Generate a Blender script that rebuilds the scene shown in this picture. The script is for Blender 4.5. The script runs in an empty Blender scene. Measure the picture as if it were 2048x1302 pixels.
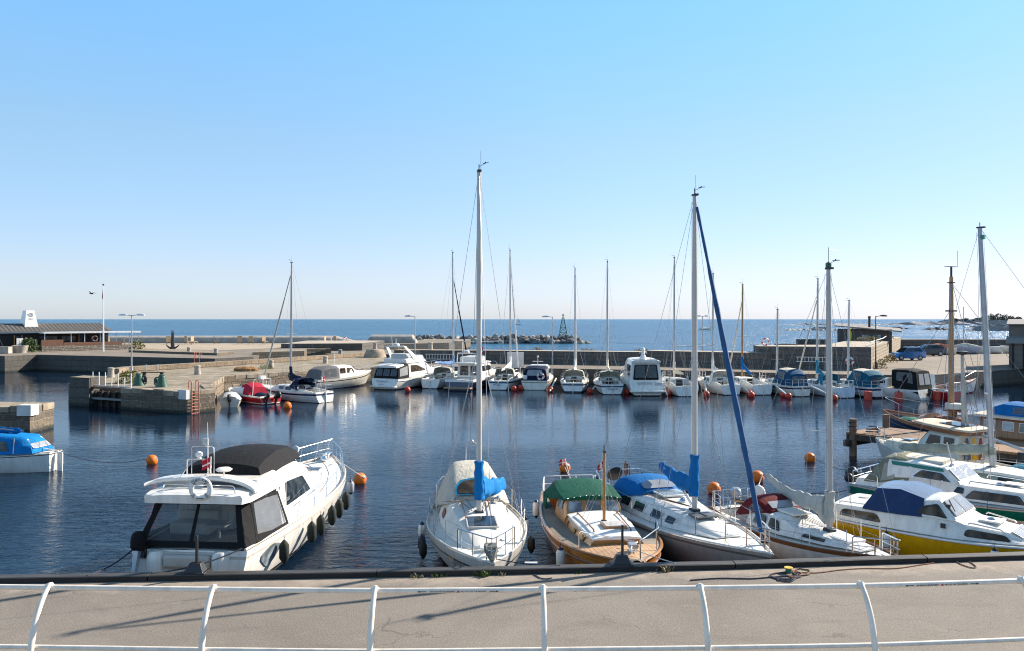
import bpy, bmesh, math, random
from mathutils import Vector, Matrix
R=math.radians; PI=math.pi
sc=bpy.context.scene; COL=sc.collection
random.seed(7)
CAMZ=6.5; F=1600.0
def W(px,py,z=0.0):
    d=F*(CAMZ-z)/(py-638.0); return Vector(((px-1024)*d/F,d,z))
def WD(px,py,d):
    return Vector(((px-1024)*d/F,d,CAMZ-(py-638.0)*d/F))
# ---------------------------------------------------------------- materials
MC={}
def _nodes(name):
    m=bpy.data.materials.new(name); m.use_nodes=True
    nt=m.node_tree; b=nt.nodes['Principled BSDF']; return m,nt,b
def N(nt,t,**k):
    n=nt.nodes.new(t)
    for a,v in k.items(): setattr(n,a,v)
    return n
def L(nt,a,b): nt.links.new(a,b)
def ramp(nt,fac,stops):
    r=N(nt,'ShaderNodeValToRGB'); e=r.color_ramp.elements
    while len(e)<len(stops): e.new(.5)
    for i,(p,c) in enumerate(stops):
        e[i].position=p; e[i].color=(c[0],c[1],c[2],1) if hasattr(c,'__len__') else (c,c,c,1)
    L(nt,fac,r.inputs[0]); return r.outputs[0]
def noise(nt,vec,scale,detail=4,rough=.55,dist=0):
    n=N(nt,'ShaderNodeTexNoise'); n.inputs['Scale'].default_value=scale; n.inputs['Detail'].default_value=detail
    n.inputs['Roughness'].default_value=rough; n.inputs['Distortion'].default_value=dist
    if vec is not None: L(nt,vec,n.inputs['Vector'])
    return n.outputs['Fac']
def mapping(nt,vec,scale=(1,1,1),rot=(0,0,0)):
    m=N(nt,'ShaderNodeMapping'); m.inputs['Scale'].default_value=scale; m.inputs['Rotation'].default_value=rot
    L(nt,vec,m.inputs['Vector']); return m.outputs[0]
def mixc(nt,fac,a,b,mode='MIX'):
    m=N(nt,'ShaderNodeMix',data_type='RGBA',blend_type=mode)
    if isinstance(fac,(int,float)): m.inputs[0].default_value=fac
    else: L(nt,fac,m.inputs[0])
    for i,x in ((6,a),(7,b)):
        if hasattr(x,'is_output'): L(nt,x,m.inputs[i])
        else: m.inputs[i].default_value=(x[0],x[1],x[2],1)
    return m.outputs[2]
def bumpn(nt,h,strength,dist,b):
    n=N(nt,'ShaderNodeBump'); n.inputs['Strength'].default_value=strength; n.inputs['Distance'].default_value=dist
    L(nt,h,n.inputs['Height']); L(nt,n.outputs[0],b.inputs['Normal'])
def mat(name,col,rough=.5,metal=0,var=.12,scale=2.0,bump=0,bscale=30,coat=0,stretch=(1,1,1),spec=.5,bdist=.01):
    key=(name,)
    if key in MC: return MC[key]
    m,nt,b=_nodes(name)
    tc=N(nt,'ShaderNodeTexCoord').outputs['Object']
    v=mapping(nt,tc,stretch)
    f=noise(nt,v,scale,5)
    lo=[c*(1-var) for c in col]; hi=[min(1,c*(1+var)) for c in col]
    c=ramp(nt,f,[(.3,lo),(.7,hi)])
    L(nt,c,b.inputs['Base Color'])
    b.inputs['Roughness'].default_value=rough; b.inputs['Metallic'].default_value=metal
    b.inputs['Coat Weight'].default_value=coat; b.inputs['Specular IOR Level'].default_value=spec
    if bump: bumpn(nt,noise(nt,v,bscale,3),bump,bdist,b)
    MC[key]=m; return m
def gelcoat(name,col,rough=.25):
    if name in MC: return MC[name]
    m,nt,b=_nodes(name)
    tc=N(nt,'ShaderNodeTexCoord').outputs['Object']
    st=noise(nt,mapping(nt,tc,(3.5,3.5,.7)),1.6,6,.6)
    f=ramp(nt,st,[(.42,1.0),(.8,.72)])
    c=mixc(nt,1.0,col,f,'MULTIPLY')
    sp=ramp(nt,noise(nt,tc,7,5,.7),[(.62,0),(.80,1)])
    c=mixc(nt,sp,c,(col[0]*.72,col[1]*.69,col[2]*.62))
    L(nt,c,b.inputs['Base Color']); b.inputs['Roughness'].default_value=rough
    b.inputs['Coat Weight'].default_value=.25; b.inputs['Coat Roughness'].default_value=.12
    bumpn(nt,noise(nt,tc,1.4,2),.05,.05,b)
    MC[name]=m; return m
def canvas(name,col,rough=.8,wr=.28):
    if name in MC: return MC[name]
    m,nt,b=_nodes(name)
    tc=N(nt,'ShaderNodeTexCoord').outputs['Object']
    f=noise(nt,tc,3,5)
    fade=noise(nt,tc,.9,3)
    c=ramp(nt,f,[(.3,[x*.82 for x in col]),(.75,[min(1,x*1.12) for x in col])])
    c=mixc(nt,ramp(nt,fade,[(.5,0),(.85,.35)]),c,[min(1,x*1.35+.006) for x in col])
    L(nt,c,b.inputs['Base Color']); b.inputs['Roughness'].default_value=rough
    w=noise(nt,mapping(nt,tc,(1.2,2.6,1.0)),2.2,4,.5,1.4)
    bumpn(nt,w,wr,.09,b)
    b.inputs['Specular IOR Level'].default_value=.18
    MC[name]=m; return m
def woodm(name,c1,c2,rough=.35,coat=.3,sx=1.0,plank=0.0,pdir='z'):
    if name in MC: return MC[name]
    m,nt,b=_nodes(name)
    tc=N(nt,'ShaderNodeTexCoord').outputs['Object']
    g=noise(nt,mapping(nt,tc,(.6*sx,9,9)),2.2,6,.6,.6)
    big=noise(nt,tc,1.1,3)
    c=ramp(nt,g,[(.3,c1),(.7,c2)])
    c=mixc(nt,ramp(nt,big,[(.45,0),(.8,.45)]),c,[x*.62 for x in c1])
    h=g
    if plank:
        s=N(nt,'ShaderNodeSeparateXYZ'); L(nt,tc,s.inputs[0])
        mm=N(nt,'ShaderNodeMath',operation='PINGPONG'); L(nt,s.outputs['XYZ'.index(pdir.upper())],mm.inputs[0]); mm.inputs[1].default_value=plank/2
        ln=ramp(nt,mm.outputs[0],[(0,0),(plank*.09,1)])
        c=mixc(nt,ln,[x*.3 for x in c1],c)
        h=ln
    L(nt,c,b.inputs['Base Color']); b.inputs['Roughness'].default_value=rough; b.inputs['Coat Weight'].default_value=coat
    bumpn(nt,h,.25,.01,b)
    MC[name]=m; return m
def glassm(name,col=(.012,.016,.02),rough=.05):
    if name in MC: return MC[name]
    m,nt,b=_nodes(name)
    tc=N(nt,'ShaderNodeTexCoord').outputs['Object']
    c=ramp(nt,noise(nt,tc,1.7,3,.5,.8),[(.42,col),(.62,[x*3.2+.012 for x in col])])
    L(nt,c,b.inputs['Base Color']); b.inputs['Roughness'].default_value=rough; b.inputs['Specular IOR Level'].default_value=.42
    bumpn(nt,noise(nt,tc,1.2,2),.06,.05,b)
    MC[name]=m; return m
def vinylm(name,col=(.75,.77,.78),alpha=.45,rough=.12):
    if name in MC: return MC[name]
    m,nt,b=_nodes(name)
    tc=N(nt,'ShaderNodeTexCoord').outputs['Object']
    c=ramp(nt,noise(nt,tc,2.5,3),[(.3,[x*.8 for x in col]),(.7,col)])
    L(nt,c,b.inputs['Base Color']); b.inputs['Roughness'].default_value=rough; b.inputs['Specular IOR Level'].default_value=.5
    bumpn(nt,noise(nt,mapping(nt,tc,(1,1,2.5)),1.8,3,.5,1.0),.35,.06,b)
    t=N(nt,'ShaderNodeBsdfTransparent'); t.inputs[0].default_value=(.9,.93,.95,1)
    mx=N(nt,'ShaderNodeMixShader'); mx.inputs[0].default_value=alpha
    L(nt,t.outputs[0],mx.inputs[1]); L(nt,b.outputs[0],mx.inputs[2])
    L(nt,mx.outputs[0],nt.nodes['Material Output'].inputs[0])
    MC[name]=m; return m
def stonem(name,c1,c2,mortar=(.16,.14,.12),bw=1.1,rh=.42,wet=True,weed=0.0):
    """masonry: uses the mesh's UVs in metres (u along the wall, v = height)"""
    if name in MC: return MC[name]
    m,nt,b=_nodes(name)
    uv=N(nt,'ShaderNodeTexCoord').outputs['UV']
    d=N(nt,'ShaderNodeTexNoise'); d.inputs['Scale'].default_value=.9; d.inputs['Detail'].default_value=3; L(nt,uv,d.inputs['Vector'])
    off=N(nt,'ShaderNodeVectorMath',operation='MULTIPLY_ADD'); L(nt,d.outputs['Color'],off.inputs[0]); off.inputs[1].default_value=(.5,.24,0); L(nt,uv,off.inputs[2])
    br=N(nt,'ShaderNodeTexBrick'); L(nt,off.outputs[0],br.inputs['Vector'])
    br.inputs['Scale'].default_value=1; br.inputs['Brick Width'].default_value=bw; br.inputs['Row Height'].default_value=rh
    br.inputs['Mortar Size'].default_value=.03; br.inputs['Mortar Smooth'].default_value=.35; br.inputs['Bias'].default_value=.1
    br.inputs['Color1'].default_value=(*c1,1); br.inputs['Color2'].default_value=(*c2,1); br.inputs['Mortar'].default_value=(*mortar,1)
    br.squash=1.3; br.squash_frequency=3; br.offset=.43
    g=noise(nt,uv,5,7,.68)
    c=mixc(nt,1,br.outputs['Color'],ramp(nt,g,[(.25,.5),(.75,1.25)]),'MULTIPLY')
    st=noise(nt,mapping(nt,uv,(1.6,.35,1)),1.2,5,.6)
    c=mixc(nt,ramp(nt,st,[(.48,0),(.75,.7)]),c,[x*.42 for x in c1])
    if wet:
        s=N(nt,'ShaderNodeSeparateXYZ'); L(nt,uv,s.inputs[0])
        a=N(nt,'ShaderNodeMath',operation='MULTIPLY_ADD'); L(nt,g,a.inputs[0]); a.inputs[1].default_value=.35; L(nt,s.outputs[1],a.inputs[2])
        c=mixc(nt,ramp(nt,a.outputs[0],[(.28,(.02,.022,.018)),(.5,(1,1,1))]),(.025,.028,.02),c)
        nt.nodes[-1]
    L(nt,c,b.inputs['Base Color']); b.inputs['Roughness'].default_value=.9
    hh=N(nt,'ShaderNodeMath',operation='MULTIPLY_ADD'); L(nt,br.outputs['Fac'],hh.inputs[0]); hh.inputs[1].default_value=-.6; L(nt,g,hh.inputs[2])
    bumpn(nt,hh.outputs[0],.9,.08,b)
    MC[name]=m; return m
def groundm(name,c1,c2,scale=.5,spec=(.5,.45,.4),speck=.0,rough=.93,weed=0):
    if name in MC: return MC[name]
    m,nt,b=_nodes(name)
    tc=N(nt,'ShaderNodeTexCoord').outputs['Object']
    a=noise(nt,tc,scale,7,.65,.4)
    c=ramp(nt,a,[(.3,c1),(.7,c2)])
    fine=noise(nt,tc,scale*14,5,.7)
    c=mixc(nt,1,c,ramp(nt,fine,[(.28,.6),(.74,1.28)]),'MULTIPLY')
    if speck:
        vo=N(nt,'ShaderNodeTexVoronoi'); vo.inputs['Scale'].default_value=26; L(nt,tc,vo.inputs['Vector'])
        c=mixc(nt,ramp(nt,vo.outputs['Distance'],[(.0,speck),(.22,0)]),c,spec)
    if weed:
        wd=ramp(nt,noise(nt,tc,scale*1.7,6,.72),[(.6-.1*weed,0),(.72,.85)])
        c=mixc(nt,wd,c,(.085,.09,.03))
    L(nt,c,b.inputs['Base Color']); b.inputs['Roughness'].default_value=rough
    bumpn(nt,fine,.5,.05,b)
    MC[name]=m; return m
WHITE=gelcoat('gelcoat_white',(.80,.765,.70)); CREAM=gelcoat('gelcoat_cream',(.74,.69,.59)); DIRTY=gelcoat('gelcoat_weathered',(.60,.61,.56),.45)
DECKW=mat('deck_nonskid',(.72,.69,.62),.7,var=.1,scale=3,bump=.15,bscale=120)
DECKG=mat('deck_grey',(.45,.46,.46),.7,var=.12,scale=3,bump=.15,bscale=120)
STEEL=mat('stainless',(.75,.76,.77),.22,1,var=.08,scale=6)
ALU=mat('mast_aluminium',(.40,.40,.39),.42,.35,var=.1,scale=3,stretch=(1,1,.3))
MASTW=mat('mast_white_paint',(.50,.475,.44),.4,0,var=.08,scale=2,stretch=(1,1,.3))
WIRE=mat('rig_wire',(.30,.31,.33),.35,.7)
BLACK=mat('black_plastic',(.018,.018,.02),.45); RUBBER=mat('black_rubber',(.022,.022,.022),.75,var=.3,scale=6)
GLASS=glassm('window_glass_dark'); GLASSB=glassm('window_glass_brown',(.035,.027,.018)); GLASSL=glassm('window_glass_pale',(.11,.13,.14))
VINYL=vinylm('clear_vinyl'); VINYLD=vinylm('smoked_vinyl',(.16,.17,.18),.55)
RED=gelcoat('gelcoat_red',(.42,.018,.025)); NAVY=gelcoat('gelcoat_navy',(.012,.018,.06)); YELLOW=gelcoat('gelcoat_yellow',(.78,.41,.006)); GREENP=gelcoat('gelcoat_green',(.005,.14,.10))
BEIGE=gelcoat('hull_beige',(.42,.36,.31),.35); BLACKP=gelcoat('gelcoat_black',(.012,.012,.014))
ANTI=mat('antifouling_dark',(.05,.03,.025),.8,var=.3); ANTIR=mat('antifouling_red',(.22,.03,.025),.8,var=.3)
CANBLK=canvas('canvas_black',(.012,.012,.013)); CANNAVY=canvas('canvas_navy',(.007,.015,.048)); CANBLUE=canvas('canvas_blue',(.002,.125,.36)); CANTURQ=canvas('canvas_turquoise',(.012,.20,.33))
CANGRN=canvas('canvas_green',(.001,.070,.040)); CANBURG=canvas('canvas_burgundy',(.115,.010,.015)); CANCREAM=canvas('canvas_cream',(.60,.56,.47)); CANGREY=canvas('canvas_grey_sail',(.42,.42,.38))
CANOLIVE=canvas('canvas_olive',(.20,.20,.14)); CANWHITE=canvas('canvas_white',(.72,.70,.66)); CANRED=canvas('canvas_red',(.40,.02,.045)); CANLBLUE=canvas('canvas_dusty_blue',(.12,.22,.42))
VARN=woodm('varnished_hull',(.36,.125,.016),(.54,.225,.038),.28,.5,plank=.085,pdir='z'); VARN2=woodm('varnished_wood',(.32,.125,.028),(.48,.225,.06),.3,.4)
TEAK=woodm('teak_deck',(.42,.25,.13),(.55,.36,.21),.65,0,plank=.11,pdir='y'); DKWOOD=woodm('brown_wood',(.16,.055,.02),(.27,.105,.035),.4,.3); MAST_WOOD=woodm('mast_wood',(.34,.16,.05),(.50,.27,.10),.4,.3,sx=9)
BUOY=mat('buoy_orange',(.85,.17,.006),.5,var=.22,scale=5); BUOYR=mat('buoy_red',(.55,.05,.02),.5,var=.2,scale=5)
ROPEW=mat('rope_white',(.62,.60,.55),.9,var=.2,scale=20); ROPED=mat('rope_dark',(.035,.04,.06),.9,var=.2,scale=20); ROPEB=mat('rope_brown',(.16,.10,.06),.9,var=.25,scale=20)
FENDW=mat('fender_white',(.78,.77,.72),.4,var=.1); FENDN=mat('fender_navy_end',(.012,.018,.05),.45); FENDG=mat('fender_dark_cloth',(.024,.029,.022),.9,var=.2,bump=.3,bscale=60)
REDP=mat('red_paint',(.55,.03,.03),.4); WHITEP=mat('white_paint',(.80,.77,.72),.35,var=.06); SALMON=mat('ladder_red_paint',(.62,.20,.12),.6,var=.25,scale=5)
GALV=mat('galvanised_steel',(.42,.44,.46),.45,.6,var=.15,scale=4)
# ---------------------------------------------------------------- mesh builder
class M:
    def __init__(s): s.v=[];s.f=[];s.m=[];s.uv={}
    def add(s,vs,fs,mat=0,uvs=None):
        o=len(s.v); s.v+= [tuple(v) for v in vs]
        for i,f in enumerate(fs):
            if uvs: s.uv[len(s.f)]=uvs[i]
            s.f.append([o+k for k in f]); s.m.append(mat)
        return s
    def box(s,c,sz,mat=0,rz=0,ry=0,top=(1,1)):
        x,y,z=[q/2 for q in sz]; tx,ty=top
        vs=[Vector(p) for p in ((-x,-y,-z),(x,-y,-z),(x,y,-z),(-x,y,-z),(-x*tx,-y*ty,z),(x*tx,-y*ty,z),(x*tx,y*ty,z),(-x*tx,y*ty,z))]
        mt=Matrix.Translation(c)@Matrix.Rotation(rz,4,'Z')@Matrix.Rotation(ry,4,'Y')
        return s.add([mt@v for v in vs],[(0,3,2,1),(4,5,6,7),(0,1,5,4),(1,2,6,5),(2,3,7,6),(3,0,4,7)],mat)
    def tube(s,pts,r,n=6,mat=0,closed=False,flat=1.0):
        pts=[Vector(p) for p in pts]; k=len(pts)
        if k<2: return s
        rr=r if hasattr(r,'__len__') else [r]*k
        rings=[]; up=None
        for i in range(k):
            if closed: t=pts[(i+1)%k]-pts[i-1]
            else: t=pts[min(i+1,k-1)]-pts[max(i-1,0)]
            if t.length<1e-9: t=Vector((0,0,1))
            t.normalize()
            if up is None:
                up=Vector((0,0,1)) if abs(t.z)<.9 else Vector((1,0,0))
            a=t.cross(up)
            if a.length<1e-6: a=t.cross(Vector((0,1,0)))
            a.normalize(); b=a.cross(t).normalized(); up=b
            rings.append([pts[i]+a*(rr[i]*math.cos(2*PI*j/n))+b*(rr[i]*flat*math.sin(2*PI*j/n)) for j in range(n)])
        return s.loft(rings,mat,True,(not closed,not closed),wrap=closed)
    def loft(s,rings,mat=0,closed=True,caps=(True,True),wrap=False):
        n=len(rings[0]); k=len(rings); vs=[p for r in rings for p in r]; fs=[];ms=[]
        for i in range(k if wrap else k-1):
            i2=(i+1)%k
            for j in range(n if closed else n-1):
                j2=(j+1)%n
                fs.append((i*n+j,i*n+j2,i2*n+j2,i2*n+j))
        if caps[0]: fs.append(tuple(range(n))[::-1])
        if caps[1]: fs.append(tuple((k-1)*n+j for j in range(n)))
        return s.add(vs,fs,mat)
    def lathe(s,prof,n=14,mat=0,c=(0,0,0),mt=None):
        rings=[[Vector((r*math.cos(2*PI*j/n),r*math.sin(2*PI*j/n),z)) for j in range(n)] for r,z in prof]
        mt=mt or Matrix.Translation(c)
        return s.loft([[mt@p for p in r] for r in rings],mat)
    def ball(s,c,r,n=12,mat=0,sq=(1,1,1)):
        k=max(5,n//2); rings=[]
        for i in range(k+1):
            a=-PI/2+PI*i/k; q=max(.02,math.cos(a))
            rings.append([Vector(c)+Vector((r*sq[0]*q*math.cos(2*PI*j/n),r*sq[1]*q*math.sin(2*PI*j/n),r*sq[2]*math.sin(a))) for j in range(n)])
        return s.loft(rings,mat)
    def prism(s,poly,z0,z1,mside=0,mtop=1,bottom=False):
        """poly of (x,y) counter-clockwise; sides get metre UVs"""
        n=len(poly); acc=0
        for i in range(n):
            a=poly[i]; b=poly[(i+1)%n]; d=math.hypot(b[0]-a[0],b[1]-a[1])
            s.add([(a[0],a[1],z0),(b[0],b[1],z0),(b[0],b[1],z1),(a[0],a[1],z1)],[(0,1,2,3)],mside,[[(acc,z0),(acc+d,z0),(acc+d,z1),(acc,z1)]])
            acc+=d
        s.add([(p[0],p[1],z1) for p in poly],[tuple(range(n))],mtop)
        if bottom: s.add([(p[0],p[1],z0) for p in poly],[tuple(range(n))[::-1]],mside)
        return s
    def pane(s,pts,out,off=.008,thick=.008,mat=0):
        pts=[Vector(p) for p in pts]; n=len(pts); nn=Vector((0,0,0))
        for i in range(n): nn+= (pts[i]).cross(pts[(i+1)%n])
        if nn.length<1e-9: return s
        nn.normalize(); ref=Vector(out)
        if nn.dot(ref)<0: nn=-nn; pts=pts[::-1]
        a=[p+nn*off for p in pts]; b=[p+nn*(off+thick) for p in pts]
        fs=[tuple(range(n,2*n))]+[(i,(i+1)%n,n+(i+1)%n,n+i) for i in range(n)]
        return s.add(a+b,fs,mat)
    def build(s,name,mats,parent=None,angle=38,bevel=0):
        me=bpy.data.meshes.new(name); me.from_pydata(s.v,[],s.f)
        mats=mats if isinstance(mats,(list,tuple)) else [mats]
        for m in mats: me.materials.append(m)
        for p,mi in zip(me.polygons,s.m): p.material_index=min(mi,len(mats)-1); p.use_smooth=True
        if s.uv:
            ul=me.uv_layers.new(name='UVMap')
            for fi,u in s.uv.items():
                p=me.polygons[fi]
                for k,li in enumerate(p.loop_indices): ul.data[li].uv=u[k]
        me.update(); me.set_sharp_from_angle(angle=R(angle))
        o=bpy.data.objects.new(name,me); COL.objects.link(o)
        if parent is not None: o.parent=parent
        if bevel:
            bv=o.modifiers.new('bevel','BEVEL'); bv.width=bevel; bv.segments=2; bv.limit_method='ANGLE'; bv.angle_limit=R(40)
        return o
def tag(o,label=None,cat=None,group=None,kind=None):
    if label: o['label']=label
    if cat: o['category']=cat
    if group: o['group']=group
    if kind: o['kind']=kind
    return o
def empty(name,loc,rz=0,label=None,cat=None,group=None):
    o=bpy.data.objects.new(name,None); COL.objects.link(o); o.location=loc; o.rotation_euler=(0,0,rz); o.empty_display_size=.2
    return tag(o,label,cat,group)
def children(o): return list(o.children)
def copy_tree(o,parent=None):
    c=o.copy(); COL.objects.link(c)
    if parent is not None: c.parent=parent
    for ch in children(o): copy_tree(ch,c)
    return c
def roundpoly(pts,r,k=3):
    out=[]; n=len(pts)
    for i in range(n):
        p=Vector(pts[i]); a=Vector(pts[i-1]); b=Vector(pts[(i+1)%n])
        da=(a-p); db=(b-p); q=min(r,da.length*.45,db.length*.45)
        p0=p+da.normalized()*q; p1=p+db.normalized()*q
        for j in range(k+1):
            t=j/k; out.append(p0*(1-t)**2+p*(2*t*(1-t))+p1*t*t)
    return out
def quadpoly(q,uv):
    A,B,C,D=[Vector(p) for p in q]
    return [A*(1-u)*(1-v)+B*u*(1-v)+C*u*v+D*(1-u)*v for u,v in uv]
def sub(q,u0,u1,v0,v1): return quadpoly(q,[(u0,v0),(u1,v0),(u1,v1),(u0,v1)])
def bez(p0,p1,p2,n=8):
    p0,p1,p2=Vector(p0),Vector(p1),Vector(p2)
    return [p0*(1-t)**2+p1*(2*t*(1-t))+p2*t*t for t in [i/n for i in range(n+1)]]
def fillet(pts,r=.1,k=4):
    """polyline with rounded corners"""
    pts=[Vector(p) for p in pts]; out=[pts[0]]
    for i in range(1,len(pts)-1):
        p=pts[i]; da=pts[i-1]-p; db=pts[i+1]-p; q=min(r,da.length*.45,db.length*.45)
        out+=bez(p+da.normalized()*q,p,p+db.normalized()*q,k)
    out.append(pts[-1]); return out
def sag(a,b,s,n=10):
    a,b=Vector(a),Vector(b)
    return [a.lerp(b,i/n)-Vector((0,0,s*4*(i/n)*(1-i/n))) for i in range(n+1)]
_FONT=None
def text_mesh(body,size,mt,mats,name,parent=None,align='CENTER',extrude=.002,shear=0):
    cu=bpy.data.curves.new('txt','FONT'); cu.body=body; cu.size=size; cu.align_x=align; cu.align_y='CENTER'; cu.extrude=extrude; cu.shear=shear
    ob=bpy.data.objects.new('txt',cu); COL.objects.link(ob)
    dg=bpy.context.evaluated_depsgraph_get(); me=bpy.data.meshes.new_from_object(ob.evaluated_get(dg))
    bpy.data.objects.remove(ob); bpy.data.curves.remove(cu)
    me.transform(mt); me.materials.clear(); me.materials.append(mats)
    o=bpy.data.objects.new(name,me); COL.objects.link(o)
    if parent is not None: o.parent=parent
    return o
def frame(o,xdir,ydir):
    x=Vector(xdir).normalized(); z=x.cross(Vector(ydir)).normalized(); y=z.cross(x)
    m=Matrix((x,y,z)).transposed().to_4x4(); m.translation=Vector(o); return m
# ---------------------------------------------------------------- camera, light
cam=bpy.data.cameras.new('camera'); co=bpy.data.objects.new('camera',cam); COL.objects.link(co)
co.location=(0,0,CAMZ); co.rotation_euler=(R(90),0,0); cam.sensor_width=36; cam.lens=F/2048*36; cam.shift_y=-13/2048
cam.clip_end=60000; cam.clip_start=.1; sc.camera=co
SUN_EL=31.0; SUN_AZ=59.0     # azimuth measured from +Y towards +X
w=bpy.data.worlds.new('World'); sc.world=w; w.use_nodes=True
bg=w.node_tree.nodes['Background']; sky=w.node_tree.nodes.new('ShaderNodeTexSky'); sky.sky_type='NISHITA'; sky.sun_disc=False
sky.sun_elevation=R(SUN_EL); sky.sun_rotation=R(SUN_AZ); sky.altitude=0; sky.air_density=1.0; sky.dust_density=.15; sky.ozone_density=3.2
wt=w.node_tree; wtc=N(wt,'ShaderNodeTexCoord'); wsx=N(wt,'ShaderNodeSeparateXYZ'); L(wt,wtc.outputs['Generated'],wsx.inputs[0])
wr_=ramp(wt,wsx.outputs[2],[(0,(.43,.495,.75)),(.055,(.585,.55,.665)),(.21,(.77,.78,.74)),(.36,(.80,1.05,1.05)),(.46,(.84,1.0,.98)),(.75,(.98,.92,.74)),(1,(.98,.92,.74))])
wdt=N(wt,'ShaderNodeVectorMath',operation='DOT_PRODUCT'); L(wt,wtc.outputs['Generated'],wdt.inputs[0]); wdt.inputs[1].default_value=(math.sin(R(SUN_AZ))*math.cos(R(SUN_EL)),math.cos(R(SUN_AZ))*math.cos(R(SUN_EL)),math.sin(R(SUN_EL)))
wr2=ramp(wt,wdt.outputs['Value'],[(.15,(1.08,1.1,1.1)),(.6,(.97,.96,.97)),(.88,(.82,.80,.84)),(1,(.66,.64,.7))])
L(wt,mixc(wt,1.0,mixc(wt,1.0,sky.outputs[0],wr_,'MULTIPLY'),wr2,'MULTIPLY'),bg.inputs[0]); bg.inputs[1].default_value=.115
sl=bpy.data.lights.new('sun','SUN'); sl.energy=4.9; sl.angle=R(.5); sl.color=(1,.90,.77)
so=bpy.data.objects.new('sun',sl); COL.objects.link(so)
d=Vector((math.sin(R(SUN_AZ))*math.cos(R(SUN_EL)),math.cos(R(SUN_AZ))*math.cos(R(SUN_EL)),math.sin(R(SUN_EL))))
so.rotation_euler=d.to_track_quat('Z','Y').to_euler(); so.location=(40,30,40)
sc.cycles.filter_width=1.1; sc.cycles.use_denoising=True
sc.view_settings.view_transform='Standard'; sc.view_settings.look='None'; sc.view_settings.exposure=1.03; sc.view_settings.gamma=1
# ---------------------------------------------------------------- water
def waterm(name,base,layers,rough,strength,dist,big=None,ior=1.33,calm=None,foam=False):
    m,nt,b=_nodes(name)
    g=N(nt,'ShaderNodeNewGeometry').outputs['Position']
    acc=None
    for sx,sy,rot,scale,amp in layers:
        f=noise(nt,mapping(nt,g,(sx,sy,1),(0,0,rot)),scale,4,.55,.5)
        k=N(nt,'ShaderNodeMath',operation='MULTIPLY_ADD'); L(nt,f,k.inputs[0]); k.inputs[1].default_value=amp
        if acc is None: k.inputs[2].default_value=0
        else: L(nt,acc,k.inputs[2])
        acc=k.outputs[0]
    if big:
        pf=ramp(nt,noise(nt,mapping(nt,g,(1,2.2,1)),big,3),[(.35,.45),(.65,1.25)])
        k=N(nt,'ShaderNodeMath',operation='MULTIPLY'); L(nt,acc,k.inputs[0]); L(nt,pf,k.inputs[1]); acc=k.outputs[0]
    if calm:
        sp=N(nt,'ShaderNodeSeparateXYZ'); L(nt,g,sp.inputs[0]); mr=N(nt,'ShaderNodeMapRange'); L(nt,sp.outputs[1],mr.inputs[0])
        for i,v in enumerate(calm): mr.inputs[i+1].default_value=v
        k=N(nt,'ShaderNodeMath',operation='MULTIPLY'); L(nt,acc,k.inputs[0]); L(nt,mr.outputs[0],k.inputs[1]); acc=k.outputs[0]
    bumpn(nt,acc,strength,dist,b)
    b.inputs['Base Color'].default_value=(*base,1); b.inputs['Roughness'].default_value=rough; b.inputs['IOR'].default_value=ior
    if foam:
        f1=noise(nt,mapping(nt,g,(.10,.22,1)),1,6,.75,.6); f2=noise(nt,mapping(nt,g,(.004,.009,1)),1,3)
        k=N(nt,'ShaderNodeMath',operation='MULTIPLY'); L(nt,ramp(nt,f1,[(.66,0),(.72,1)]),k.inputs[0]); L(nt,ramp(nt,f2,[(.45,0),(.6,1)]),k.inputs[1])
        L(nt,mixc(nt,k.outputs[0],base,(.5,.55,.58)),b.inputs['Base Color'])
    return m
HW=waterm('harbour_water',(.001,.011,.029),[(1,2.8,.22,1.0,1.0),(1,2.4,-.30,2.3,.60),(1,1.6,.5,5,.12)],.02,1.0,.085,.045,1.23,(20,44,1.15,.13))
SW=waterm('sea_water',(.016,.10,.19),[(.5,1.4,.12,.16,2.6),(.6,1.5,-.2,.45,1.3),(1,1.5,.5,1.3,.5)],.25,1.0,1.0,.012,foam=True)
m=M(); S=22000
m.add([(-S,-60,-.03),(S,-60,-.03),(S,S,-.03),(-S,S,-.03)],[(0,1,2,3)])
tag(m.build('sea_water',SW),kind='structure')
m=M(); hp=[(-110,5),(-60,-40),(70,-40),(75,60),(52,90),(-9,100),(-16,118),(-34,128),(-110,128)]
m.add([(x,y,0) for x,y in hp],[tuple(range(len(hp)))])
tag(m.build('harbour_water',HW),kind='structure')
# foam along the waves out at sea
fm=mat('foam',(.75,.8,.84),.9)
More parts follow.
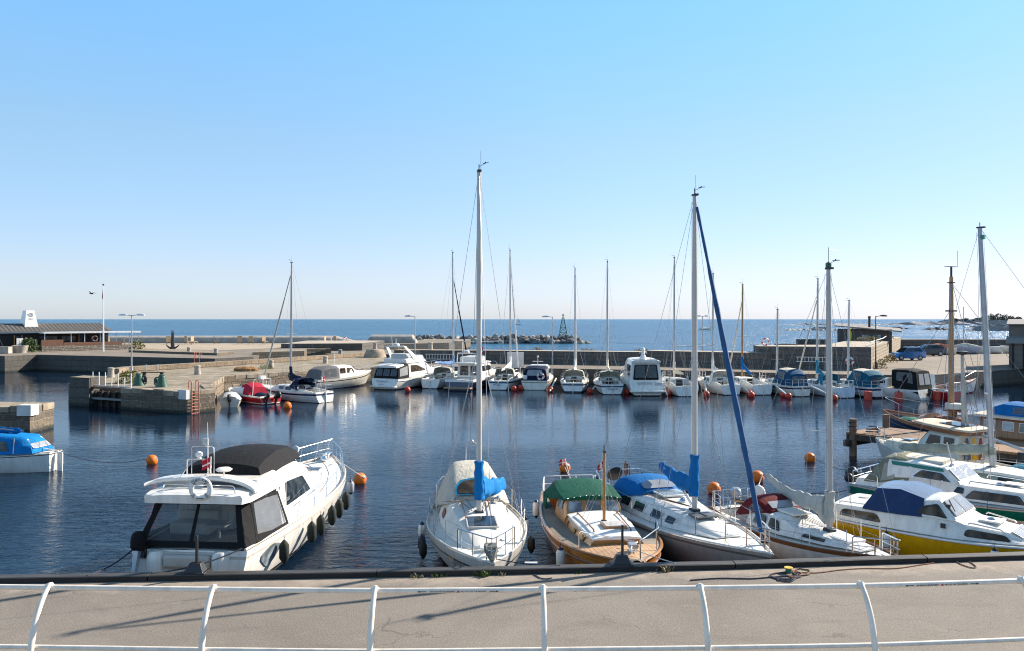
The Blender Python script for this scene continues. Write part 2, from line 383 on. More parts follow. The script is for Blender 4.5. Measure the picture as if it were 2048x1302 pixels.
# ---------------------------------------------------------------- near quay
ED=[(-40,15.05),(-10.6,16.6),(-2.07,17.05),(4.79,17.56),(8.1,17.9),(11.7,18.26),(40,21.1)]
def asphaltm():
    m,nt,b=_nodes('asphalt')
    g=N(nt,'ShaderNodeNewGeometry').outputs['Position']
    big=noise(nt,g,.35,6,.65,.6); c=ramp(nt,big,[(.3,(.165,.142,.117)),(.7,(.222,.193,.162))])
    st=noise(nt,mapping(nt,g,(.5,1.6,1),(0,0,.5)),.9,6,.7,1.0); c=mixc(nt,ramp(nt,st,[(.52,0),(.72,.5)]),c,(.125,.108,.09))
    lt=noise(nt,g,2.2,6,.75,.3); c=mixc(nt,ramp(nt,lt,[(.60,0),(.75,.5)]),c,(.30,.265,.225))
    fine=noise(nt,g,30,4,.85); c=mixc(nt,1,c,ramp(nt,fine,[(.34,.70),(.5,.99),(.68,1.32)]),'MULTIPLY')
    rs=ramp(nt,noise(nt,g,.8,5,.75),[(.64,0),(.78,.35)]); c=mixc(nt,rs,c,(.17,.105,.065))
    vo=N(nt,'ShaderNodeTexVoronoi'); vo.inputs['Scale'].default_value=9; L(nt,g,vo.inputs['Vector'])
    c=mixc(nt,ramp(nt,vo.outputs['Distance'],[(.03,.8),(.09,0)]),c,(.42,.39,.34))
    wp=N(nt,'ShaderNodeTexNoise'); wp.inputs['Scale'].default_value=1.6; wp.inputs['Detail'].default_value=5; L(nt,g,wp.inputs['Vector'])
    wv=N(nt,'ShaderNodeVectorMath',operation='MULTIPLY_ADD'); L(nt,wp.outputs['Color'],wv.inputs[0]); wv.inputs[1].default_value=(1.1,1.1,0); L(nt,g,wv.inputs[2])
    cr=N(nt,'ShaderNodeTexVoronoi',feature='DISTANCE_TO_EDGE'); cr.inputs['Scale'].default_value=.42; L(nt,wv.outputs[0],cr.inputs['Vector'])
    crk=ramp(nt,cr.outputs['Distance'],[(.0,.6),(.004,.3),(.008,0)])
    msk=ramp(nt,noise(nt,g,.5,3),[(.52,0),(.62,.7)])
    k=N(nt,'ShaderNodeMath',operation='MULTIPLY'); L(nt,crk,k.inputs[0]); L(nt,msk,k.inputs[1])
    c=mixc(nt,k.outputs[0],c,(.045,.04,.034))
    s=N(nt,'ShaderNodeSeparateXYZ'); L(nt,g,s.inputs[0])
    a=N(nt,'ShaderNodeMath',operation='MULTIPLY_ADD'); L(nt,s.outputs[0],a.inputs[0]); a.inputs[1].default_value=-.068; L(nt,s.outputs[1],a.inputs[2])
    a2=N(nt,'ShaderNodeMath',operation='MULTIPLY_ADD'); L(nt,noise(nt,g,1.3,6,.7,.4),a2.inputs[0]); a2.inputs[1].default_value=1.5; L(nt,a.outputs[0],a2.inputs[2])
    edge=ramp(nt,a2.outputs[0],[(.0,0),(1,0)])
    mr=N(nt,'ShaderNodeMapRange'); L(nt,a2.outputs[0],mr.inputs[0]); mr.inputs[1].default_value=17.35; mr.inputs[2].default_value=17.75; mr.inputs[3].default_value=0; mr.inputs[4].default_value=.75
    pk=ramp(nt,noise(nt,g,3.5,6,.7),[(.35,(.25,.20,.155)),(.6,(.36,.30,.24)),(.75,(.42,.30,.23))])
    c=mixc(nt,mr.outputs[0],c,pk)
    L(nt,c,b.inputs['Base Color']); b.inputs['Roughness'].default_value=.92
    hh=N(nt,'ShaderNodeMath',operation='MULTIPLY_ADD'); L(nt,k.outputs[0],hh.inputs[0]); hh.inputs[1].default_value=-1; L(nt,fine,hh.inputs[2])
    bumpn(nt,hh.outputs[0],.7,.012,b); return m
QST=stonem('quay_masonry',(.30,.27,.23),(.24,.22,.19))
m=M(); poly=[(-40,-30),(40,-30)]+[(x,y+.22) for x,y in ED[::-1]]
m.prism(poly,-1.5,1.0,0,1)
tag(m.build('quay_pavement',[QST,asphaltm()]),kind='structure')
def along(pts,t):
    for (x0,y0),(x1,y1) in zip(pts,pts[1:]):
        if t<=x1: return y0+(y1-y0)*(t-x0)/(x1-x0)
    return pts[-1][1]
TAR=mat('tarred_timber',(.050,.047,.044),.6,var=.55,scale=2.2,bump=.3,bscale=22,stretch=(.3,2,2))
TARSHADE=mat('tar_shaded_sides',(.009,.0085,.008),.7,var=.5,scale=3)  # near-black kerb front and sides: shade put into the colour, tops stay lighter
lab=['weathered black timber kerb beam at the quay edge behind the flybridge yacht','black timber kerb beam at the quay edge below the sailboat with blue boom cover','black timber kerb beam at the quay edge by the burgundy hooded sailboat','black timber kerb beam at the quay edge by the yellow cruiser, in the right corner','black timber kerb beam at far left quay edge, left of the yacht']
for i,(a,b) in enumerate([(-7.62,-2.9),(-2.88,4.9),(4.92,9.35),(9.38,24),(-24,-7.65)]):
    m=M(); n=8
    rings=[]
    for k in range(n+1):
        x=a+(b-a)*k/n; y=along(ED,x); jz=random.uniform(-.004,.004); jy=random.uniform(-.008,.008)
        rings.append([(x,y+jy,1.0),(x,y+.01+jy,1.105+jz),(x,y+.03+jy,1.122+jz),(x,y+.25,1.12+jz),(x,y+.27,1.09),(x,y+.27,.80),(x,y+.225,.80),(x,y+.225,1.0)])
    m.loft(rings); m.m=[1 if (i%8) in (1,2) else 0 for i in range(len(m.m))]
    tag(m.build('kerb_beam',[TARSHADE,TAR],angle=25),lab[i],'kerb beam','timber kerb beams along the quay edge')
# ---------------------------------------------------------------- railing
RP=[(-13.1,13.3),(-10.35,13.25),(-7.6,13.16),(-4.87,13.06),(-2.22,12.99),(.51,13.06),(3.09,13.13),(5.77,13.23),(8.58,13.49),(11.3,13.8)]
rl=empty('railing',(0,13.1,1.0),0,'white painted steel railing with curved posts along the quay','railing')
WPR=gelcoat('railing_white_paint',(.82,.735,.63),.4)
def rel(p,o): return (p[0]-o[0],p[1]-o[1],p[2]-o[2])
_n=WPR.node_tree; _b=_n.nodes['Principled BSDF']; _old=_b.inputs['Base Color'].links[0].from_socket; _tc=N(_n,'ShaderNodeTexCoord').outputs['Object']
L(_n,mixc(_n,ramp(_n,noise(_n,_tc,5.5,7,.8),[(.665,0),(.70,.9)]),_old,(.20,.085,.035)),_b.inputs['Base Color'])
O=(0,13.1,1.0)
def rp(x,dy,z): return rel((x,along(RP,x)+dy,z),O)
sm=[RP[0][0]+(RP[-1][0]-RP[0][0])*i/60 for i in range(61)]
def rail_y(x):   # smoothed
    return sum(along(RP,max(RP[0][0],min(RP[-1][0],x+q))) for q in (-.8,-.4,0,.4,.8))/5
m=M(); m.tube([rel((x,rail_y(x),2.085),O) for x in sm],.044,12); m.build('top_rail',WPR,rl)
m=M(); m.tube([rel((x,rail_y(x)-.45,1.29),O) for x in sm],.036,10); m.build('lower_rail',WPR,rl)
RUST=mat('rust',(.25,.09,.03),.9,var=.3)
for x,_ in RP:
    y=rail_y(x); m=M()
    pts=[(x,y+.02,2.105),(x,y-.02,2.125),(x,y-.07,2.08)]+[(x,y+(-.56+.46*math.cos(a)),1.30+.76*math.sin(a)) for a in [R(82)-R(82)*k/12 for k in range(13)]][1:]+[(x,y-.56+.46*1-.47,1.0)]
    # arc bulging away from the viewer at the top, near vertical at the foot
    pts=[(x,y+.035,2.06),(x,y+.02,2.125),(x,y-.03,2.13)]+bez((x,y-.06,2.10),(x,y-.50,1.78),(x,y-.56,1.02),12)
    r=[.03,.045,.047]+[.040+.012*k/12 for k in range(13)]
    m.tube([rel(p,O) for p in pts],r,10); m.build('post',WPR,rl)
    m=M(); m.ball(rel((x+.01,y-.055,2.035),O),.02,6); m.build('rust_spot',RUST,rl)
    m=M(); m.tube([rel((x-.06,y,2.085),O),rel((x+.06,y,2.085),O)],.053,12); m.build('weld_collar',WPR,rl)
    m=M(); m.box(rel((x,y-.56,1.012),O),(.22,.22,.024)); m.build('base_plate',WPR,rl,bevel=.004)
INK=mat('ink_black',(.02,.02,.02),.6)
for x0,x1 in ((-1.53,-.22),(6.52,7.80)):
    xm=(x0+x1)/2; yv=rail_y(xm)
    sg=(rail_y(x1)-rail_y(x0))/(x1-x0)
    xd=Vector((1,sg,0)).normalized(); yd=Vector((0,-.25,1)); yd=Vector((0,.2,1)).normalized()
    o=Vector(rel((xm,yv-.0455,2.078),O))
    mt=frame(o,xd,yd)
    st=text_mesh('SID IKKE PÅ GELÆNDERET   DO NOT SIT ON THE RAILING',.034,mt,INK,'warning_lettering',rl)
    m=M()
    for sgn in (-1,1):
        c=o+xd*(sgn*(x1-x0)*.45); u=xd*sgn; z=yd
        m.pane([c-u*.08-z*.005,c+u*.03-z*.005,c+u*.03-z*.014,c+u*.075,c+u*.03+z*.014,c+u*.03+z*.005,c-u*.08+z*.005],(0,-1,0),.0,.003)
    m.build('arrow_mark',INK,rl)
    m=M(); q=o+xd*.0; m.pane([q+xd*(-.022)-yd*.016,q+xd*.022-yd*.016,q+yd*.02],(0,-1,0),.0,.003); m.build('warning_triangle',REDP,rl)
# ---------------------------------------------------------------- things on the near quay
def boarding_step(px,py,h,label):
    p=W(px,py,1.0); p.y=along(ED,p.x)+.12; p.z=1.12
    e=empty('mooring_post',p,0,label,'mooring post','black steel mooring posts on the quay edge')
    m=M(); m.loft([[(-.21,-.06,0),(.21,-.06,0),(.21,.24,0),(-.21,.24,0)],[(-.11,.02,.20),(.12,.02,.20),(.12,.18,.20),(-.11,.18,.20)]],closed=True)
    m.box((.0,.08,.012),(.5,.36,.024)); m.build('base',BLACK,e,bevel=.01)
    m=M(); m.box((.02,.10,.2+h/2),(.05,.06,h)); m.box((.02,.10,.21+h),(.06,.07,.02)); m.build('post',BLACK,e,bevel=.006)
boarding_step(388,1158,.55,'black steel mooring post with sloping base behind the flybridge yacht')
boarding_step(1246,1145,.62,'black steel mooring post with box base in front of the varnished wooden boat')
# rope tangle and reel
p=W(1577,1146,1.0)
e=empty('line_reel',p,0,'small green and yellow line reel standing on the quay','reel')
m=M(); m.lathe([(.0,.0),(.085,.0),(.085,.015),(.065,.02),(.065,.10),(.085,.105)],18,0); m.build('drum',mat('reel_green',(.01,.12,.07),.5),e)
m=M(); m.lathe([(.03,.106),(.09,.106),(.09,.125),(.05,.128),(.03,.12)],18,0); m.build('rim',mat('reel_yellow',(.7,.45,.06),.5),e)
def quay_line(pts,r,mt,label):
    m=M(); P=[W(x,y,1.0)+Vector((0,0,r+.003)) for x,y in pts]
    # smooth
    Q=[]
    for i in range(len(P)-1):
        for t in (0,.25,.5,.75):
            a=P[max(i-1,0)];b=P[i];c=P[i+1];dd=P[min(i+2,len(P)-1)]
            Q.append(.5*((2*b)+(c-a)*t+(2*a-5*b+4*c-dd)*t*t+(3*b-a-3*c+dd)*t**3))
    Q.append(P[-1]); m.tube(Q,r,6)
    return tag(m.build('rope',mt),label,'rope','loose ropes on the quay')
def loops(cx,cy,rx,ry,n,ph=0): return [(cx+rx*(1+.15*math.sin(k*1.7+ph))*math.cos(k*PI/5+ph),cy+ry*(1+.2*math.cos(k*2.1))*math.sin(k*PI/5+ph)) for k in range(n)]
quay_line([(1380,1162),(1440,1158),(1500,1159),(1540,1156)]+loops(1570,1153,28,7,24)+[(1556,1162),(1580,1165),(1592,1158)],.014,ROPED,'dark rope lying in tangled loops around the green reel')
quay_line(loops(1588,1149,14,6,26,1.0)+[(1630,1147),(1680,1141),(1730,1138),(1790,1138),(1840,1131),(1868,1127)],.011,mat('rope_rust',(.28,.12,.07),.9,var=.2,scale=20),'rust coloured rope trailing right from the reel along the kerb')
quay_line(loops(1604,1146,16,7,12,.4),.015,ROPEB,'small brown hose coil right of the green reel')
quay_line([(1908,1122),(1925,1131),(1945,1137),(1952,1134),(1938,1124)],.012,ROPEB,'short brown rope loop on the quay in the right corner')
quay_line([(1068,1150),(1080,1157),(1092,1159),(1104,1157)],.012,ROPED,'short black rope end lying by the kerb below the varnished boat')
LEAF=mat('weed_leaf',(.09,.12,.025),.8,var=.4,scale=20); LEAFD=mat('weed_dry',(.30,.24,.12),.9,var=.3,scale=20)
def tuft(loc,h,n,mt,label,spread=.12,cat='weed',name='weed'):
    m=M()
    for i in range(n):
        a=random.uniform(0,2*PI); l=h*random.uniform(.5,1.1); wv=h*.09*random.uniform(.6,1.3)
        o=Vector((random.gauss(0,spread*.5),random.gauss(0,spread*.25),0)); dr=Vector((math.cos(a),math.sin(a),0)); sd=Vector((-dr.y,dr.x,0))
        b1=o+dr*l*.25+Vector((0,0,l*.6)); b2=o+dr*l*.6+Vector((0,0,l*.95))
        m.add([o-sd*wv,o+sd*wv,b1+sd*wv*1.4,b1-sd*wv*1.4,b2],[(0,1,2,3),(3,2,4)])
    o=m.build(name,mt); o.location=loc
    return tag(o,label,cat,'weeds growing along the kerb')
for px,mt,n,h,label in ((966,LEAF,90,.13,'leafy green weed growing against the kerb below the sailboat bow'),(835,LEAFD,22,.10,'small dry weed against the kerb left of the green one'),(876,LEAF,20,.10,'small sparse green weed against the kerb'),(1003,LEAFD,14,.10,'small reddish dry weed right of the leafy green one'),(1335,LEAFD,40,.15,'pale dry weed on the kerb below the beige hulled sailboat'),(1158,LEAF,10,.07,'tiny weed against the kerb by the varnished boat')):
    p=W(px,1150,1.0); tuft((p.x,along(ED,p.x)-.03,1.0),h,n,mt,label,.16)
# ---------------------------------------------------------------- stone piers and far quays
PST=stonem('pier_masonry',(.20,.155,.105),(.125,.10,.075),(.27,.235,.185),1.15,.40)
PSTD=stonem('rubble_masonry',(.33,.25,.17),(.24,.18,.125),(.09,.07,.055),.9,.55)
CST=stonem('concrete_quay',(.125,.112,.095),(.095,.087,.075),(.075,.07,.06),3.2,.75)
PTOP=groundm('pier_top',(.20,.155,.105),(.40,.335,.25),.55,weed=1.3); QTOP=groundm('quay_top',(.155,.125,.095),(.27,.225,.175),.35,weed=.4); SAND=groundm('sandy_ground',(.34,.27,.19),(.44,.36,.27),.25); WALLTOP=groundm('wall_top',(.36,.30,.23),(.48,.42,.34),.6)
def solid(name,poly,z0,z1,mats,label,cat,group=None,kind=None):
    m=M(); m.prism(poly,z0,z1,0,1); o=m.build(name,mats,angle=20)
    return tag(o,label,cat,group,kind)
A=(-32.0,59.6); B=(-22.3,54.7); C=(-21.0,56.6); D_=(-22.6,60.0); E_=(-25,69.4); F_=(-14.6,82.5)
pier=solid('stone_pier',[(-28.2,57.7),B,C,D_,E_,F_,(-12,96),(-19.2,108),(-29,87),(-36.4,74.8),(-34.6,62.4),(-33.2,60.6),(-31.2,60.9),(-28.6,59.6)],-2,1.5,[PST,PTOP,PSTD],'old granite pier with masonry front reaching into the basin','pier'); pier.data.polygons[3].material_index=2; pier.data.polygons[4].material_index=2
# parapet along the pier's outer edge
def ribbon_wall(name,pts,th,z0,z1,mats,label,cat,group=None,bat=0,parent=None,closed_top=True):
    """wall along a polyline: pts (x,y), thickness to the left of travel"""
    m=M(); n=len(pts); L0=[];R0=[]
    for i in range(n):
        a=Vector(pts[max(i-1,0)]); b=Vector(pts[min(i+1,n-1)]); t=(b-a).normalized(); nn=Vector((-t.y,t.x))
        L0.append(Vector(pts[i])+nn*th); R0.append(Vector(pts[i]))
    poly=[tuple(p) for p in R0]+[tuple(p) for p in L0[::-1]]
    m.prism(poly,z0,z1,0,1)
    o=m.build(name,mats,parent,angle=20)
    if label: tag(o,label,cat,group)
    return o
ribbon_wall('pier_parapet',[(-35.6,72.5),(-36.0,75.2),(-28.9,87.2),(-19.3,107.4)],.9,1.5,2.0,[PSTD,PTOP],'low rough stone parapet along the outer edge of the granite pier','parapet')
def coping(path,zt,wd,h,mt,parent,step=1.1,seed=0,name='coping'):
    rnd=random.Random(seed); m=M(); rings=[]
    for (a,b_) in zip(path,path[1:]):
        A=Vector((*a,0)); Bv=Vector((*b_,0)); t=(Bv-A).normalized(); nn=Vector((t.y,-t.x,0)); n=max(1,round((Bv-A).length/step)); s0=0
        for k in range(n):
            s1=(k+1)/n*(Bv-A).length; dz=rnd.uniform(-.05,.05); o=rnd.uniform(-.03,.06); hh=h*rnd.uniform(.8,1.1); ww=wd*rnd.uniform(.8,1.2)
            for s in (s0+.03,s1-.03):
                c=A+t*s; rings.append([c+nn*o+Vector((0,0,zt+dz-hh)),c+nn*o+Vector((0,0,zt+dz-.03)),c+nn*(o-.04)+Vector((0,0,zt+dz)),c-nn*ww+Vector((0,0,zt+dz-.02)),c-nn*ww+Vector((0,0,zt-hh))])
            c=A+t*s1; rings.append([c-nn*.06+Vector((0,0,zt-hh)),c-nn*.06+Vector((0,0,zt-.04)),c-nn*.07+Vector((0,0,zt-.02)),c-nn*ww+Vector((0,0,zt-.05)),c-nn*ww+Vector((0,0,zt-hh))])
            s0=s1
    m.loft(rings); return m.build(name,mt,parent,angle=25)
COPE=mat('coping_stone',(.27,.22,.16),.95,var=.4,scale=1.3,bump=.6,bscale=9)
coping([(-28.2,57.7),B,C,D_,E_,F_],1.56,.75,.34,COPE,pier,1.15,1)
coping([(-28.2,57.3),(-22.5,54.3)][:0]+[E_,F_],.75,.9,.5,COPE,pier,.8,5,'rubble_ledge')
# gate pillar + timber gate
o=solid('gate_pillar',[(-33.2,60.0),(-31.3,59.2),(-31.0,60.9),(-33.0,61.6)],-2,2.15,[CST,PTOP],'tapering concrete pillar at the outer end of the granite pier','pillar')
m=M(); e=empty('lock_gate',(-29.7,58.9,0),R(-26.5),'dark timber lock gate recessed between pillar and granite pier','gate')
GTW=mat('gate_timber',(.035,.028,.022),.85,var=.4,scale=3)
m.box((0,.25,.15),(3.4,.2,1.9)); m.build('gate_panel',GTW,e)
m=M(); m.box((0,-.05,.62),(3.3,.3,.14)); m.build('walkway',mat('gate_grey',(.25,.24,.23),.8),e)
m=M(); m.box((0,-.02,1.42),(3.6,.34,.16)); m.build('top_beam',mat('gate_rust',(.16,.10,.07),.9,var=.3),e)
for i in range(5):
    m=M(); m.box((-1.45+i*.72,.05,.25),(.12,.2,1.9)); m.build('upright',GTW,e)
e=empty('pier_fence',(-29.6,59.0,1.5),R(-26.5),'short white steel fence on the pier above the lock gate','fence')
m=M(); m.tube([(-2.0,0,.05),(2.2,0,.05)],.045,6); m.build('rail',WHITEP,e)
for i in range(7):
    m=M(); h=1.05 if i%2==0 or i<2 else .7; m.tube([(-2.0+i*.7,0,-.1),(-2.05+i*.7,.05,h)],.035,6); m.build('post',WHITEP,e)
# orange ladders
def ladder(a,b,w,rungs,mt,label,hoop=True,group='harbour ladders',name='quay_ladder'):
    """a=foot (world), b=top (world), w=width vector"""
    a,b,w=Vector(a),Vector(b),Vector(w)
    e=empty(name,a,0,label,'ladder',group); u=b-a
    for s in (-.5,.5):
        m=M(); pts=[w*s,u+w*s]
        if hoop:
            n=Vector((w.y,-w.x,0)).normalized()*-.35
            pts=fillet([w*s,u+w*s,u+w*s+Vector((0,0,.75)),u+w*s+Vector((0,0,.75))+n,u+w*s+n],.2,4)
        m.tube(pts,.035,6); m.build('stile',mt,e)
    for i in range(rungs):
        m=M(); p=u*((i+.5)/rungs); m.tube([p-w*.5,p+w*.5],.024,5); m.build('rung',mt,e)
bc=(Vector((C[0],C[1],0))-Vector((B[0],B[1],0))).normalized(); nb=Vector((bc.y,-bc.x,0))
pl=Vector((B[0],B[1],0))+bc*.62+nb*.14
ladder(pl+Vector((0,0,-.1)),pl+Vector((0,0,1.5)),bc*.55,7,SALMON,'red painted steel ladder on the corner of the granite pier')
ladder((-35.7,90.6,.1),(-35.7,90.6,2.0),(.6,-.1,0),6,SALMON,'red painted ladder on the far dark quay wall near its end')
m=M(); wb=Vector((B[0],B[1],0)); ab=(Vector((-28.2,57.7,0))-wb).normalized()
m.prism([tuple((wb+ab*.55+Vector((.03,-.11,0)))[:2]),tuple((wb+Vector((.06,-.12,0)))[:2]),tuple((wb+bc*.28+nb*.11)[:2]),tuple((wb+bc*.28-nb*.3)[:2]),tuple((wb+ab*.55-nb*.3)[:2])],1.0,1.64,0,0)
tag(m.build('corner_block',mat('whitewash',(.62,.61,.58),.8,var=.15)),'whitewashed corner stone of the granite pier beside the red ladder','corner stone')
# swimming ladder
ladder((-33.1,73.6,1.2),(-33.1,73.6,1.55),(.85,.5,0),1,STEEL,'bent stainless swimming ladder on the pier behind the lamp',True,None,'swim_ladder')
# stone bollards
GRAN=mat('granite_bollard',(.36,.32,.27),.9,var=.25,scale=4,bump=.4,bscale=18)
m=M(); m.lathe([(.30,0),(.29,.10),(.25,.5),(.25,.66),(.27,.70),(.27,.80),(.24,.83),(.0,.835)],14)
proto=None
BL=[((-34.4,68.6,1.5),'stone bollard near the outer end of the granite pier by the white fence'),((-28.3,72,1.5),'stone bollard in the middle of the granite pier, right of the lamp'),((-24.6,81.6,1.5),'stone bollard on the pier left of the mast of the navy covered sailboat'),((-21,90,1.5),'stone bollard on the pier behind the white motor cruiser'),((-23.2,108,1.55),'stone bollard on the pier parapet above the white motor cruiser'),((-42,104,2),'stone bollard on the far quay, left one of two below the anchor'),((-37,100,2),'stone bollard on the far quay, right one of two below the anchor'),((-33,145,2),'small far bollard below the life ring on the sea wall end'),((-23.5,150,2.0),'small far bollard before the second sea wall'),((-9.4,92,3.0),'pale bollard on the low breakwater wall beside the lamp')]
for i,(l,t) in enumerate(BL):
    if i==0: proto=m.build('stone_bollard',GRAN); o=proto
    else: o=copy_tree(proto)
    o.location=l; tag(o,t,'bollard','stone bollards on the piers'); o.rotation_euler=(random.uniform(-.03,.03),random.uniform(-.03,.03),i)
    if i==7 or i==8: o.scale=(1.2,1.2,1.2)
m=M(); m.lathe([(1.5,0),(1.45,.2),(1.15,.95),(1.0,1.05),(0,1.08)],16)
o=m.build('bollard_plinth',PSTD); PT=mat('rubble_stone',(.33,.26,.19),.95,var=.4,scale=2.2,bump=.6,bscale=6); o.data.materials[0]=PT
o.location=(-17.9,104.5,1.5); tag(o,'rounded rubble plinth carrying a stone bollard at the inner end of the pier','plinth')
o=copy_tree(proto); o.location=(-17.9,104.5,2.57); tag(o,'stone bollard standing on the rounded rubble plinth','bollard','stone bollards on the piers')
# green capstans
GRN=mat('capstan_green',(.025,.085,.055),.55,var=.25,scale=4)
def capstan(loc,rz,label):
    e=empty('capstan',loc,rz,label,'capstan','green capstans on the pier')
    m=M(); m.lathe([(.46,0),(.44,.06),(.26,.72),(.24,.80),(.20,.84),(.2,.90),(0,.92)],16); m.build('cone',GRN,e)
    m=M(); m.tube(fillet([(.25,0,.72),(.55,0,.66),(.55,0,.2),(.42,0,.1)],.15,4),.05,6); m.tube([(.45,-.0,.62),(.45,0,.25)],.09,8); m.build('crank',BLACK if rz==0 else GRN,e)
capstan(W(278,771,1.5),0,'green cone shaped capstan left of its twin on the granite pier')
capstan(W(324,774,1.5),PI,'green cone shaped capstan right of its twin on the granite pier')
# timber bench on pier
e=empty('bench',W(306,755,1.5),R(-8),'dark plank bench on the pier behind the green capstans','bench')
m=M(); m.box((0,0,.45),(2.0,.4,.07)); m.build('seat',GTW,e)
for s in (-.8,.8):
    m=M(); m.box((s,0,.21),(.12,.36,.42)); m.build('leg',GTW,e)
# bush + dry plants on pier
def bush(loc,rx,rz,n,mt,label,leaf=.1,name='shrub',cat='shrub',group=None,ry=None):
    m=M(); ry=ry or rx
    for i in range(n):
        a=random.uniform(0,2*PI); q=random.random()**.4; h=random.random()
        p=Vector((rx*q*math.cos(a)*(1-.4*h),ry*q*math.sin(a)*(1-.4*h),rz*h*(1-.25*q)))
        t=Vector((random.gauss(0,1),random.gauss(0,1),random.gauss(.4,1))).normalized(); u=t.orthogonal().normalized(); v=t.cross(u); s=leaf*random.uniform(.6,1.3)
        m.add([p-u*s*.5,p+v*s*.35,p+u*s*.8,p-v*s*.35],[(0,1,2,3)])
    for i in range(7):
        a=random.uniform(0,2*PI); m.tube([(0,0,0),(rx*.5*math.cos(a),ry*.5*math.sin(a),rz*.7)],.015,4)
    o=m.build(name,mt); o.location=loc; return tag(o,label,cat,group)
BUSHM=mat('pier_bush_leaf',(.16,.15,.035),.85,var=.4,scale=9); BUSHG=mat('bush_leaf_green',(.06,.09,.03),.85,var=.4,scale=6)
bush(W(258,766,1.5),1.1,1.1,420,BUSHM,'yellow green bush at the foot of the double lamp on the pier',.16)
bush((-24.6,80,1.5),.9,.5,150,BUSHM,'low green plant beside the stone bollard on the pier',.14)
bush((-12.5,90.5,2.9),.9,.7,140,LEAFD,'dry grass clump on the breakwater wall near the lamp',.13)
bush((3.0,91.5,2.86),1.0,.45,110,LEAFD,'dry grass clump on the breakwater wall left of the lattice beacon',.13)
bush((8.5,90,2.86),1.1,.4,100,LEAFD,'dry grass clump on the breakwater wall right of the lattice beacon',.13)
bush((14.5,89,2.86),1.2,.4,100,LEAFD,'dry grass clump on the breakwater wall above the tall masted sailboat',.13)
# net heap on the pier
NET=mat('fish_net',(.26,.13,.05),.95,var=.5,scale=8,bump=.6,bscale=20)
m=M()
for i in range(9): m.ball((random.uniform(-1.1,1.1),random.uniform(-.5,.5),.15),random.uniform(.3,.55),8,0,(1.3,1,.55))
p=W(498,742,1.5); o=m.build('net_heap',NET); o.location=p; tag(o,'heap of brown fishing nets on the granite pier','nets')
# left near pier
pl2=solid('stone_pier',[(-27.3,45.3),(-27.5,48.0),(-62,51.5),(-62,46.9)],-2,1.5,[PST,PTOP],'short granite pier at the left edge behind the blue canopy sailboat','pier'); coping([(-62,46.9),(-27.3,45.3),(-27.5,48.0)],1.55,.7,.34,COPE,pl2,1.2,9)
m=M(); m.prism([(-28.0,45.22),(-27.16,45.15),(-27.2,46.0),(-28.0,46.0)],1.02,1.63,0,0); tag(m.build('corner_block',MC['whitewash',]),'whitewashed corner stone at the end of the left granite pier','corner stone')
# cafe quay
solid('cafe_quay',[(-140,100),(-66,99.5),(-61.5,97.0),(-60,101),(-33.8,91),(-31,96),(-33.5,112),(-26,138),(-12,152),(-12,170),(-140,170)],-2,2.0,[CST,QTOP],'long dark concrete quay below the cafe','quay')
m=M(); m.add([(-85,128,2.006),(-42,116,2.006),(-33,130,2.006),(-29,147,2.006),(-80,148,2.006)],[(0,1,2,3,4)]); tag(m.build('sandy_ground',SAND),kind='structure')
def rounded_wall(name,x0,x1,y,h,wd,mt,label,group):
    m=M(); rings=[]
    n=14
    for k in range(n+1):
        x=x0+(x1-x0)*k/n; ed=min(1,min(k,n-k)/1.2+.3); rings.append([(x,y-wd*.5,2)]+[(x,y-wd*.5*math.cos(a),2+h*.45*ed+h*.55*ed*math.sin(a)) for a in [PI*j/10 for j in range(11)]]+[(x,y+wd*.5,2)])
    m.loft(rings); return tag(m.build(name,mt),label,'sea wall',group)
CONC=mat('sea_wall_concrete',(.34,.31,.27),.9,var=.25,scale=1.2,bump=.3,bscale=8)
rounded_wall('sea_wall',-82,-29.5,151,1.35,3.2,CONC,'long rounded concrete sea wall behind the anchor monument','rounded sea walls')
rounded_wall('sea_wall',-27.2,-18,151,1.55,3.2,CONC,'shorter rounded concrete sea wall left of the rock breakwater','rounded sea walls')
solid('outer_pier',[(-19.5,158),(-10.5,168),(-9.5,184),(-20,184)],-2,1.85,[PST,PTOP],'pale masonry pier head in front of the rock breakwater','pier')
# inner steps behind the pier
solid('inner_quay',[(-31.5,116),(-17.5,112),(-9.5,112),(-9.5,124),(-29,134)],-2,1.55,[CST,QTOP],'stepped concrete quay between granite pier and sea wall','quay')
solid('stone_terrace',[(-35.5,123),(-23.5,125.5),(-22.5,141),(-36,141)],-2,2.7,[CST,WALLTOP],'raised stone terrace with dark wall in front of the long sea wall','terrace')
solid('stone_terrace',[(-32.3,99.5),(-27.0,104),(-28.2,110),(-33.0,108)],-2,2.35,[PST,PTOP],'small raised stone block at the end of the dark cafe quay','terrace')
solid('stone_terrace',[(-52,108.5),(-36.5,99),(-35.8,103),(-50.5,113)],1.9,2.28,[PST,PTOP],'low sunlit stone step along the cafe quay below the anchor','terrace')
for k in range(5):
    o=solid('stone_step',[(-31.2+.5*k,110.6+.9*k),(-28.2+.5*k,112.2+.9*k),(-28.5+.5*k,113.2+.9*k),(-31.5+.5*k,111.6+.9*k)],1.0,1.62+.16*k,[PST,PTOP],'stone step of the short stair up to the raised terrace','step','steps up to the terrace')
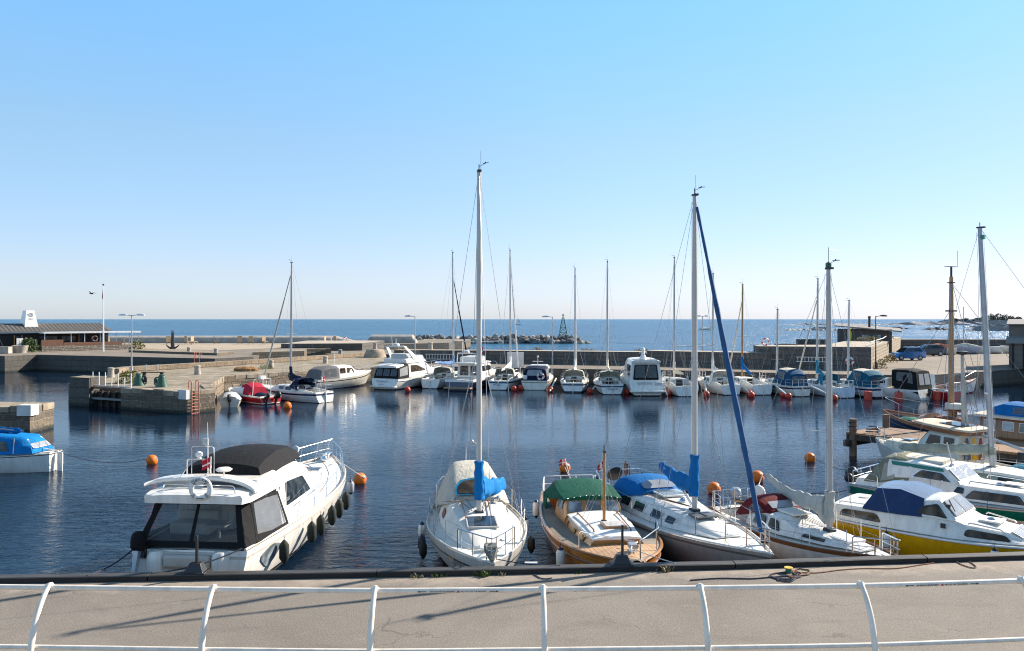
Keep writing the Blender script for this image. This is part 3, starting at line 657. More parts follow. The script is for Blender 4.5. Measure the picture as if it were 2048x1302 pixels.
# breakwater wall + far quay
FQ=[F_,(-12.5,84.5),(-4,84),(6,80.3),(19.6,77),(27.2,72.9),(36.6,70.9),(51.5,80.5),(75,96),(130,124),(130,140),(58,126),(36.2,79.6),(21.4,82.6),(14.4,87.5),(-12,92.5)]
solid('far_quay',FQ,-2,1.5,[CST,QTOP],None,None,None,'structure')
BW=stonem('breakwater_masonry',(.155,.14,.125),(.12,.11,.10),(.085,.08,.075),1.6,.5,wet=False)
BWL=stonem('pale_masonry',(.46,.38,.28),(.38,.31,.22),(.20,.165,.12),1.0,.36,wet=False)
ribbon_wall('breakwater_wall',[(-13.5,91.6),(-2,90.2),(14.4,86.0)],2.2,1.5,2.95,[BW,WALLTOP],'low dark breakwater wall behind the left moored boats','harbour wall','breakwater walls')
ribbon_wall('breakwater_wall',[(14.43,85.9),(25.8,80.0)],2.6,1.5,3.1,[BW,WALLTOP],'middle dark breakwater wall behind the boats, slightly higher','harbour wall','breakwater walls')
m=M(); m.prism([(25.0,81.0),(35.2,78.4),(60,123.5),(56,125.5),(33.5,85.5),(25.5,84.5)],1.5,3.75,0,1); o=m.build('breakwater_wall',[BW,WALLTOP]); tag(o,'tallest breakwater wall with sunlit masonry end beside the parked cars','harbour wall','breakwater walls')
o.data.materials.append(BWL); o.data.polygons[1].material_index=2
ribbon_wall('breakwater_wall',[(60.2,123.8),(130,123.8)],2.5,1.5,3.35,[BW,WALLTOP],'straight dark wall behind the parked cars and dinghies','harbour wall','breakwater walls')
e=empty('stair_rail',(35.6,79.5,1.5),0,'grey steel handrail climbing the sunlit masonry wall','handrail')
m=M(); m.tube([(0,0,2.7),(7.5,13.5,2.75),(12,22,2.9)],.05,6); m.build('rail',GALV,e)
m=M(); m.box((4.6,8.6,1.0),(.22,.22,2.0)); m.build('post',BLACK,e)
bush((37.4,81.0,1.5),.6,1.0,160,LEAFD,'dry yellow grass at the foot of the sunlit masonry wall',.16)
bush((44,93,1.5),1.0,.9,160,LEAFD,'dry yellow grass halfway along the sunlit masonry wall',.16)
bush((52,112,3.7),1.6,1.2,220,LEAFD,'dry grass and shrub on top of the masonry wall near the cars',.2)
bush((44,99,3.7),2.0,.7,200,LEAFD,'low dry grass on top of the masonry wall behind the lamp',.2)
# concrete boulders of the breakwater
ROCKM=mat('breakwater_rock',(.17,.155,.14),.95,var=.55,scale=.8,bump=.6,bscale=3); ROCKP=mat('breakwater_rock_pale',(.36,.33,.29),.95,var=.35,scale=.8,bump=.6,bscale=3)
def rock_mesh(seed,mt):
    rnd=random.Random(seed); bm=bmesh.new(); bmesh.ops.create_icosphere(bm,subdivisions=2,radius=1)
    ax=[(Vector((rnd.gauss(0,1),rnd.gauss(0,1),rnd.gauss(0,1))).normalized(),rnd.uniform(.5,.85)) for _ in range(9)]
    for v in bm.verts:
        for a,l in ax:
            dd=v.co.dot(a)
            if dd>l: v.co-=a*(dd-l)
        v.co*=rnd.uniform(.96,1.04)
    me=bpy.data.meshes.new('rock'); bm.to_mesh(me); bm.free(); me.materials.append(mt)
    for p in me.polygons: p.use_smooth=False
    return me
RM=[rock_mesh(i,ROCKM if i%3 else ROCKP) for i in range(9)]
def boulder(loc,s,label,group,i):
    o=bpy.data.objects.new('boulder',RM[i%9]); COL.objects.link(o); o.location=loc
    o.scale=(s*random.uniform(.9,1.4),s*random.uniform(.8,1.2),s*random.uniform(.7,1.0)); o.rotation_euler=(random.uniform(-.4,.4),random.uniform(-.4,.4),random.uniform(0,6.28))
    return tag(o,label,'boulder',group)
i=0
x=-27.0
while x<20.5:
    for row,(yy,zz) in enumerate(((213.5,.45),(215.5,1.35))):
        if row==1 and x>17: continue
        boulder((x+random.uniform(-.5,.5)+row*.6,yy+random.uniform(-.6,.6),zz+random.uniform(-.25,.3)-(max(0,x-15)*.12)),random.uniform(.75,1.25),'angular grey boulder piled on the low rock breakwater in the sea','boulders of the rock breakwater',i); i+=1
    x+=1.15
m=M(); rings=[]
for k in range(25):
    x=-28+49*k/24; hz=(1.5 if x<15 else 1.5-(x-15)*.22); rings.append([(x,213,-.6),(x,215,max(.2,hz)*.55),(x,217,max(.3,hz)),(x,220,max(.2,hz)*.9),(x,224,-.6)])
m.loft(rings,0,False); tag(m.build('rubble_core',ROCKM),'low rubble core filling the gaps behind the breakwater boulders','rubble',None,'stuff')
# lattice beacon
TEAL=mat('beacon_green',(.01,.16,.13),.5)
e=empty('lattice_beacon',(13.8,216,1.6),0,'green lattice beacon tower standing on the rock breakwater','beacon')
m=M(); H=5.2
for sx in (-1,1):
    for sy in (-1,1): m.tube([(sx*1.15,sy*1.15,0),(sx*.25,sy*.25,H)],.085,5)
for k in range(5):
    z=H*k/4; q=1.15-.9*k/4
    m.tube([(-q,-q,z),(q,-q,z),(q,q,z),(-q,q,z)],.05,4,0,True)
    if k<4:
        z2=H*(k+1)/4; q2=1.15-.9*(k+1)/4
        for a,b in (((-1,-1),(1,-1)),((1,-1),(1,1)),((1,1),(-1,1)),((-1,1),(-1,-1))):
            m.tube([(a[0]*q,a[1]*q,z),(b[0]*q2,b[1]*q2,z2)],.035,4); m.tube([(b[0]*q,b[1]*q,z),(a[0]*q2,a[1]*q2,z2)],.035,4)
m.build('lattice_tower',TEAL,e)
m=M(); m.lathe([(.35,H),(.35,H+.08),(.12,H+.1),(.12,H+.5),(.2,H+.52),(.2,H+.95),(.06,H+1.1),(0,H+1.15)],10); m.build('lantern',mat('lantern_grey',(.12,.12,.12),.5),e)
# skerries and island
SK=mat('skerry_rock',(.24,.235,.235),.95,var=.35,scale=.05,bump=.5,bscale=.5)  # distance haze put into the rock colour by lightening it
def skerry(name,x0,x1,y,h,wd,seed,mt=SK):
    rnd=random.Random(seed); m=M(); n=60; rings=[]
    for k in range(n+1):
        t=k/n; x=x0+(x1-x0)*t; env=min(1,6*t,6*(1-t)); hh=h*env*(.35+.65*rnd.random()); yy=y+rnd.uniform(-1,1)*wd*.2
        rings.append([(x,yy-wd*.5,-1),(x+rnd.uniform(-2,2),yy-wd*.25,hh*.45),(x,yy,hh),(x,yy+wd*.3,hh*.6),(x,yy+wd*.5,-1)])
    m.loft(rings,0,False); return tag(m.build(name,mt,angle=10),kind='structure')
def skp(px0,px1,py,h,wd,seed,mt=SK):
    d=F*CAMZ/(py-638); return skerry('skerry',(px0-1024)*d/F,(px1-1024)*d/F,d,h,wd,seed,mt)
skp(1562,1690,660.5,1.1,14,1); skp(1625,1662,660,2.2,12,2); skp(1560,1810,649.5,1.7,30,3); skp(1770,2060,649.5,4.0,50,4); skp(1765,1815,658,1.6,10,5); skp(1850,1905,660,1.8,10,6); skp(1930,2100,661.5,3.4,16,7); skp(1690,1745,660,2.0,10,8)
d=900.0; skerry('island_terrain',(1875-1024)*d/F,(2110-1024)*d/F,d,7,90,11)
skp(1940,2080,655.5,3.5,25,12)
TR=mat('island_tree_leaf',(.11,.125,.09),.9,var=.4,scale=.3)  # leaf colour lightened to carry the haze over the island
for k,(px,h,wd) in enumerate(((1905,4.2,8),(1925,4.5,9),(1960,6.5,12),(1975,9.5,12),(1990,10,13),(2004,9,11),(2016,7.5,10),(2030,6,10),(1948,5,8))):
    e=empty('island_tree',((px-1024)*d/F,d-4,3),0,('low wind bent tree on the left part of the far island' if k in(0,1,8) else 'taller dark tree in the grove on the far island'),'tree','trees on the far island')
    m=M(); m.tube([(0,0,0),(.4,0,h*.5)],.4,5); m.build('trunk',mat('bark',(.06,.05,.04),.9),e)
    m=M()
    for q in range(230):
        a=random.uniform(0,2*PI); r=random.random()**.5; z=random.random()
        p=Vector((wd*.5*r*math.cos(a)*(1-.3*z)+z*1.5,wd*.3*r*math.sin(a),h*(.25+.75*z*(1-.45*r*r))))
        t=Vector((random.gauss(0,1),random.gauss(0,1),random.gauss(.6,1))).normalized(); u=t.orthogonal().normalized(); v=t.cross(u); s=random.uniform(.5,1.1)
        m.add([p-u*s,p+v*s*.7,p+u*s,p-v*s*.7],[(0,1,2,3)])
    m.build('crown',TR,e)
CO=Vector((-71.3,110.5,2)); CR=R(45)
def cw(x,y,z=0): return CO+Vector((math.cos(CR)*.53*x-math.sin(CR)*y,math.sin(CR)*.53*x+math.cos(CR)*y,z))
# ---------------------------------------------------------------- lamps, flagpole, life rings
LAMPW=mat('lamp_glass_white',(.75,.76,.78),.3)
def lamp(loc,h,heads,label,mt=GALV,tilt=0):
    e=empty('street_lamp',loc,tilt,label,'lamp','lamps along the harbour')
    m=M(); m.tube([(0,0,0),(0,0,h*.4),(0,0,h)],[.075,.06,.045],8); m.box((0,0,.35),(.17,.17,.7)); m.build('pole',mt,e)
    for s in heads:
        m=M(); m.tube([(0,0,h-.05),(s*.35,0,h),(s*.5,0,h+.02)],.03,6)
        m.build('arm',mt,e)
        m=M(); m.loft([[(s*.42,-.06,h-.02),(s*.42,.06,h-.02),(s*.42,.06,h+.06),(s*.42,-.06,h+.06)],[(s*.7,-.15,h-.05),(s*.7,.15,h-.05),(s*.7,.11,h+.13),(s*.7,-.11,h+.13)],[(s*1.05,-.13,h-.05),(s*1.05,.13,h-.05),(s*1.05,.08,h+.08),(s*1.05,-.08,h+.08)],[(s*1.15,-.06,h-.03),(s*1.15,.06,h-.03),(s*1.15,.05,h+.03),(s*1.15,-.05,h+.03)]])
        m.build('lamp_head',LAMPW if len(heads)>1 else mt,e)
lamp((-34.0,71.5,1.5),5.35,(-1,1),'tall grey lamp post with two lamp heads on the granite pier')
lamp((-10.7,88.3,1.5),5.3,(-1,),'slim lamp post with one head behind the flybridge motor yacht')
lamp((4.45,88,1.5),5.25,(-1,),'slim lamp post with one head left of the lattice beacon')
lamp((20.6,86.5,1.5),5.3,(-.5,.5),'slim lamp post with a flat cap right of the white mast')
lamp((36.6,80.5,1.5),5.3,(1,),'slim lamp post with one head beside the sunlit masonry wall',BLACK)
e=empty('flagpole',(-56.6,110.8,2),0,'white flagpole with a furled flag in front of the cafe','flagpole')
m=M(); m.tube([(0,0,0),(0,0,9.15)],[.12,.06],8); m.build('pole',WHITEP,e)
m=M(); m.ball((0,0,9.25),.14,8); m.build('finial',BLACK,e)
m=M(); m.loft([[(-.04,-.03,7.2),(-.1,.0,7.2),(-.04,.03,7.2)],[(-.05,-.08,7.6),(-.2,.02,7.5),(-.05,.08,7.6)],[(-.04,-.03,8.6),(-.08,0,8.6),(-.04,.03,8.6)]]); m.build('flag',CANRED,e)
FEA=mat('bird_feathers',(.035,.033,.035),.8)
m=M(); m.loft([[Vector((x,r*math.cos(a),r*.8*math.sin(a))) for a in [2*PI*k/8 for k in range(8)]] for x,r in ((-.28,.02),(-.12,.075),(.05,.085),(.17,.06),(.24,.05),(.30,.035),(.37,.006))])
for s in (-1,1): m.add([(-.02,s*.05,.04),(.10,s*.05,.04),(.12,s*.25,.16),(-.04,s*.27,.15),(-.04,s*.55,.09),(.03,s*.50,.10)],[(0,1,2,3),(3,2,5,4)])
m.add([(-.24,-.02,0),(-.46,-.08,.0),(-.46,.08,0),(-.24,.02,0)],[(0,1,2,3)])
o=m.build('bird',FEA); o.location=WD(183,587,95); o.rotation_euler=(R(14),R(-8),R(155)); o.scale=(1.3,1.3,1.3); tag(o,'dark bird flying left of the white flagpole','bird')
LRW=mat('ring_white',(.75,.74,.72),.5); LRR=mat('ring_red',(.55,.05,.04),.5)
def ringmesh(r,t,n=24,segs=8):
    m=M()
    rings=[[((r+t*math.cos(b))*math.cos(a),t*.8*math.sin(b),(r+t*math.cos(b))*math.sin(a)) for b in [2*PI*j/segs for j in range(segs)]] for a in [2*PI*k/n for k in range(n)]]
    m.loft(rings,0,True,(0,0),wrap=True)
    for i in range(len(m.m)):
        k=(i//segs)%n
        if k%6 in (0,1): m.m[i]=1
    return m
def lifering(loc,rz,label,r=.33,backing=None):
    e=empty('life_ring',loc,rz,label,'life ring','life rings around the harbour')
    ringmesh(r,.09).build('ring',[LRW,LRR],e)
    if backing:
        m=M(); m.box((0,.14,0),(.75,.06,.85)); m.build('backboard',backing,e)
    m=M(); m.tube([(r*1.25*math.cos(a),.02,r*1.25*math.sin(a)) for a in [2*PI*k/16 for k in range(16)]],.018,4,0,True); m.build('grab_line',ROPEW,e)
lifering((-31.1,148.9,2.75),0,'red and white life ring on the end of the long rounded sea wall')
lifering((-12.0,91.1,2.5),0,'red and white life ring on the dark wall beside the flybridge motor yacht')
lifering((33.2,78.65,2.35),R(-14),'red and white life ring on the tall dark wall left of the lamp')
lifering((26.1,82.4,4.15),0,'red and white life ring on a post above the breakwater wall')
lifering(cw(24.5,.80,1.6),CR,'red and white life ring on the dark cafe wall by the flagpole',.36)
m=M(); m.tube([(0,0,0),(0,0,1.1)],.04,6); o=m.build('ring_post',GALV); o.location=(26.1,82.6,3.1); tag(o,'short grey post behind the life ring on the breakwater wall','post')
def wall_ladder(a,b,h,n,label):
    a,b=Vector(a),Vector(b); e=empty('rescue_ladder',a,0,label,'ladder','white rescue ladders hung on the walls'); u=b-a
    for z in (0,h):
        m=M(); m.tube([Vector((0,0,z)),u+Vector((0,0,z))],.035,5); m.build('stile',WHITEP,e)
    for i in range(n):
        m=M(); p=u*((i+.5)/n); m.tube([p,p+Vector((0,0,h))],.03,4); m.build('rung',WHITEP,e)
wall_ladder((28.4,79.95,2.25),(31.6,79.15,2.25),.45,10,'long white rescue ladder hung flat on the tallest breakwater wall')
wall_ladder((-9.9,91.0,1.95),(-6.6,90.6,1.95),.55,10,'white rescue ladder hung on the low dark wall behind the moored sailboats')
wall_ladder((-36.2,149.0,2.2),(-33.0,149.0,2.2),.4,9,'white rescue ladder hung on the long rounded sea wall')
# ---------------------------------------------------------------- cafe
SLATE=mat('roof_felt',(.115,.105,.095),.85,var=.18,scale=1.0); DKW=woodm('dark_cladding',(.010,.0095,.010),(.022,.021,.021),.8,0,plank=.16,pdir='x'); FASC=mat('fascia_white',(.68,.68,.68),.6)
e=empty('cafe_building',cw(3.2,0),CR,'long dark timber cafe with grey standing seam roof','building'); e.scale=(.53,1,1)
def bb(name,c,s,mt,p=e,bev=0):
    m=M(); m.box(c,s); return m.build(name,mt,p,bevel=bev)
bb('wall',(5.4,4.0,1.2),(39.2,6.0,2.4),DKW)
def roof(x0,x1,y0,y1,ze,zr):
    ym=(y0+y1)/2; m=M()
    m.loft([[(x0,y0,ze),(x0,ym,zr),(x0,y1,ze),(x0,y1,ze-.15),(x0,y0,ze-.15)],[(x1,y0,ze),(x1-.6,ym,zr),(x1,y1,ze),(x1,y1,ze-.15),(x1,y0,ze-.15)]])
    x=x0+.3
    while x<x1-.9:
        m.tube([(x,y0,ze+.02),(x,ym,zr+.02)],.04,4); x+=1.0
    return m.build('roof',SLATE,e,angle=20)
roof(-14,25.7,.2,8.2,2.72,3.85)
bb('fascia',(19.3,-1.1,2.55),(25.0,2.3,.22),FASC)
for x in (7.2,13.6,17.0,21,25.2,28.8,31.3): bb('veranda_post',(x,-2.0,1.25),(.12,.12,2.4),FASC if x<20 else GALV)
for x,wv,mt in ((9.5,4.4,GLASS),(14.6,3.4,GLASS),(20.6,1.8,GLASS),(-4,2.2,GLASS),(23.6,2.4,GLASS)):
    f=bb('window',(x,.97,1.25),(wv,.08,1.5),mt); 
    bb('frame',(x,.99,.46),(wv+.1,.1,.08),DKWOOD,f)
dr=bb('door',(2.3,.97,1.05),(1.5,.08,2.1),GLASS); bb('frame',(1.4,.95,1.1),(.22,.12,2.2),MAST_WOOD,dr); bb('frame',(3.2,.95,1.1),(.22,.12,2.2),MAST_WOOD,dr)
d2=bb('door',(17.9,.97,1.05),(1.2,.08,2.1),GLASS); bb('frame',(17.2,.95,1.1),(.2,.12,2.2),VARN2,d2); bb('frame',(18.7,.95,1.1),(.2,.12,2.2),VARN2,d2)
chx,chy=6.2,4.0
m=M(); m.loft([[(chx-1.75,chy-1.6,3.0),(chx+1.75,chy-1.6,3.0),(chx+1.75,chy+1.6,3.0),(chx-1.75,chy+1.6,3.0)],[(chx-.97,chy-.9,5.75),(chx+.97,chy-.9,5.75),(chx+.97,chy+.9,5.75),(chx-.97,chy+.9,5.75)]])
ch=m.build('chimney',WHITEP,e)
# logo blocks and lettering on the chimney front
GREYL=mat('sign_grey',(.30,.30,.31),.6)
def chf(x,z): return (chx+x,chy-1.6+.7*(z-3.0)/2.75-.03,z)
m=M()
for x,z,wv,h in ((-.42,5.1,.10,.45),(.1,5.3,.7,.07),(.1,5.1,.7,.07),(.1,4.9,.7,.07),(.42,5.1,.10,.45)): m.box(chf(x,z),(wv,.05,h),0)
m.build('sign_emblem',GREYL,ch)
text_mesh('BEACH',.34,frame(chf(0,4.5),(1,0,0),(0,.2,1)),GREYL,'sign_lettering',ch)
# banners, fence, gabion, planters
def banner(x,h,label,body=None):
    ee=empty('advert_banner',cw(x,-.4,.1),CR,label,'banner')
    m=M(); m.box((0,0,h/2),(.8,.05,h)); m.build('panel',WHITEP,ee)
    m=M(); m.box((-.05,-.03,h*.5),(.08,.01,h*.6)); m.box((.22,-.03,h*.62),(.05,.01,h*.35)); m.build('print',GREYL,ee)
    m=M(); m.box((0,0,.03),(1.2,.5,.06)); m.build('foot',BLACK,ee)
banner(-1.6,2.0,'tall white printed banner left of the cafe door'); banner(5.3,1.7,'shorter bluish white banner right of the cafe door')
fe=empty('terrace_fence',cw(9,-4.4),CR,'brown plank fence around the cafe terrace','fence'); fe.scale=(.53,1,1)
m=M()
m.box((2.0,0,1.05),(5.2,.08,1.1)); m.build('tall_panel',woodm('fence_wood',(.16,.075,.045),(.24,.12,.07),.8,0,plank=.2,pdir='x'),fe)
m=M(); m.box((12.0,0,.85),(14.6,.08,.7)); m.build('low_panel',MC['fence_wood'],fe)
for k in range(8):
    m=M(); m.box((-.6+k*2.85,.06,.6),(.12,.12,1.2 if k>1 else 1.6)); m.build('post',DKWOOD,fe)
GAB=stonem('gabion_stone',(.45,.38,.30),(.25,.21,.17),(.06,.05,.045),.32,.22,wet=False)
m=M(); m.prism([tuple(cw(x,y)[:2]) for x,y in ((8.2,-5.1),(30.5,-5.1),(30.5,-4.6),(8.2,-4.6))],2,2.75,0,0); tag(m.build('gabion_wall',GAB),'low stone filled gabion wall below the cafe terrace fence','wall')
bush(cw(5.2,-5.3),1.3,2.2,420,BUSHG,'dark green bush beside the cafe terrace steps',.3)
bush(cw(32.5,-4.5),1.3,1.4,260,BUSHM,'yellowish bush at the right end of the cafe terrace',.25)
m=M(); m.lathe([(.75,0),(.95,.9),(1.0,1.0),(.8,1.0),(.75,.8)],12); o=m.build('planter',GRAN); o.location=cw(2.2,-7.5); tag(o,'round stone planter on the quay left of the cafe bush','planter')
m=M(); m.box((0,0,.45),(2.6,.9,.9)); o=m.build('concrete_block',CONC,bevel=.04); o.location=cw(-2.2,-7.8); tag(o,'pale concrete block beside the round planter','block')
bush(cw(-6,-7.5),.9,.7,120,BUSHG,'green plant in the dark crate left of the concrete block',.22)
# anchor monument
e=empty('anchor',(-50.9,120,2),R(20),'big black ship anchor standing upright as a monument','anchor'); e.scale=(.8,.8,.8)
m=M(); m.tube([(0,0,.1),(0,0,3.1)],[.36,.24],8); m.build('shank',BLACK,e)
m=M(); m.tube(bez((-1.1,0,.75),(0,0,-.55),(1.1,0,.75),10),[.06,.12,.15,.17,.18,.18,.18,.17,.15,.12,.06],8)
for s in (-1,1): m.loft([[(s*.95,-.25,.55),(s*.95,.25,.55),(s*.85,.25,.5),(s*.85,-.25,.5)],[(s*1.2,-.03,1.0),(s*1.2,.03,1.0),(s*1.15,.03,1.0),(s*1.15,-.03,1.0)]])
m.build('arms',BLACK,e)
m=M(); m.tube([(0,-1.0,2.7),(0,1.0,2.7)],.07,6); m.build('stock',BLACK,e)
m=M(); m.tube([(.22*math.cos(a),0,3.3+.22*math.sin(a)) for a in [2*PI*k/12 for k in range(12)]],.05,5,0,True); m.build('ring',BLACK,e)
# chairs on the sand
CHW=mat('chair_wood',(.42,.30,.19),.7,var=.2,scale=5)
def chair():
    e=empty('deck_chair',(0,0,0))
    m=M(); m.box((0,0,.42),(.6,.62,.06)); m.build('seat',CHW,e)
    m=M(); m.box((0,.36,.8),(.6,.06,.75),0,0,0); m.build('backrest',CHW,e)
    for sx in (-.26,.26):
        for sy in (-.26,.3):
            m=M(); m.box((sx,sy,.2),(.06,.06,.4)); m.build('leg',CHW,e)
    return e
cp=chair()
CH=[(-60.5,141,.6,'on the sand left of the others, by the grey path'),(-57.5,142,2.6,'leaning back on the sand beside the anchor, left side'),(-55.6,140,1.2,'facing sideways left of the anchor'),(-52.8,143,2.0,'just left of the anchor against the sea wall'),(-48.3,142,.4,'just right of the anchor against the sea wall'),(-46.0,141,3.4,'second to the right of the anchor'),(-43.8,142,.9,'third to the right of the anchor'),(-33.0,143,1.4,'alone near the sea wall, middle of the sand'),(-31.2,142.5,2.5,'low near the sea wall, right group'),(-66,131,1.0,'by the right end of the cafe terrace'),(-64,133,2.2,'beside the yellowish bush near the terrace')]
for i,(x,y,a,t) in enumerate(CH):
    o=cp if i==0 else copy_tree(cp)
    o.location=(x,y,2.01); o.rotation_euler=(0,0,a); o.scale=(1.25,1.25,1.25); tag(o,'pale wooden deck chair '+t,'chair','deck chairs on the sand')
# ---------------------------------------------------------------- sheds on the right
SHW=woodm('shed_boards',(.085,.07,.06),(.15,.125,.105),.9,0,plank=.2,pdir='x')
SHW2=woodm('shed_boards_grey',(.12,.105,.09),(.20,.175,.15),.9,0,plank=.22,pdir='y')
ROOFG=mat('roof_grey',(.22,.205,.19),.9,var=.15,scale=.7)
e=empty('boat_shed',(51.3,82.6,1.5),R(-33),'weathered grey board shed at the right edge of the quay','shed')
m=M(); m.box((4.0,3.4,2.2),(8,6.5,4.4)); m.build('upper_wall',SHW2,e)
m=M(); m.loft([[(-.2,-.4,4.4),(8.5,-.4,4.4),(8.5,-.4,4.5),(-.2,-.4,4.5)],[(-.2,7.2,4.9),(8.5,7.2,4.9),(8.5,7.2,5.0),(-.2,7.2,5.0)]]); m.build('roof',ROOFG,e)
m=M(); m.box((4.05,-1.2,1.35),(7.6,2.6,2.7)); m.build('lean_to_wall',SHW2,e)
m=M(); m.loft([[(-.2,-2.9,2.55),(8.2,-2.9,2.55),(8.2,-2.9,2.65),(-.2,-2.9,2.65)],[(-.2,.12,3.15),(8.2,.12,3.15),(8.2,.12,3.25),(-.2,.12,3.25)]]); m.build('lean_to_roof',ROOFG,e)
for k in range(4):
    m=M(); m.box((.4+k*.9,-2.53,1.3),(.14,.1,2.6)); m.build('batten',DKW,e)
e=empty('harbour_shed',(41.8,103,2.2),R(-24),'dark wooden shed with flat grey roof behind the breakwater wall','shed'); e.scale=(.74,1,1)
m=M(); m.box((4.4,2.6,1.5),(8.6,5,3.0)); m.build('wall',SHW,e)
m=M(); m.loft([[(-.3,-.7,3.35),(-.3,5.6,3.6),(-.3,5.6,3.75),(-.3,-.7,3.5)],[(10.2,-.7,2.65),(10.2,5.6,2.95),(10.2,5.6,3.1),(10.2,-.7,2.8)]]); m.build('roof',ROOFG,e)
m=M(); m.lathe([(.2,2.9),(.2,4.5),(.26,4.5),(.26,4.65),(0,4.68)],10,0,(5.2,2.2,0)); m.build('stovepipe',BLACK,e)
for x in (4.6,6.4):
    m=M(); m.box((x,.06,1.75),(1.2,.1,1.1)); f=m.build('window',GLASSL,e); m=M(); m.box((x,.03,1.75),(.06,.1,1.1)); m.build('mullion',SHW2,f)
m=M(); m.loft([[(x*.0+2.2+q*wv,.05-.06,z) for q in (-1,1)]+[(2.2+q*wv,.05-.02,z) for q in (1,-1)] for z,wv in ((1.35,.05),(1.9,.19),(2.5,.22),(3.0,.06))]); m.build('surfboard_sign',mat('sign_yellow',(.75,.5,.03),.4),e)
e=empty('low_fence',(37.4,99,2.2),R(-24),'dark board fence left of the harbour shed','fence')
m=M(); m.box((0,0,1.0),(4.2,.1,1.6)); m.build('boards',SHW,e)
m=M(); m.box((-3.4,0,.7),(2.6,.1,1.0)); m.build('lower_boards',SHW,e)
# ---------------------------------------------------------------- cars
def car(loc,rz,label,paint,estate=False):
    e=empty('parked_car',loc,rz,label,'car','cars parked on the quay')
    Lc=4.7 if estate else 4.0; Wd=.88; H=1.5 if estate else 1.6
    def sec(x,zb,zt,wb,wt):  # closed section
        return [(x,-wb,zb),(x,-wb*1.0,zb+(zt-zb)*.5),(x,-wt,zt),(x,wt,zt),(x,wb,zb+(zt-zb)*.5),(x,wb,zb)]
    m=M(); hood=.42
    m.loft([sec(x,zb,zt,wb,wt) for x,zb,zt,wb,wt in ((0,.42,.62,.66,.6),(.12,.28,.78,.80,.70),(.5,.24,.90,Wd,.78),(Lc*.28,.24,1.0,Wd,.82),(Lc*.5,.24,1.02,Wd,.84),(Lc*.8,.24,1.04,Wd,.84),(Lc-.12,.30,1.04,.84,.80),(Lc,.45,.9,.76,.74))])
    m.build('body',paint,e,angle=30)
    m=M(); r0=Lc*.27; r1=Lc*.44; r2=Lc*(.80 if estate else .83); r3=Lc-.10
    def cab(x,z,wv): return [(x,-wv,z),(x,wv,z)]
    m.loft([[(r0,-.80,1.0),(r1,-.64,H-.03),(r1+.35,-.64,H),(r2,-.64,H-.03),(r3,-.77,1.02)],[(r0,.80,1.0),(r1,.64,H-.03),(r1+.35,.64,H),(r2,.64,H-.03),(r3,.77,1.02)]],closed=True); m.build('roof',paint,e,angle=30)
    for s in (-1,1):
        q=[(r0+.12,s*.80,1.04),(r3-.22,s*.785,1.06),(r2-.06,s*.655,H-.10),(r1+.02,s*.655,H-.10)]
        m=M(); m.pane(sub(q,.02,.40,.05,.95),(0,s,.2),.012,.01); m.build('window',GLASS,e)
        m=M(); m.pane(sub(q,.44,.70,.05,.95),(0,s,.2),.012,.01); m.build('window',GLASS,e)
        m=M(); m.pane(sub(q,.74,.97,.05,.95),(0,s,.2),.012,.01); m.build('window',GLASS,e)
        for x in (Lc*.19,Lc*.79):
            m=M(); mt=Matrix.Translation((x,s*.80,.32))@Matrix.Rotation(R(90)*-s,4,'X')
            m.lathe([(.0,-.1),(.30,-.1),(.33,-.06),(.33,.07),(.30,.1),(.2,.1),(.2,.095)],18,0,mt=mt); wl=m.build('wheel',RUBBER,e)
            m=M(); m.lathe([(.2,.06),(.2,.102),(.06,.115),(0,.115)],10,0,mt=mt); m.build('rim',GALV,wl)
        m=M(); m.box((.14,s*.58,.70),(.14,.26,.13)); m.build('headlight',LAMPW,e,bevel=.02)
        m=M(); m.box((Lc-.05,s*.68,.9),(.1,.14,.3)); m.build('tail_light',REDP,e)
        m=M(); m.box((r0+.45,s*.93,1.05),(.2,.14,.14)); m.build('mirror',paint,e,bevel=.02)
        m=M(); m.tube([(r1+.2,s*.55,H-.01),(r1+.3,s*.55,H+.06),(r2-.1,s*.55,H+.05),(r2,s*.55,H-.02)],.025,5); m.build('roof_rail',GALV,e)
    m=M(); q=[(r0+.02,-.74,1.03),(r0+.02,.74,1.03),(r1-.03,.60,H-.06),(r1-.03,-.60,H-.06)]; m.pane(q,(-1,0,.6),.012,.01); m.build('windscreen',GLASS,e)
    m=M(); q=[(r3,-.70,1.08),(r3,.70,1.08),(r2+.03,.58,H-.09),(r2+.03,-.58,H-.09)]; m.pane(q,(1,0,.4),.012,.01); m.build('rear_window',GLASS,e)
    m=M(); m.box((-.01,0,.45),(.06,1.2,.16)); m.build('grille',BLACK,e)
BLUEC=mat('car_blue',(.035,.17,.42),.25,.3,coat=.8,var=.03); BLKC=mat('car_black',(.012,.014,.018),.25,.2,coat=.8,var=.03)
car((46.0,97.0,1.5),R(6),'blue compact car with roof rails parked beside the masonry wall',BLUEC)
car((54.0,108.5,1.5),R(3),'black estate car parked behind the blue car',BLKC,True)
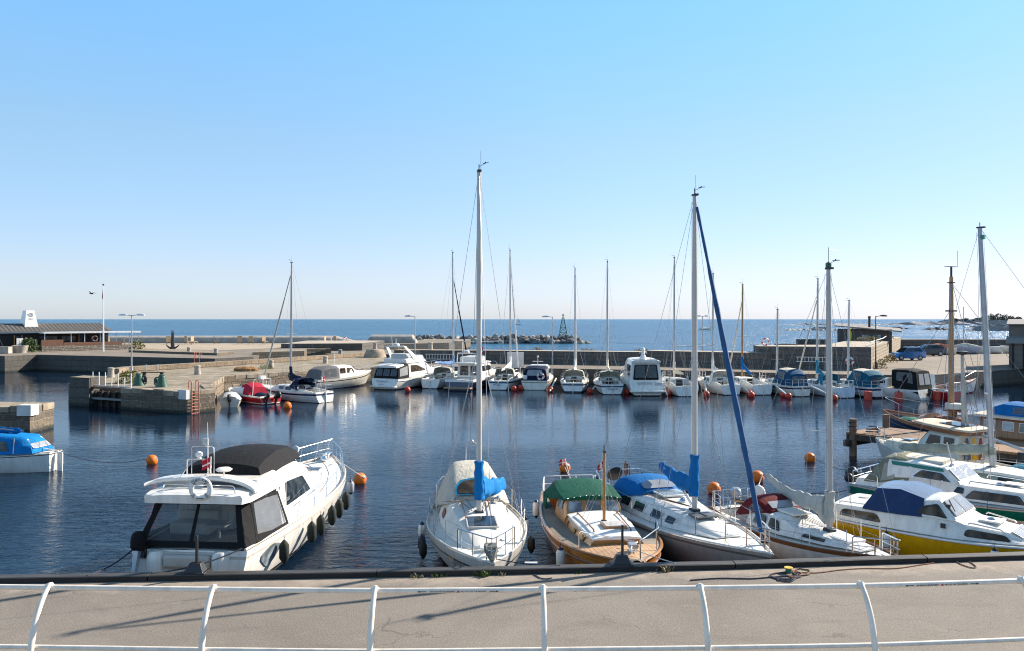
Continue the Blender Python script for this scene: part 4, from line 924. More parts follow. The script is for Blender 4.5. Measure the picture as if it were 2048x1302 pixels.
# ---------------------------------------------------------------- boat kit
# local frame: x forward from the stern, y to port, z up from the waterline
def lerp(a,b,t): return a+(b-a)*t
class Boat:
    def __init__(s,name,label,cat,stern,bow,B,group=None,heel=0):
        st=Vector((stern[0],stern[1],0)); bw=Vector((bow[0],bow[1],0)); d=bw-st
        s.L=d.length; s.B=B; s.e=empty(name,st,math.atan2(d.y,d.x),label,cat,group); s.e.rotation_euler.x=R(heel)
        s.inv=(Matrix.Translation(st)@Matrix.Rotation(math.atan2(d.y,d.x),4,'Z')).inverted(); s.mw=s.inv.inverted()
    def loc(s,px,py,z): return s.inv@W(px,py,z)
    def wp(s,x,y,z): return s.mw@Vector((x,y,z))
    def shape(s,fs,fm,fb,tw=.75,pos=.45,full=2.0,rake=.8,trake=.1,flare=.45,round_=.38,tip=.03,fwd=1.0):
        s.fs,s.fm,s.fb,s.tw,s.pos,s.full,s.rake,s.trake,s.flare,s.rnd,s.tip=fs,fm,fb,tw,pos,full,rake,trake,flare,round_,tip
        return s
    def hb(s,u):
        m=s.pos
        if u<=m: return s.B/2*(s.tw+(1-s.tw)*math.sin(PI/2*u/m))
        t=(u-m)/(1-m); return max(s.tip,s.B/2*(1-t**s.full))
    def zs(s,u):
        a,b,c=s.fs,s.fm,s.fb
        return a*(1-u)*(1-2*u)+4*b*u*(1-u)+c*u*(2*u-1)
    def pt(s,u,v,side):
        zk=-.35; z=zk+(s.zs(u)-zk)*v
        ex=s.rnd+(s.flare)*u*u*1.1
        y=s.hb(u)*(max(0,1-(1-v)**1.6))**ex if v<1 else s.hb(u)
        x=u*s.L-s.rake*(1-v)*u**3.5+s.trake*(1-v)*(1-u)**5*(1 if s.trake else 0)
        return Vector((x,side*y,z))
    def hull(s,bands,mats,nu=26,vs=None,name='hull'):
        """bands: list of (v_top, material index)"""
        m=M(); vs=vs or [0,.15,.28,.34,.45,.6,.75,.86,.92,1.0]
        edges=sorted(set(vs+[b for b,_ in bands])); 
        us=[i/nu for i in range(nu+1)]; us=[u+.10*math.sin(2*PI*u)/(2*PI) for u in us]
        for side in (1,-1):
            rows=[[s.pt(u,v,side) for u in us] for v in edges]
            for i in range(len(edges)-1):
                vm=(edges[i]+edges[i+1])/2; mi=[b for b in bands if vm<=b[0]][0][1]
                r=[rows[i],rows[i+1]]
                if side<0: r=r[::-1]
                m.loft(r,mi,False,(0,0))
        tr=[s.pt(0,v,1) for v in edges]+[s.pt(0,v,-1) for v in edges[::-1]]
        for i in range(len(edges)-1):
            vm=(edges[i]+edges[i+1])/2; mi=[b for b in bands if vm<=b[0]][0][1]
            m.add([s.pt(0,edges[i],-1),s.pt(0,edges[i],1),s.pt(0,edges[i+1],1),s.pt(0,edges[i+1],-1)],[(0,3,2,1)],mi)
        bw=[s.pt(1,v,1) for v in edges],[s.pt(1,v,-1) for v in edges]
        m.loft([bw[1],bw[0]],[b for b in bands][-1][1],False,(0,0))
        bmw=m.build(name,mats,s.e,angle=35)
        bm=bmesh.new(); bm.from_mesh(bmw.data); bmesh.ops.remove_doubles(bm,verts=bm.verts,dist=.0015); bm.to_mesh(bmw.data); bm.free(); bmw.data.set_sharp_from_angle(angle=R(35))
        s.hullo=bmw; return bmw
    def edge(s,u,side,inset=0,dz=0):
        p=s.pt(u,1,side); p.y-=side*min(inset,abs(p.y)*.9); p.z+=dz; return p
    def sheer(s,u0,u1,side,inset=0,dz=0,n=24): return [s.edge(lerp(u0,u1,i/n),side,inset,dz) for i in range(n+1)]
    def strake(s,mt,r=.03,v=.93,name='rubbing_strake',u0=0,u1=1,flat=1.0,parent=None):
        for side in (1,-1):
            m=M(); m.tube([s.pt(lerp(u0,u1,i/26),v,side)+Vector((0,side*r*.3,0)) for i in range(27)],r,6,0,flat=flat); m.build(name,mt,parent or s.e)
    def toerail(s,mt,r=.02,inset=.03,u0=0,u1=.99,h=.03,name='toe_rail'):
        for side in (1,-1):
            m=M(); m.tube(s.sheer(u0,u1,side,inset,h,28),r,5); m.build(name,mt,s.e)
    def deck(s,mt,dz=-.03,camber=.05,well=None,wmat=None,wd=.45,inset=.012,mats2=None):
        """well=(x0,x1,half width)"""
        us=[i/30 for i in range(31)]; 
        if well:
            us=sorted(set(us+[well[0]/s.L,well[1]/s.L]))
        m=M(); ny=[-1,-.66,-.33,0,.33,.66,1]
        def row(u):
            b=max(.02,s.hb(u)-inset); z=s.zs(u)+dz; hw=min(well[2],b*.86) if well else b*.5
            ys=[-b,-hw,-hw*.5,0,hw*.5,hw,b]; return [Vector((min(u*s.L,s.L-.03),y,z+camber*(1-(y/b)**2))) for y in ys]
        rows=[row(u) for u in us]
        for i in range(len(us)-1):
            um=(us[i]+us[i+1])/2*s.L; inw=well and well[0]<um<well[1]
            for j in range(6):
                if inw and 1<=j<=4: continue
                m.add([rows[i][j],rows[i+1][j],rows[i+1][j+1],rows[i][j+1]],[(0,1,2,3)])
        o=m.build('deck',mt,s.e,angle=30)
        bm=bmesh.new(); bm.from_mesh(o.data); bmesh.ops.remove_doubles(bm,verts=bm.verts,dist=.001); bmesh.ops.recalc_face_normals(bm,faces=bm.faces); bm.to_mesh(o.data); bm.free(); o.data.set_sharp_from_angle(angle=R(30))
        if well:
            m=M(); a,b_,hw=well; z0=s.zs(well[0]/s.L)+dz-wd
            ins=[i for i,u in enumerate(us) if well[0]-1e-6<=u*s.L<=well[1]+1e-6]
            lo=[Vector((rows[i][1].x,rows[i][1].y,z0)) for i in ins]; ro=[Vector((rows[i][5].x,rows[i][5].y,z0)) for i in ins]
            m.loft([lo,ro],0,False,(0,0))
            m.loft([[rows[i][1] for i in ins],lo],1,False,(0,0)); m.loft([ro,[rows[i][5] for i in ins]],1,False,(0,0))
            for k,q in ((ins[0],0),(ins[-1],-1)): m.add([lo[q],ro[q],rows[k][5],rows[k][1]],[(0,1,2,3)],1)
            m.build('cockpit_well',[wmat or DECKG,mats2 or mt],s.e,angle=20)
        return o
    def secs(s,name,stations,mt,parent=None,n=8,angle=35,caps=(True,True),wr=0,seed=0,rad=.10):
        """stations: (x, w_base, w_top, z_base, z_top, crown[, lean])"""
        m=M(); rings=[]; rnd=random.Random(seed)
        for st in stations:
            x,w0,w1,z0,z1,cr=st[:6]; ln=st[6] if len(st)>6 else 0; h=z1-z0; rr=min(rad,h*.35,w1*.3)
            ring=[(x,-w0,z0),(x+ln*.5,-lerp(w0,w1,.5),z0+h*.5),(x+ln*(1-rr/max(h,.01)),-w1,z1-rr)]
            for k in range(n+1):
                y=-(w1-rr*.6)+2*(w1-rr*.6)*k/n; ring.append((x+ln+(rnd.uniform(-wr,wr) if wr else 0)*.3,y,z1+cr*(1-(y/w1)**2)-(rr*.18 if k in(0,n) else 0)+(rnd.uniform(-wr,wr) if wr else 0)))
            ring+=[(x+ln*(1-rr/max(h,.01)),w1,z1-rr),(x+ln*.5,lerp(w0,w1,.5),z0+h*.5),(x,w0,z0)]
            rings.append(ring)
        m.loft(rings,0,True,caps); return m.build(name,mt,parent or s.e,angle=angle)
    def side(s,stations,x,t,side):
        for a,b in zip(stations,stations[1:]):
            if x<=b[0] or b is stations[-1]:
                q=(x-a[0])/(b[0]-a[0]) if b[0]!=a[0] else 0; w0=lerp(a[1],b[1],q);w1=lerp(a[2],b[2],q);z0=lerp(a[3],b[3],q);z1=lerp(a[4],b[4],q)
                return Vector((x,side*lerp(w0,w1,t),lerp(z0,z1,t)))
    def window(s,stations,poly,mt,frame=None,name='window',parent=None,r=.05,sides=(1,-1),off=.006,fw=.03):
        """poly of (x,t) on the side of a lofted part"""
        res=[]
        for sd in sides:
            pts=roundpoly([s.side(stations,x,t,sd) for x,t in poly],r,3)
            cx=sum((p for p in pts),Vector())/len(pts)
            m=M(); m.pane(pts,(0,sd,.3),off+(.006 if frame else 0),.006); w=m.build(name,mt,parent or s.e,angle=20); res.append(w)
            if frame:
                big=[p+(p-cx).normalized()*fw for p in pts]
                m=M(); m.pane(big,(0,sd,.3),off-.004,.007); m.build('frame',frame,w,angle=20)
        return res
    def quadwin(s,q,uv,out,mt,name='window',frame=None,r=.05,parent=None,off=.008,fw=.025):
        pts=roundpoly(quadpoly(q,uv),r,3); cx=sum((p for p in pts),Vector())/len(pts)
        m=M(); m.pane(pts,out,off+(.006 if frame else 0),.006); w=m.build(name,mt,parent or s.e,angle=20)
        if frame:
            m=M(); m.pane([p+(p-cx).normalized()*fw for p in pts],out,off-.003,.007); m.build('frame',frame,w,angle=20)
        return w
    def rail(s,pts,mt=None,r=.013,name='rail',n=6,parent=None):
        m=M(); m.tube(pts,r,n); return m.build(name,mt or STEEL,parent or s.e)
    def stanchions(s,us,h=.58,inset=.07,side=(1,-1),mt=None,lines=True,r=.012,lr=.005,name='stanchion'):
        for sd in side:
            tops=[]
            for u in us:
                p=s.edge(u,sd,inset); tops.append(p+Vector((0,0,h))); m=M(); m.tube([p,p+Vector((0,0,h))],r,5); m.build(name,mt or STEEL,s.e)
            if lines:
                for k in (1,.5):
                    m=M(); m.tube([s.edge(u,sd,inset,h*k) for u in us],lr,4); m.build('lifeline',WIRE if lr<.008 else (mt or STEEL),s.e)
    def pulpit(s,u0,h=.58,inset=.06,r=.014,mt=None,low=True):
        us=[lerp(u0,.985,i/8) for i in range(9)]; dz=Vector((.08,0,h))
        top=[s.edge(u,1,inset,h) for u in us]+[s.edge(u,-1,inset,h) for u in us[::-1]]
        m=M(); m.tube(fillet([s.edge(u0,1,inset,0)]+top+[s.edge(u0,-1,inset,0)],.15,3),r,6)
        for sd in (1,-1):
            for u in (lerp(u0,1,.45),lerp(u0,1,.8)): m.tube([s.edge(u,sd,inset,0),s.edge(u,sd,inset,h)],r,5)
        if low: m.tube([s.edge(u,1,inset,h*.5) for u in us],r*.6,5); m.tube([s.edge(u,-1,inset,h*.5) for u in us],r*.6,5)
        m.build('pulpit',mt or STEEL,s.e)
    def pushpit(s,u1=.1,h=.58,inset=.06,r=.014,mt=None,gap=0):
        us=[lerp(u1,.012,i/4) for i in range(5)]; m=M()
        for k in (1,.52):
            m.tube(fillet([s.edge(u1,1,inset,0 if k==1 else h*k)]+[s.edge(u,1,inset,h*k) for u in us]+[s.edge(u,-1,inset,h*k) for u in us[::-1]]+[s.edge(u1,-1,inset,0 if k==1 else h*k)],.12,3),r if k==1 else r*.7,6)
        for sd in (1,-1): m.tube([s.edge(.015,sd,inset,0),s.edge(.015,sd,inset,h)],r,5)
        p=Vector((.03,0,s.zs(0))); 
        for y in (-.3,.3): m.tube([p+Vector((0,y*s.hb(0),0)),p+Vector((0,y*s.hb(0),h))],r,5)
        m.build('pushpit',mt or STEEL,s.e)
    def rig(s,x,z0,ztop,r=.06,rakex=0,rakey=0,spreaders=(.52,),sw=.75,mt=None,fore=None,back=True,chain=None,furl=None,furlr=.03,wr=.006,vane=True,top_frac=1.0,flat=1.35,ftop=1.0,backx=.02,aft=-.25,fseg=None):
        mt=mt or ALU; base=Vector((x,0,z0)); top=Vector((x+rakex,rakey,ztop)); ax=top-base
        m=M(); n=10
        m.tube([base+ax*(i/n) for i in range(n+1)],[r*(1 if i<7 else 1-.28*(i-7)/3) for i in range(n+1)],10,0); mast=m.build('mast',mt,s.e)
        m=M(); m.box(base+Vector((0,0,.03)),(r*3.4,r*3.2,.07)); m.build('mast_step',BLACK,mast,bevel=.01)
        m=M(); m.box(top+Vector((r*.4,0,.0)),(r*2.8,r*1.5,.05))
        m.tube([top,top+Vector((.0,0,.18))],.015,4)
        if vane:
            m.tube([top+Vector((-.05,.05,0)),top+Vector((-.05,.05,.55))],.005,4)
            m.tube([top+Vector((0,0,.12)),top+Vector((.08,.16,.20))],.006,4); m.tube([top+Vector((.03,.10,.20)),top+Vector((.14,.24,.21))],.009,4); m.ball(top+Vector((.08,.16,.22)),.022,6)
        m.build('masthead',BLACK,mast)
        ch=chain or s.hb(x/s.L)*.92; zd=s.zs(x/s.L)
        for sd in (1,-1):
            p0=Vector((x+aft,sd*ch,zd)); prev=p0; m=M()
            for fr in spreaders:
                sp=base+ax*fr+Vector((-.1,sd*sw*(1-.25*fr),0.03)); m.tube([prev,sp],wr,4); prev=sp
            m.tube([prev,base+ax*top_frac],wr,4); m.tube([Vector((x+aft-.35,sd*ch,zd)),base+ax*(spreaders[0] if spreaders else .6)],wr,4); m.tube([Vector((x+aft+.25,sd*ch,zd)),base+ax*(spreaders[0] if spreaders else .6)],wr,4)
            m.build('shroud',WIRE,s.e)
        for fr in spreaders:
            m=M(); c=base+ax*fr; m.tube([c+Vector((-.1,sw*(1-.25*fr),.03)),c,c+Vector((-.1,-sw*(1-.25*fr),.03))],.018,5,flat=.6); m.build('spreader',mt,mast)
        fe=fore or Vector((s.L-.12,0,s.zs(1)+.02)); ft=base+ax*ftop
        if furl:
            m=M(); k=26; mid=ft-fe
            rr=[furlr*(.75+.6*math.sin(PI*min(1,(i/k)*1.15+.08))**.7)*(1+.10*math.sin(i*2.3)) for i in range(k+1)]
            m.tube([fe+mid*(.04+.92*i/k)+Vector((0,0,0)) for i in range(k+1)],rr,9); m.build('furled_sail',furl,s.e)
            m=M(); m.lathe([(.03,0),(.09,.02),(.09,.09),(.03,.11)],10,0,fe+Vector((0,0,.12))); m.build('furler_drum',BLACK,s.e)
        m=M(); m.tube([fe,ft],wr,4); m.build('forestay',WIRE,s.e)
        if back:
            m=M(); bp=base+ax; mid=Vector((backx+.9,0,2.6)); m.tube([bp,Vector((backx,0,s.zs(0)))],wr,4); m.build('backstay',WIRE,s.e)
        m=M(); m.tube([base+Vector((r+.02,.04,.2)),base+ax*.98+Vector((r*.8+.02,.03,0))],wr*.9,4); m.tube([base+Vector((-r-.02,-.05,.2)),base+ax*.98+Vector((-r*.8-.03,-.04,0))],wr*.9,4); m.build('halyard',ROPEW,mast)
        s.mast_base,s.mast_ax=base,ax; return mast
    def boomcover(s,x0,z0,x1,z1,mt,up=1.2,r=.16,y1=0,taper=.45,mastr=.11,droop=.12,seed=1,low=.35,flare=.42):
        """sail cover along the boom, gathered into a collar that flares down the mast"""
        rnd=random.Random(seed); m=M(); k=26; rings=[]; A=Vector((x0,0,z0)); B_=Vector((x1,y1,z1)); dr=(B_-A); dr.z=0; dr.normalize(); sd=Vector((-dr.y,dr.x,0))
        ph=[rnd.uniform(0,6) for _ in range(6)]
        for i in range(k+1):
            t=i/k; c=A.lerp(B_,t)-Vector((0,0,droop*math.sin(PI*t)*.6)); e=min(1,(1-t)*9+.35)
            h=r*lerp(1.25,taper,t)*(1+.10*math.sin(t*21+ph[0])+.07*math.sin(t*47+ph[1]))*e; w_=h*.62
            c+=sd*(.025*math.sin(t*9+ph[2]))
            rings.append([c+sd*(w_*math.cos(a)*(1.1 if math.sin(a)<0 else .8)*(1+.12*math.sin(3*a+t*12)))+Vector((0,0,h*math.sin(a)*(1.15 if math.sin(a)>0 else 1.0)+.012*math.sin(t*60+a*2))) for a in [2*PI*q/14 for q in range(14)]])
        m.loft(rings)
        rings=[]; k2=14
        for i in range(k2+1):
            t=i/k2; z=z0-low+t*(up+low); c=s.mast_base+s.mast_ax*((z-s.mast_base.z)/s.mast_ax.z)
            f=flare*max(0,(1-t)**1.5)*min(1,.35+t*3.2)+mastr*1.15; rr=mastr*(1+.10*math.sin(t*17+ph[3]))
            ring=[]
            for q in range(16):
                a=2*PI*q/16; ca,sa=math.cos(a),math.sin(a); fold=1+.07*math.sin(5*a+t*6+ph[4])
                ring.append(c+dr*((f if ca>0 else rr)*ca*fold)+sd*(rr*sa*fold*(1 if ca<.2 else .8))+Vector((0,0,-.10*max(0,ca)*(1-t)+.01*math.sin(a*4+ph[5]))))
            rings.append(ring)
        m.loft(rings); o=m.build('sail_cover',mt,s.e,angle=75); return o
    def boom(s,x0,z0,x1,z1,mt=None,r=.05,y1=0):
        m=M(); m.tube([(x0,0,z0),(x1,y1,z1)],r,8); return m.build('boom',mt or ALU,s.e)
    def outboard(s,y=0,x=-.25,z=.5,mt=None,k=1.0,name='outboard_motor',tilt=0):
        mt=mt or BLACK; g=empty(name,(x,y,z)); g.parent=s.e; g.rotation_euler=(0,R(tilt),0)
        m=M(); rings=[]
        for zz,a,b in ((.05,.10,.12),(.12,.24,.15),(.30,.27,.17),(.45,.24,.155),(.52,.15,.11),(.54,.03,.03)):
            rings.append([(-.08+a*k*math.cos(q)*(1.15 if math.cos(q)<0 else .8),b*k*math.sin(q),zz*k) for q in [2*PI*j/12 for j in range(12)]])
        m.loft(rings); m.build('cowling',mt,g)
        m=M(); m.loft([[(-.16*k,-.05,.08),(.02,-.05,.08),(.02,.05,.08),(-.16*k,.05,.08)],[(-.14*k,-.04,-.75*k),(-.02,-.04,-.75*k),(-.02,.04,-.75*k),(-.14*k,.04,-.75*k)]]); m.box((-.09,0,-.6*k),(.36*k,.2*k,.02)); m.build('leg',GALV if mt is not BLACK else BLACK,g)
        m=M(); m.box((.08,0,.0),(.14,.24,.22)); m.build('bracket',BLACK,g)
        return g
    def hatch(s,x,y,z,lx,ly,mt,name='hatch',h=.05,frame=None,ry=0):
        m=M(); m.box((x,y,z),(lx,ly,h),0,0,ry); o=m.build(name,mt,s.e,bevel=.02)
        if frame:
            m=M(); m.box((x,y,z-.01),(lx+.08,ly+.08,h),0,0,ry); m.build('frame',frame,o,bevel=.015)
        return o
    def text(s,body,size,o,xd,yd,mt,name='boat_name',shear=0,parent=None):
        return text_mesh(body,size,frame(o,xd,yd),mt,name,parent or s.e,shear=shear)
    def cleat(s,x,y,z,k=1):
        m=M(); m.tube([(x-.1*k,y,z+.05),(x+.1*k,y,z+.05)],.014*k,5); m.tube([(x-.03,y,z),(x-.03,y,z+.05)],.012,4); m.tube([(x+.03,y,z),(x+.03,y,z+.05)],.012,4); return m.build('cleat',STEEL,s.e)
def flag(parent,o,d,mt,ln=.45,hh=.34,name='flag',pole=1.0,lean=(-.25,0,1)):
    o=Vector(o); lv=Vector(lean).normalized(); m=M(); m.tube([o,o+lv*pole],.014,5); p=m.build('flagstaff',WHITEP,parent)
    m=M(); d=Vector(d).normalized(); cols=[];ns=14
    for i in range(ns+1):
        t=i/ns; wv=Vector((-d.y,d.x,0))*(.05*math.sin(t*7)); b=o+lv*pole+d*ln*t+wv-Vector((0,0,.22*ln*t))
        cols.append([b-Vector((0,0,hh*j/6)) for j in range(7)])
    for i in range(ns):
        for j in range(6):
            mi=1 if (j in (2,3) and False) or i in (4,5) or j==3 else 0
            m.add([cols[i][j],cols[i+1][j],cols[i+1][j+1],cols[i][j+1]],[(0,1,2,3)],mi)
    m.build(name,[FLAGR,WHITEP],p); return p
FLAGR=mat('flag_red',(.50,.015,.035),.8)
FEND=[]
def fender(top,label,ln=.55,r=.11,body=None,ends=None,group='fenders hanging from the boats',rope=.35):
    e=empty('fender',top,0,label,'fender',group); body=body or FENDW; ends=ends or FENDN
    m=M(); m.lathe([(.02,-rope),(r*.45,-rope-.04),(r*.75,-rope-.09)],10,0); m.build('end_cap',ends,e); m=M(); m.lathe([(r*.75,-rope-ln+.09),(r*.45,-rope-ln+.03),(.02,-rope-ln)],10,0); m.build('end_cap',ends,e)
    m=M(); m.lathe([(r*.72,-rope-.08),(r,-rope-.14),(r,-rope-ln+.14),(r*.72,-rope-ln+.08)],12,0); m.build('body',body,e)
    m=M(); m.tube([(0,0,0),(0,0,-rope)],.008,4); m.build('lanyard',ROPED,e)
    return e
def buoy(loc,r,label,mt=None,ring=True,dip=.35,group='round orange mooring buoys',rz=0):
    e=empty('mooring_buoy',(loc[0],loc[1],0),rz,label,'buoy',group); c=Vector((0,0,r*(1-dip)))
    m=M(); m.ball(c,r,20); m.build('float',mt or BUOY,e)
    d=Vector((.75,-.45,.42)).normalized(); m=M(); 
    mtx=frame(c+d*r*.93,d.orthogonal(),d.cross(d.orthogonal()))
    m.lathe([(0,0),(r*.24,0),(r*.2,r*.1),(0,r*.12)],10,0,mt=mtx); m.build('eye',BLACK,e)
    return e
def mooring(a,b,s,mt,label,r=.012,group='mooring lines of the boats'):
    m=M(); m.tube(sag(a,b,s,12),r,5); return tag(m.build('mooring_line',mt),label,'rope',group)
# ---------------------------------------------------------------- boats moored along the far quay
FAR='boats moored along the far quay'
def st_bow(px,py,th,Ln):
    s=W(px,py,0); return s,s+Vector((math.sin(R(th)),math.cos(R(th)),0))*Ln
FARM=mat('mast_far_grey',(.52,.51,.49),.4,.3,var=.1)
def far_sail(label,px,py,th,Ln,B,ztop,fb=(.85,.85,1.1),hm=None,stripe=None,anti=ANTI,tw=.7,full=2.0,mx=.56,lean=0,spread=(.55,),cover=None,cdir=(0,0),hood=None,tent=None,tentside=None,furl=None,ftop=1.0,cabh=.42,win=GLASS,name=None,mt=None,rakex=-.15,deckm=None,trim=None,stern=None,bow=None,boomup=1.15,rr=.085,boom=True,stripe2=None):
    if stern is None: stern,bow=st_bow(px,py,th,Ln)
    b=Boat('sailboat',label,'sailboat',stern,bow,B,FAR); b.shape(*fb,tw=tw,pos=.42,full=full,rake=.9,trake=-.25)
    hm=hm or WHITE
    b.hull([(.34,0),(.40,1 if stripe2 else 2),(.80,2),(.92,1),(1,2)],[anti,stripe or hm,hm],nu=20)
    Lb=b.L; dk=deckm or DECKW; z=lambda f:b.zs(f)
    b.deck(dk,well=(.06*Lb,.33*Lb,.27*B),wd=.40)
    b.toerail(trim or hm,r=.022)
    ST=[(.33*Lb,.37*B,.31*B,z(.33)-.04,z(.33)+cabh,.05,.0),(.5*Lb,.36*B,.29*B,z(.5)-.04,z(.5)+cabh*.95,.05),(.66*Lb,.26*B,.20*B,z(.66)-.04,z(.66)+cabh*.75,.04),(.76*Lb,.15*B,.11*B,z(.76)-.04,z(.76)+.1,.02)]
    b.secs('cabin',ST,dk if hm is WHITE else WHITE,n=6)
    for x0,x1 in ((.37,.47),(.50,.60)): b.window(ST,[(x0*Lb,.3),(x1*Lb,.3),(x1*Lb,.85),(x0*Lb,.85)],win,r=.06)
    # companionway and cockpit coamings
    m=M(); m.pane([(.33*Lb,-.3,z(.33)-.25),(.33*Lb,.3,z(.33)-.25),(.33*Lb,.26,z(.33)+cabh-.02),(.33*Lb,-.26,z(.33)+cabh-.02)],(-1,0,0),.01,.012); m.build('companionway',BLACK if not tent else DKWOOD,b.e)
    for sd in (1,-1):
        m=M(); m.loft([[(x,sd*.27*B,z(.2)-.05),(x,sd*.34*B,z(.2)-.05),(x,sd*.32*B,z(.2)+h),(x,sd*.285*B,z(.2)+h)] for x,h in ((.06*Lb,.08),(.2*Lb,.2),(.34*Lb,.28))]); m.build('coaming',dk,b.e)
    if hood:
        h0=z(.33)+cabh; HS=[(.27*Lb,.37*B,.31*B,h0-.3,h0+.52,.10),(.33*Lb,.37*B,.31*B,h0-.2,h0+.56,.10),(.42*Lb,.31*B,.25*B,h0-.02,h0+.12,.04)]
        b.secs('sprayhood',HS,hood,n=6,caps=(False,True))
        q=[(.33*Lb,.30*B,h0+.50),(.33*Lb,-.30*B,h0+.50),(.42*Lb,-.22*B,h0+.14),(.42*Lb,.22*B,h0+.14)]
        b.quadwin([Vector(p)+Vector((0,0,.07)) for p in q],[(.06,.12),(.94,.12),(.94,.88),(.06,.88)],(.6,0,.8),VINYL,'hood_window')
    if tent:
        h0=z(.2); TS=[(.05*Lb,.36*B,.30*B,h0+.02,h0+.95,.10,.12),(.16*Lb,.40*B,.33*B,h0,h0+1.3,.10),(.34*Lb,.40*B,.32*B,h0+.2,h0+1.35,.10),(.46*Lb,.31*B,.26*B,h0+cabh,h0+cabh+.08,.04)]
        b.secs('cockpit_tent',TS,tent,n=6)
        b.secs('tent_roof',[(.10*Lb,.29*B,.28*B,h0+1.02,h0+1.07,.09),(.17*Lb,.33*B,.32*B,h0+1.29,h0+1.33,.10),(.33*Lb,.32*B,.31*B,h0+1.34,h0+1.38,.10),(.37*Lb,.30*B,.29*B,h0+1.10,h0+1.16,.08)],CANCREAM,n=6)
        A=[Vector((.05*Lb+.02,.30*B,h0+.12)),Vector((.05*Lb+.02,-.30*B,h0+.12)),Vector((.05*Lb+.1,-.27*B,h0+.9)),Vector((.05*Lb+.1,.27*B,h0+.9))]
        b.quadwin(A,[(.04,.25),(.47,.25),(.47,.95),(.04,.95)],(-1,0,.3),tentside or VINYLD,'tent_window',off=.02); b.quadwin(A,[(.53,.25),(.96,.25),(.96,.95),(.53,.95)],(-1,0,.3),tentside or VINYLD,'tent_window',off=.02)
        b.window(TS,[(.18*Lb,.35),(.32*Lb,.38),(.32*Lb,.9),(.18*Lb,.9)],tentside or VINYLD,name='tent_window',r=.06)
    zb=z(mx)+cabh*.85
    b.rig(mx*Lb,zb,ztop,r=rr,rakex=rakex,rakey=lean,spreaders=spread,sw=.7,mt=mt or FARM,furl=furl,ftop=ftop,furlr=.055,wr=.006)
    bx0=mx*Lb-.15; bz=zb+boomup-.35; bx1=.16*Lb
    if boom: b.boom(bx0,bz,bx1+cdir[0],bz+cdir[1],r=.045)
    if cover: b.boomcover(bx0+.1,bz+.12,bx1+.1+cdir[0],bz+.08+cdir[1],cover,up=.75,r=.17,seed=int(px))
    b.pushpit(.13,h=.55); b.pulpit(.9,h=.55); b.stanchions((.13,.28,.43,.58,.74,.9),h=.52)
    m=M(); m.box((-.10,0,.25),(.22,.05,1.1)); m.tube([(-.1,0,.78),(.75,0,.92)],.022,5); m.build('rudder',DKWOOD if trim else hm,b.e)
    if name: b.text(name,.26,b.pt(0,.72,0)+Vector((-.30,0,.0)),(0,-1,0),(.25,0,1),NAVY)
    return b
far_sail('white sailboat with blue rolled mainsail cover, second from the flybridge yacht',861,777,22,8.8,2.75,13.1,cover=CANLBLUE,cdir=(-.6,.35),hood=CANGREY,furl=CANNAVY,ftop=.8,mx=.55,spread=(.44,),name=None,rr=.088)
far_sail('white sailboat with long white sail cover, right of the dark blue motor yacht',997,780,13,8.6,2.7,13.2,cover=CANWHITE,hood=CANGREY,stripe=NAVY,furl=CANWHITE,ftop=.95,name='MOLLY',spread=(.40,),cdir=(-.3,-.35))
far_sail('white sailboat with blue stern stripes and cream hood, left of the lettered one',1146,785,7,7.8,2.65,11.2,stripe=NAVY,stripe2=1,cover=CANWHITE,hood=CANCREAM,furl=CANWHITE,ftop=.78,spread=(.40,),cdir=(.5,0),boomup=1.0)
far_sail('white sailboat with rounded stern lettering and cream hood, left of the white motor cruiser',1224,789,2,8.0,2.75,11.8,stripe=NAVY,cover=CANCREAM,hood=CANCREAM,name='Margarita',spread=(.42,),cdir=(.8,0),boomup=1.0,mx=.6)
far_sail('cluttered white sailboat with cream sail bundle, right of the white motor cruiser',1374,793,-2,8.2,2.85,12.0,cover=CANCREAM,spread=(.40,),cdir=(-.2,0),deckm=DECKG,boomup=.9)
far_sail('small white sailboat with pale furled cover standing on its mast, behind the blue furled stay',1462,790,-9,7.0,2.5,10.6,cover=CANWHITE,cdir=(1.6,-.1),spread=(),hood=CANWHITE,name='VIRA',boomup=1.1,cabh=.5)
far_sail('white sailboat with wooden mast and blue sail cover on the far quay',1525,790,-8,7.4,2.5,9.6,cover=CANBLUE,mt=MAST_WOOD,cdir=(.7,-.7),spread=(.44,),furl=CANCREAM,ftop=.85,boomup=1.35,hood=None)
far_sail('small cream sailboat with blue cockpit enclosure and orange box on its bow',1603,793,-14,6.6,2.4,7.35,hm=CREAM,tent=canvas('canvas_petrol',(.004,.065,.15)),spread=(.28,),stripe=NAVY,boom=False,rr=.085)
far_sail('pale blue sailboat with turquoise sail cover and hood on the far quay',1692,796,-14,7.0,2.45,10.0,hm=gelcoat('gelcoat_pale_blue',(.56,.66,.72)),cover=CANTURQ,hood=CANTURQ,cdir=(1.3,-.6),spread=(.5,),furl=CANCREAM,ftop=.82,boomup=1.2)
far_sail('white sailboat with double dark hull stripe and turquoise cockpit enclosure',1762,796,-17,7.0,2.6,8.1,tent=canvas('canvas_teal_blue',(.004,.095,.16)),stripe=NAVY,stripe2=1,spread=(),boom=False,rr=.08)
b=far_sail('white sailboat with navy stripe and navy sail cover beside the red motorboat',600,800,0,0,2.6,11.05,stern=(-14.6,62.3),bow=(-20.9,66.7),stripe=NAVY,cover=CANNAVY,furl=CANGREY,ftop=.93,spread=(.42,),hood=CANNAVY,mx=.52,fb=(.8,.8,1.05),cdir=(-.2,-.3),boomup=1.0)
flag(b.e,(.05,.5,.9),(.3,-1,0),FLAGR,.5,.35,pole=1.2)
m=M(); m.box((.28*b.L,.5,1.0),(.05,.5,.6),0,0,R(-25)); m.build('solar_panel',GLASS,b.e)
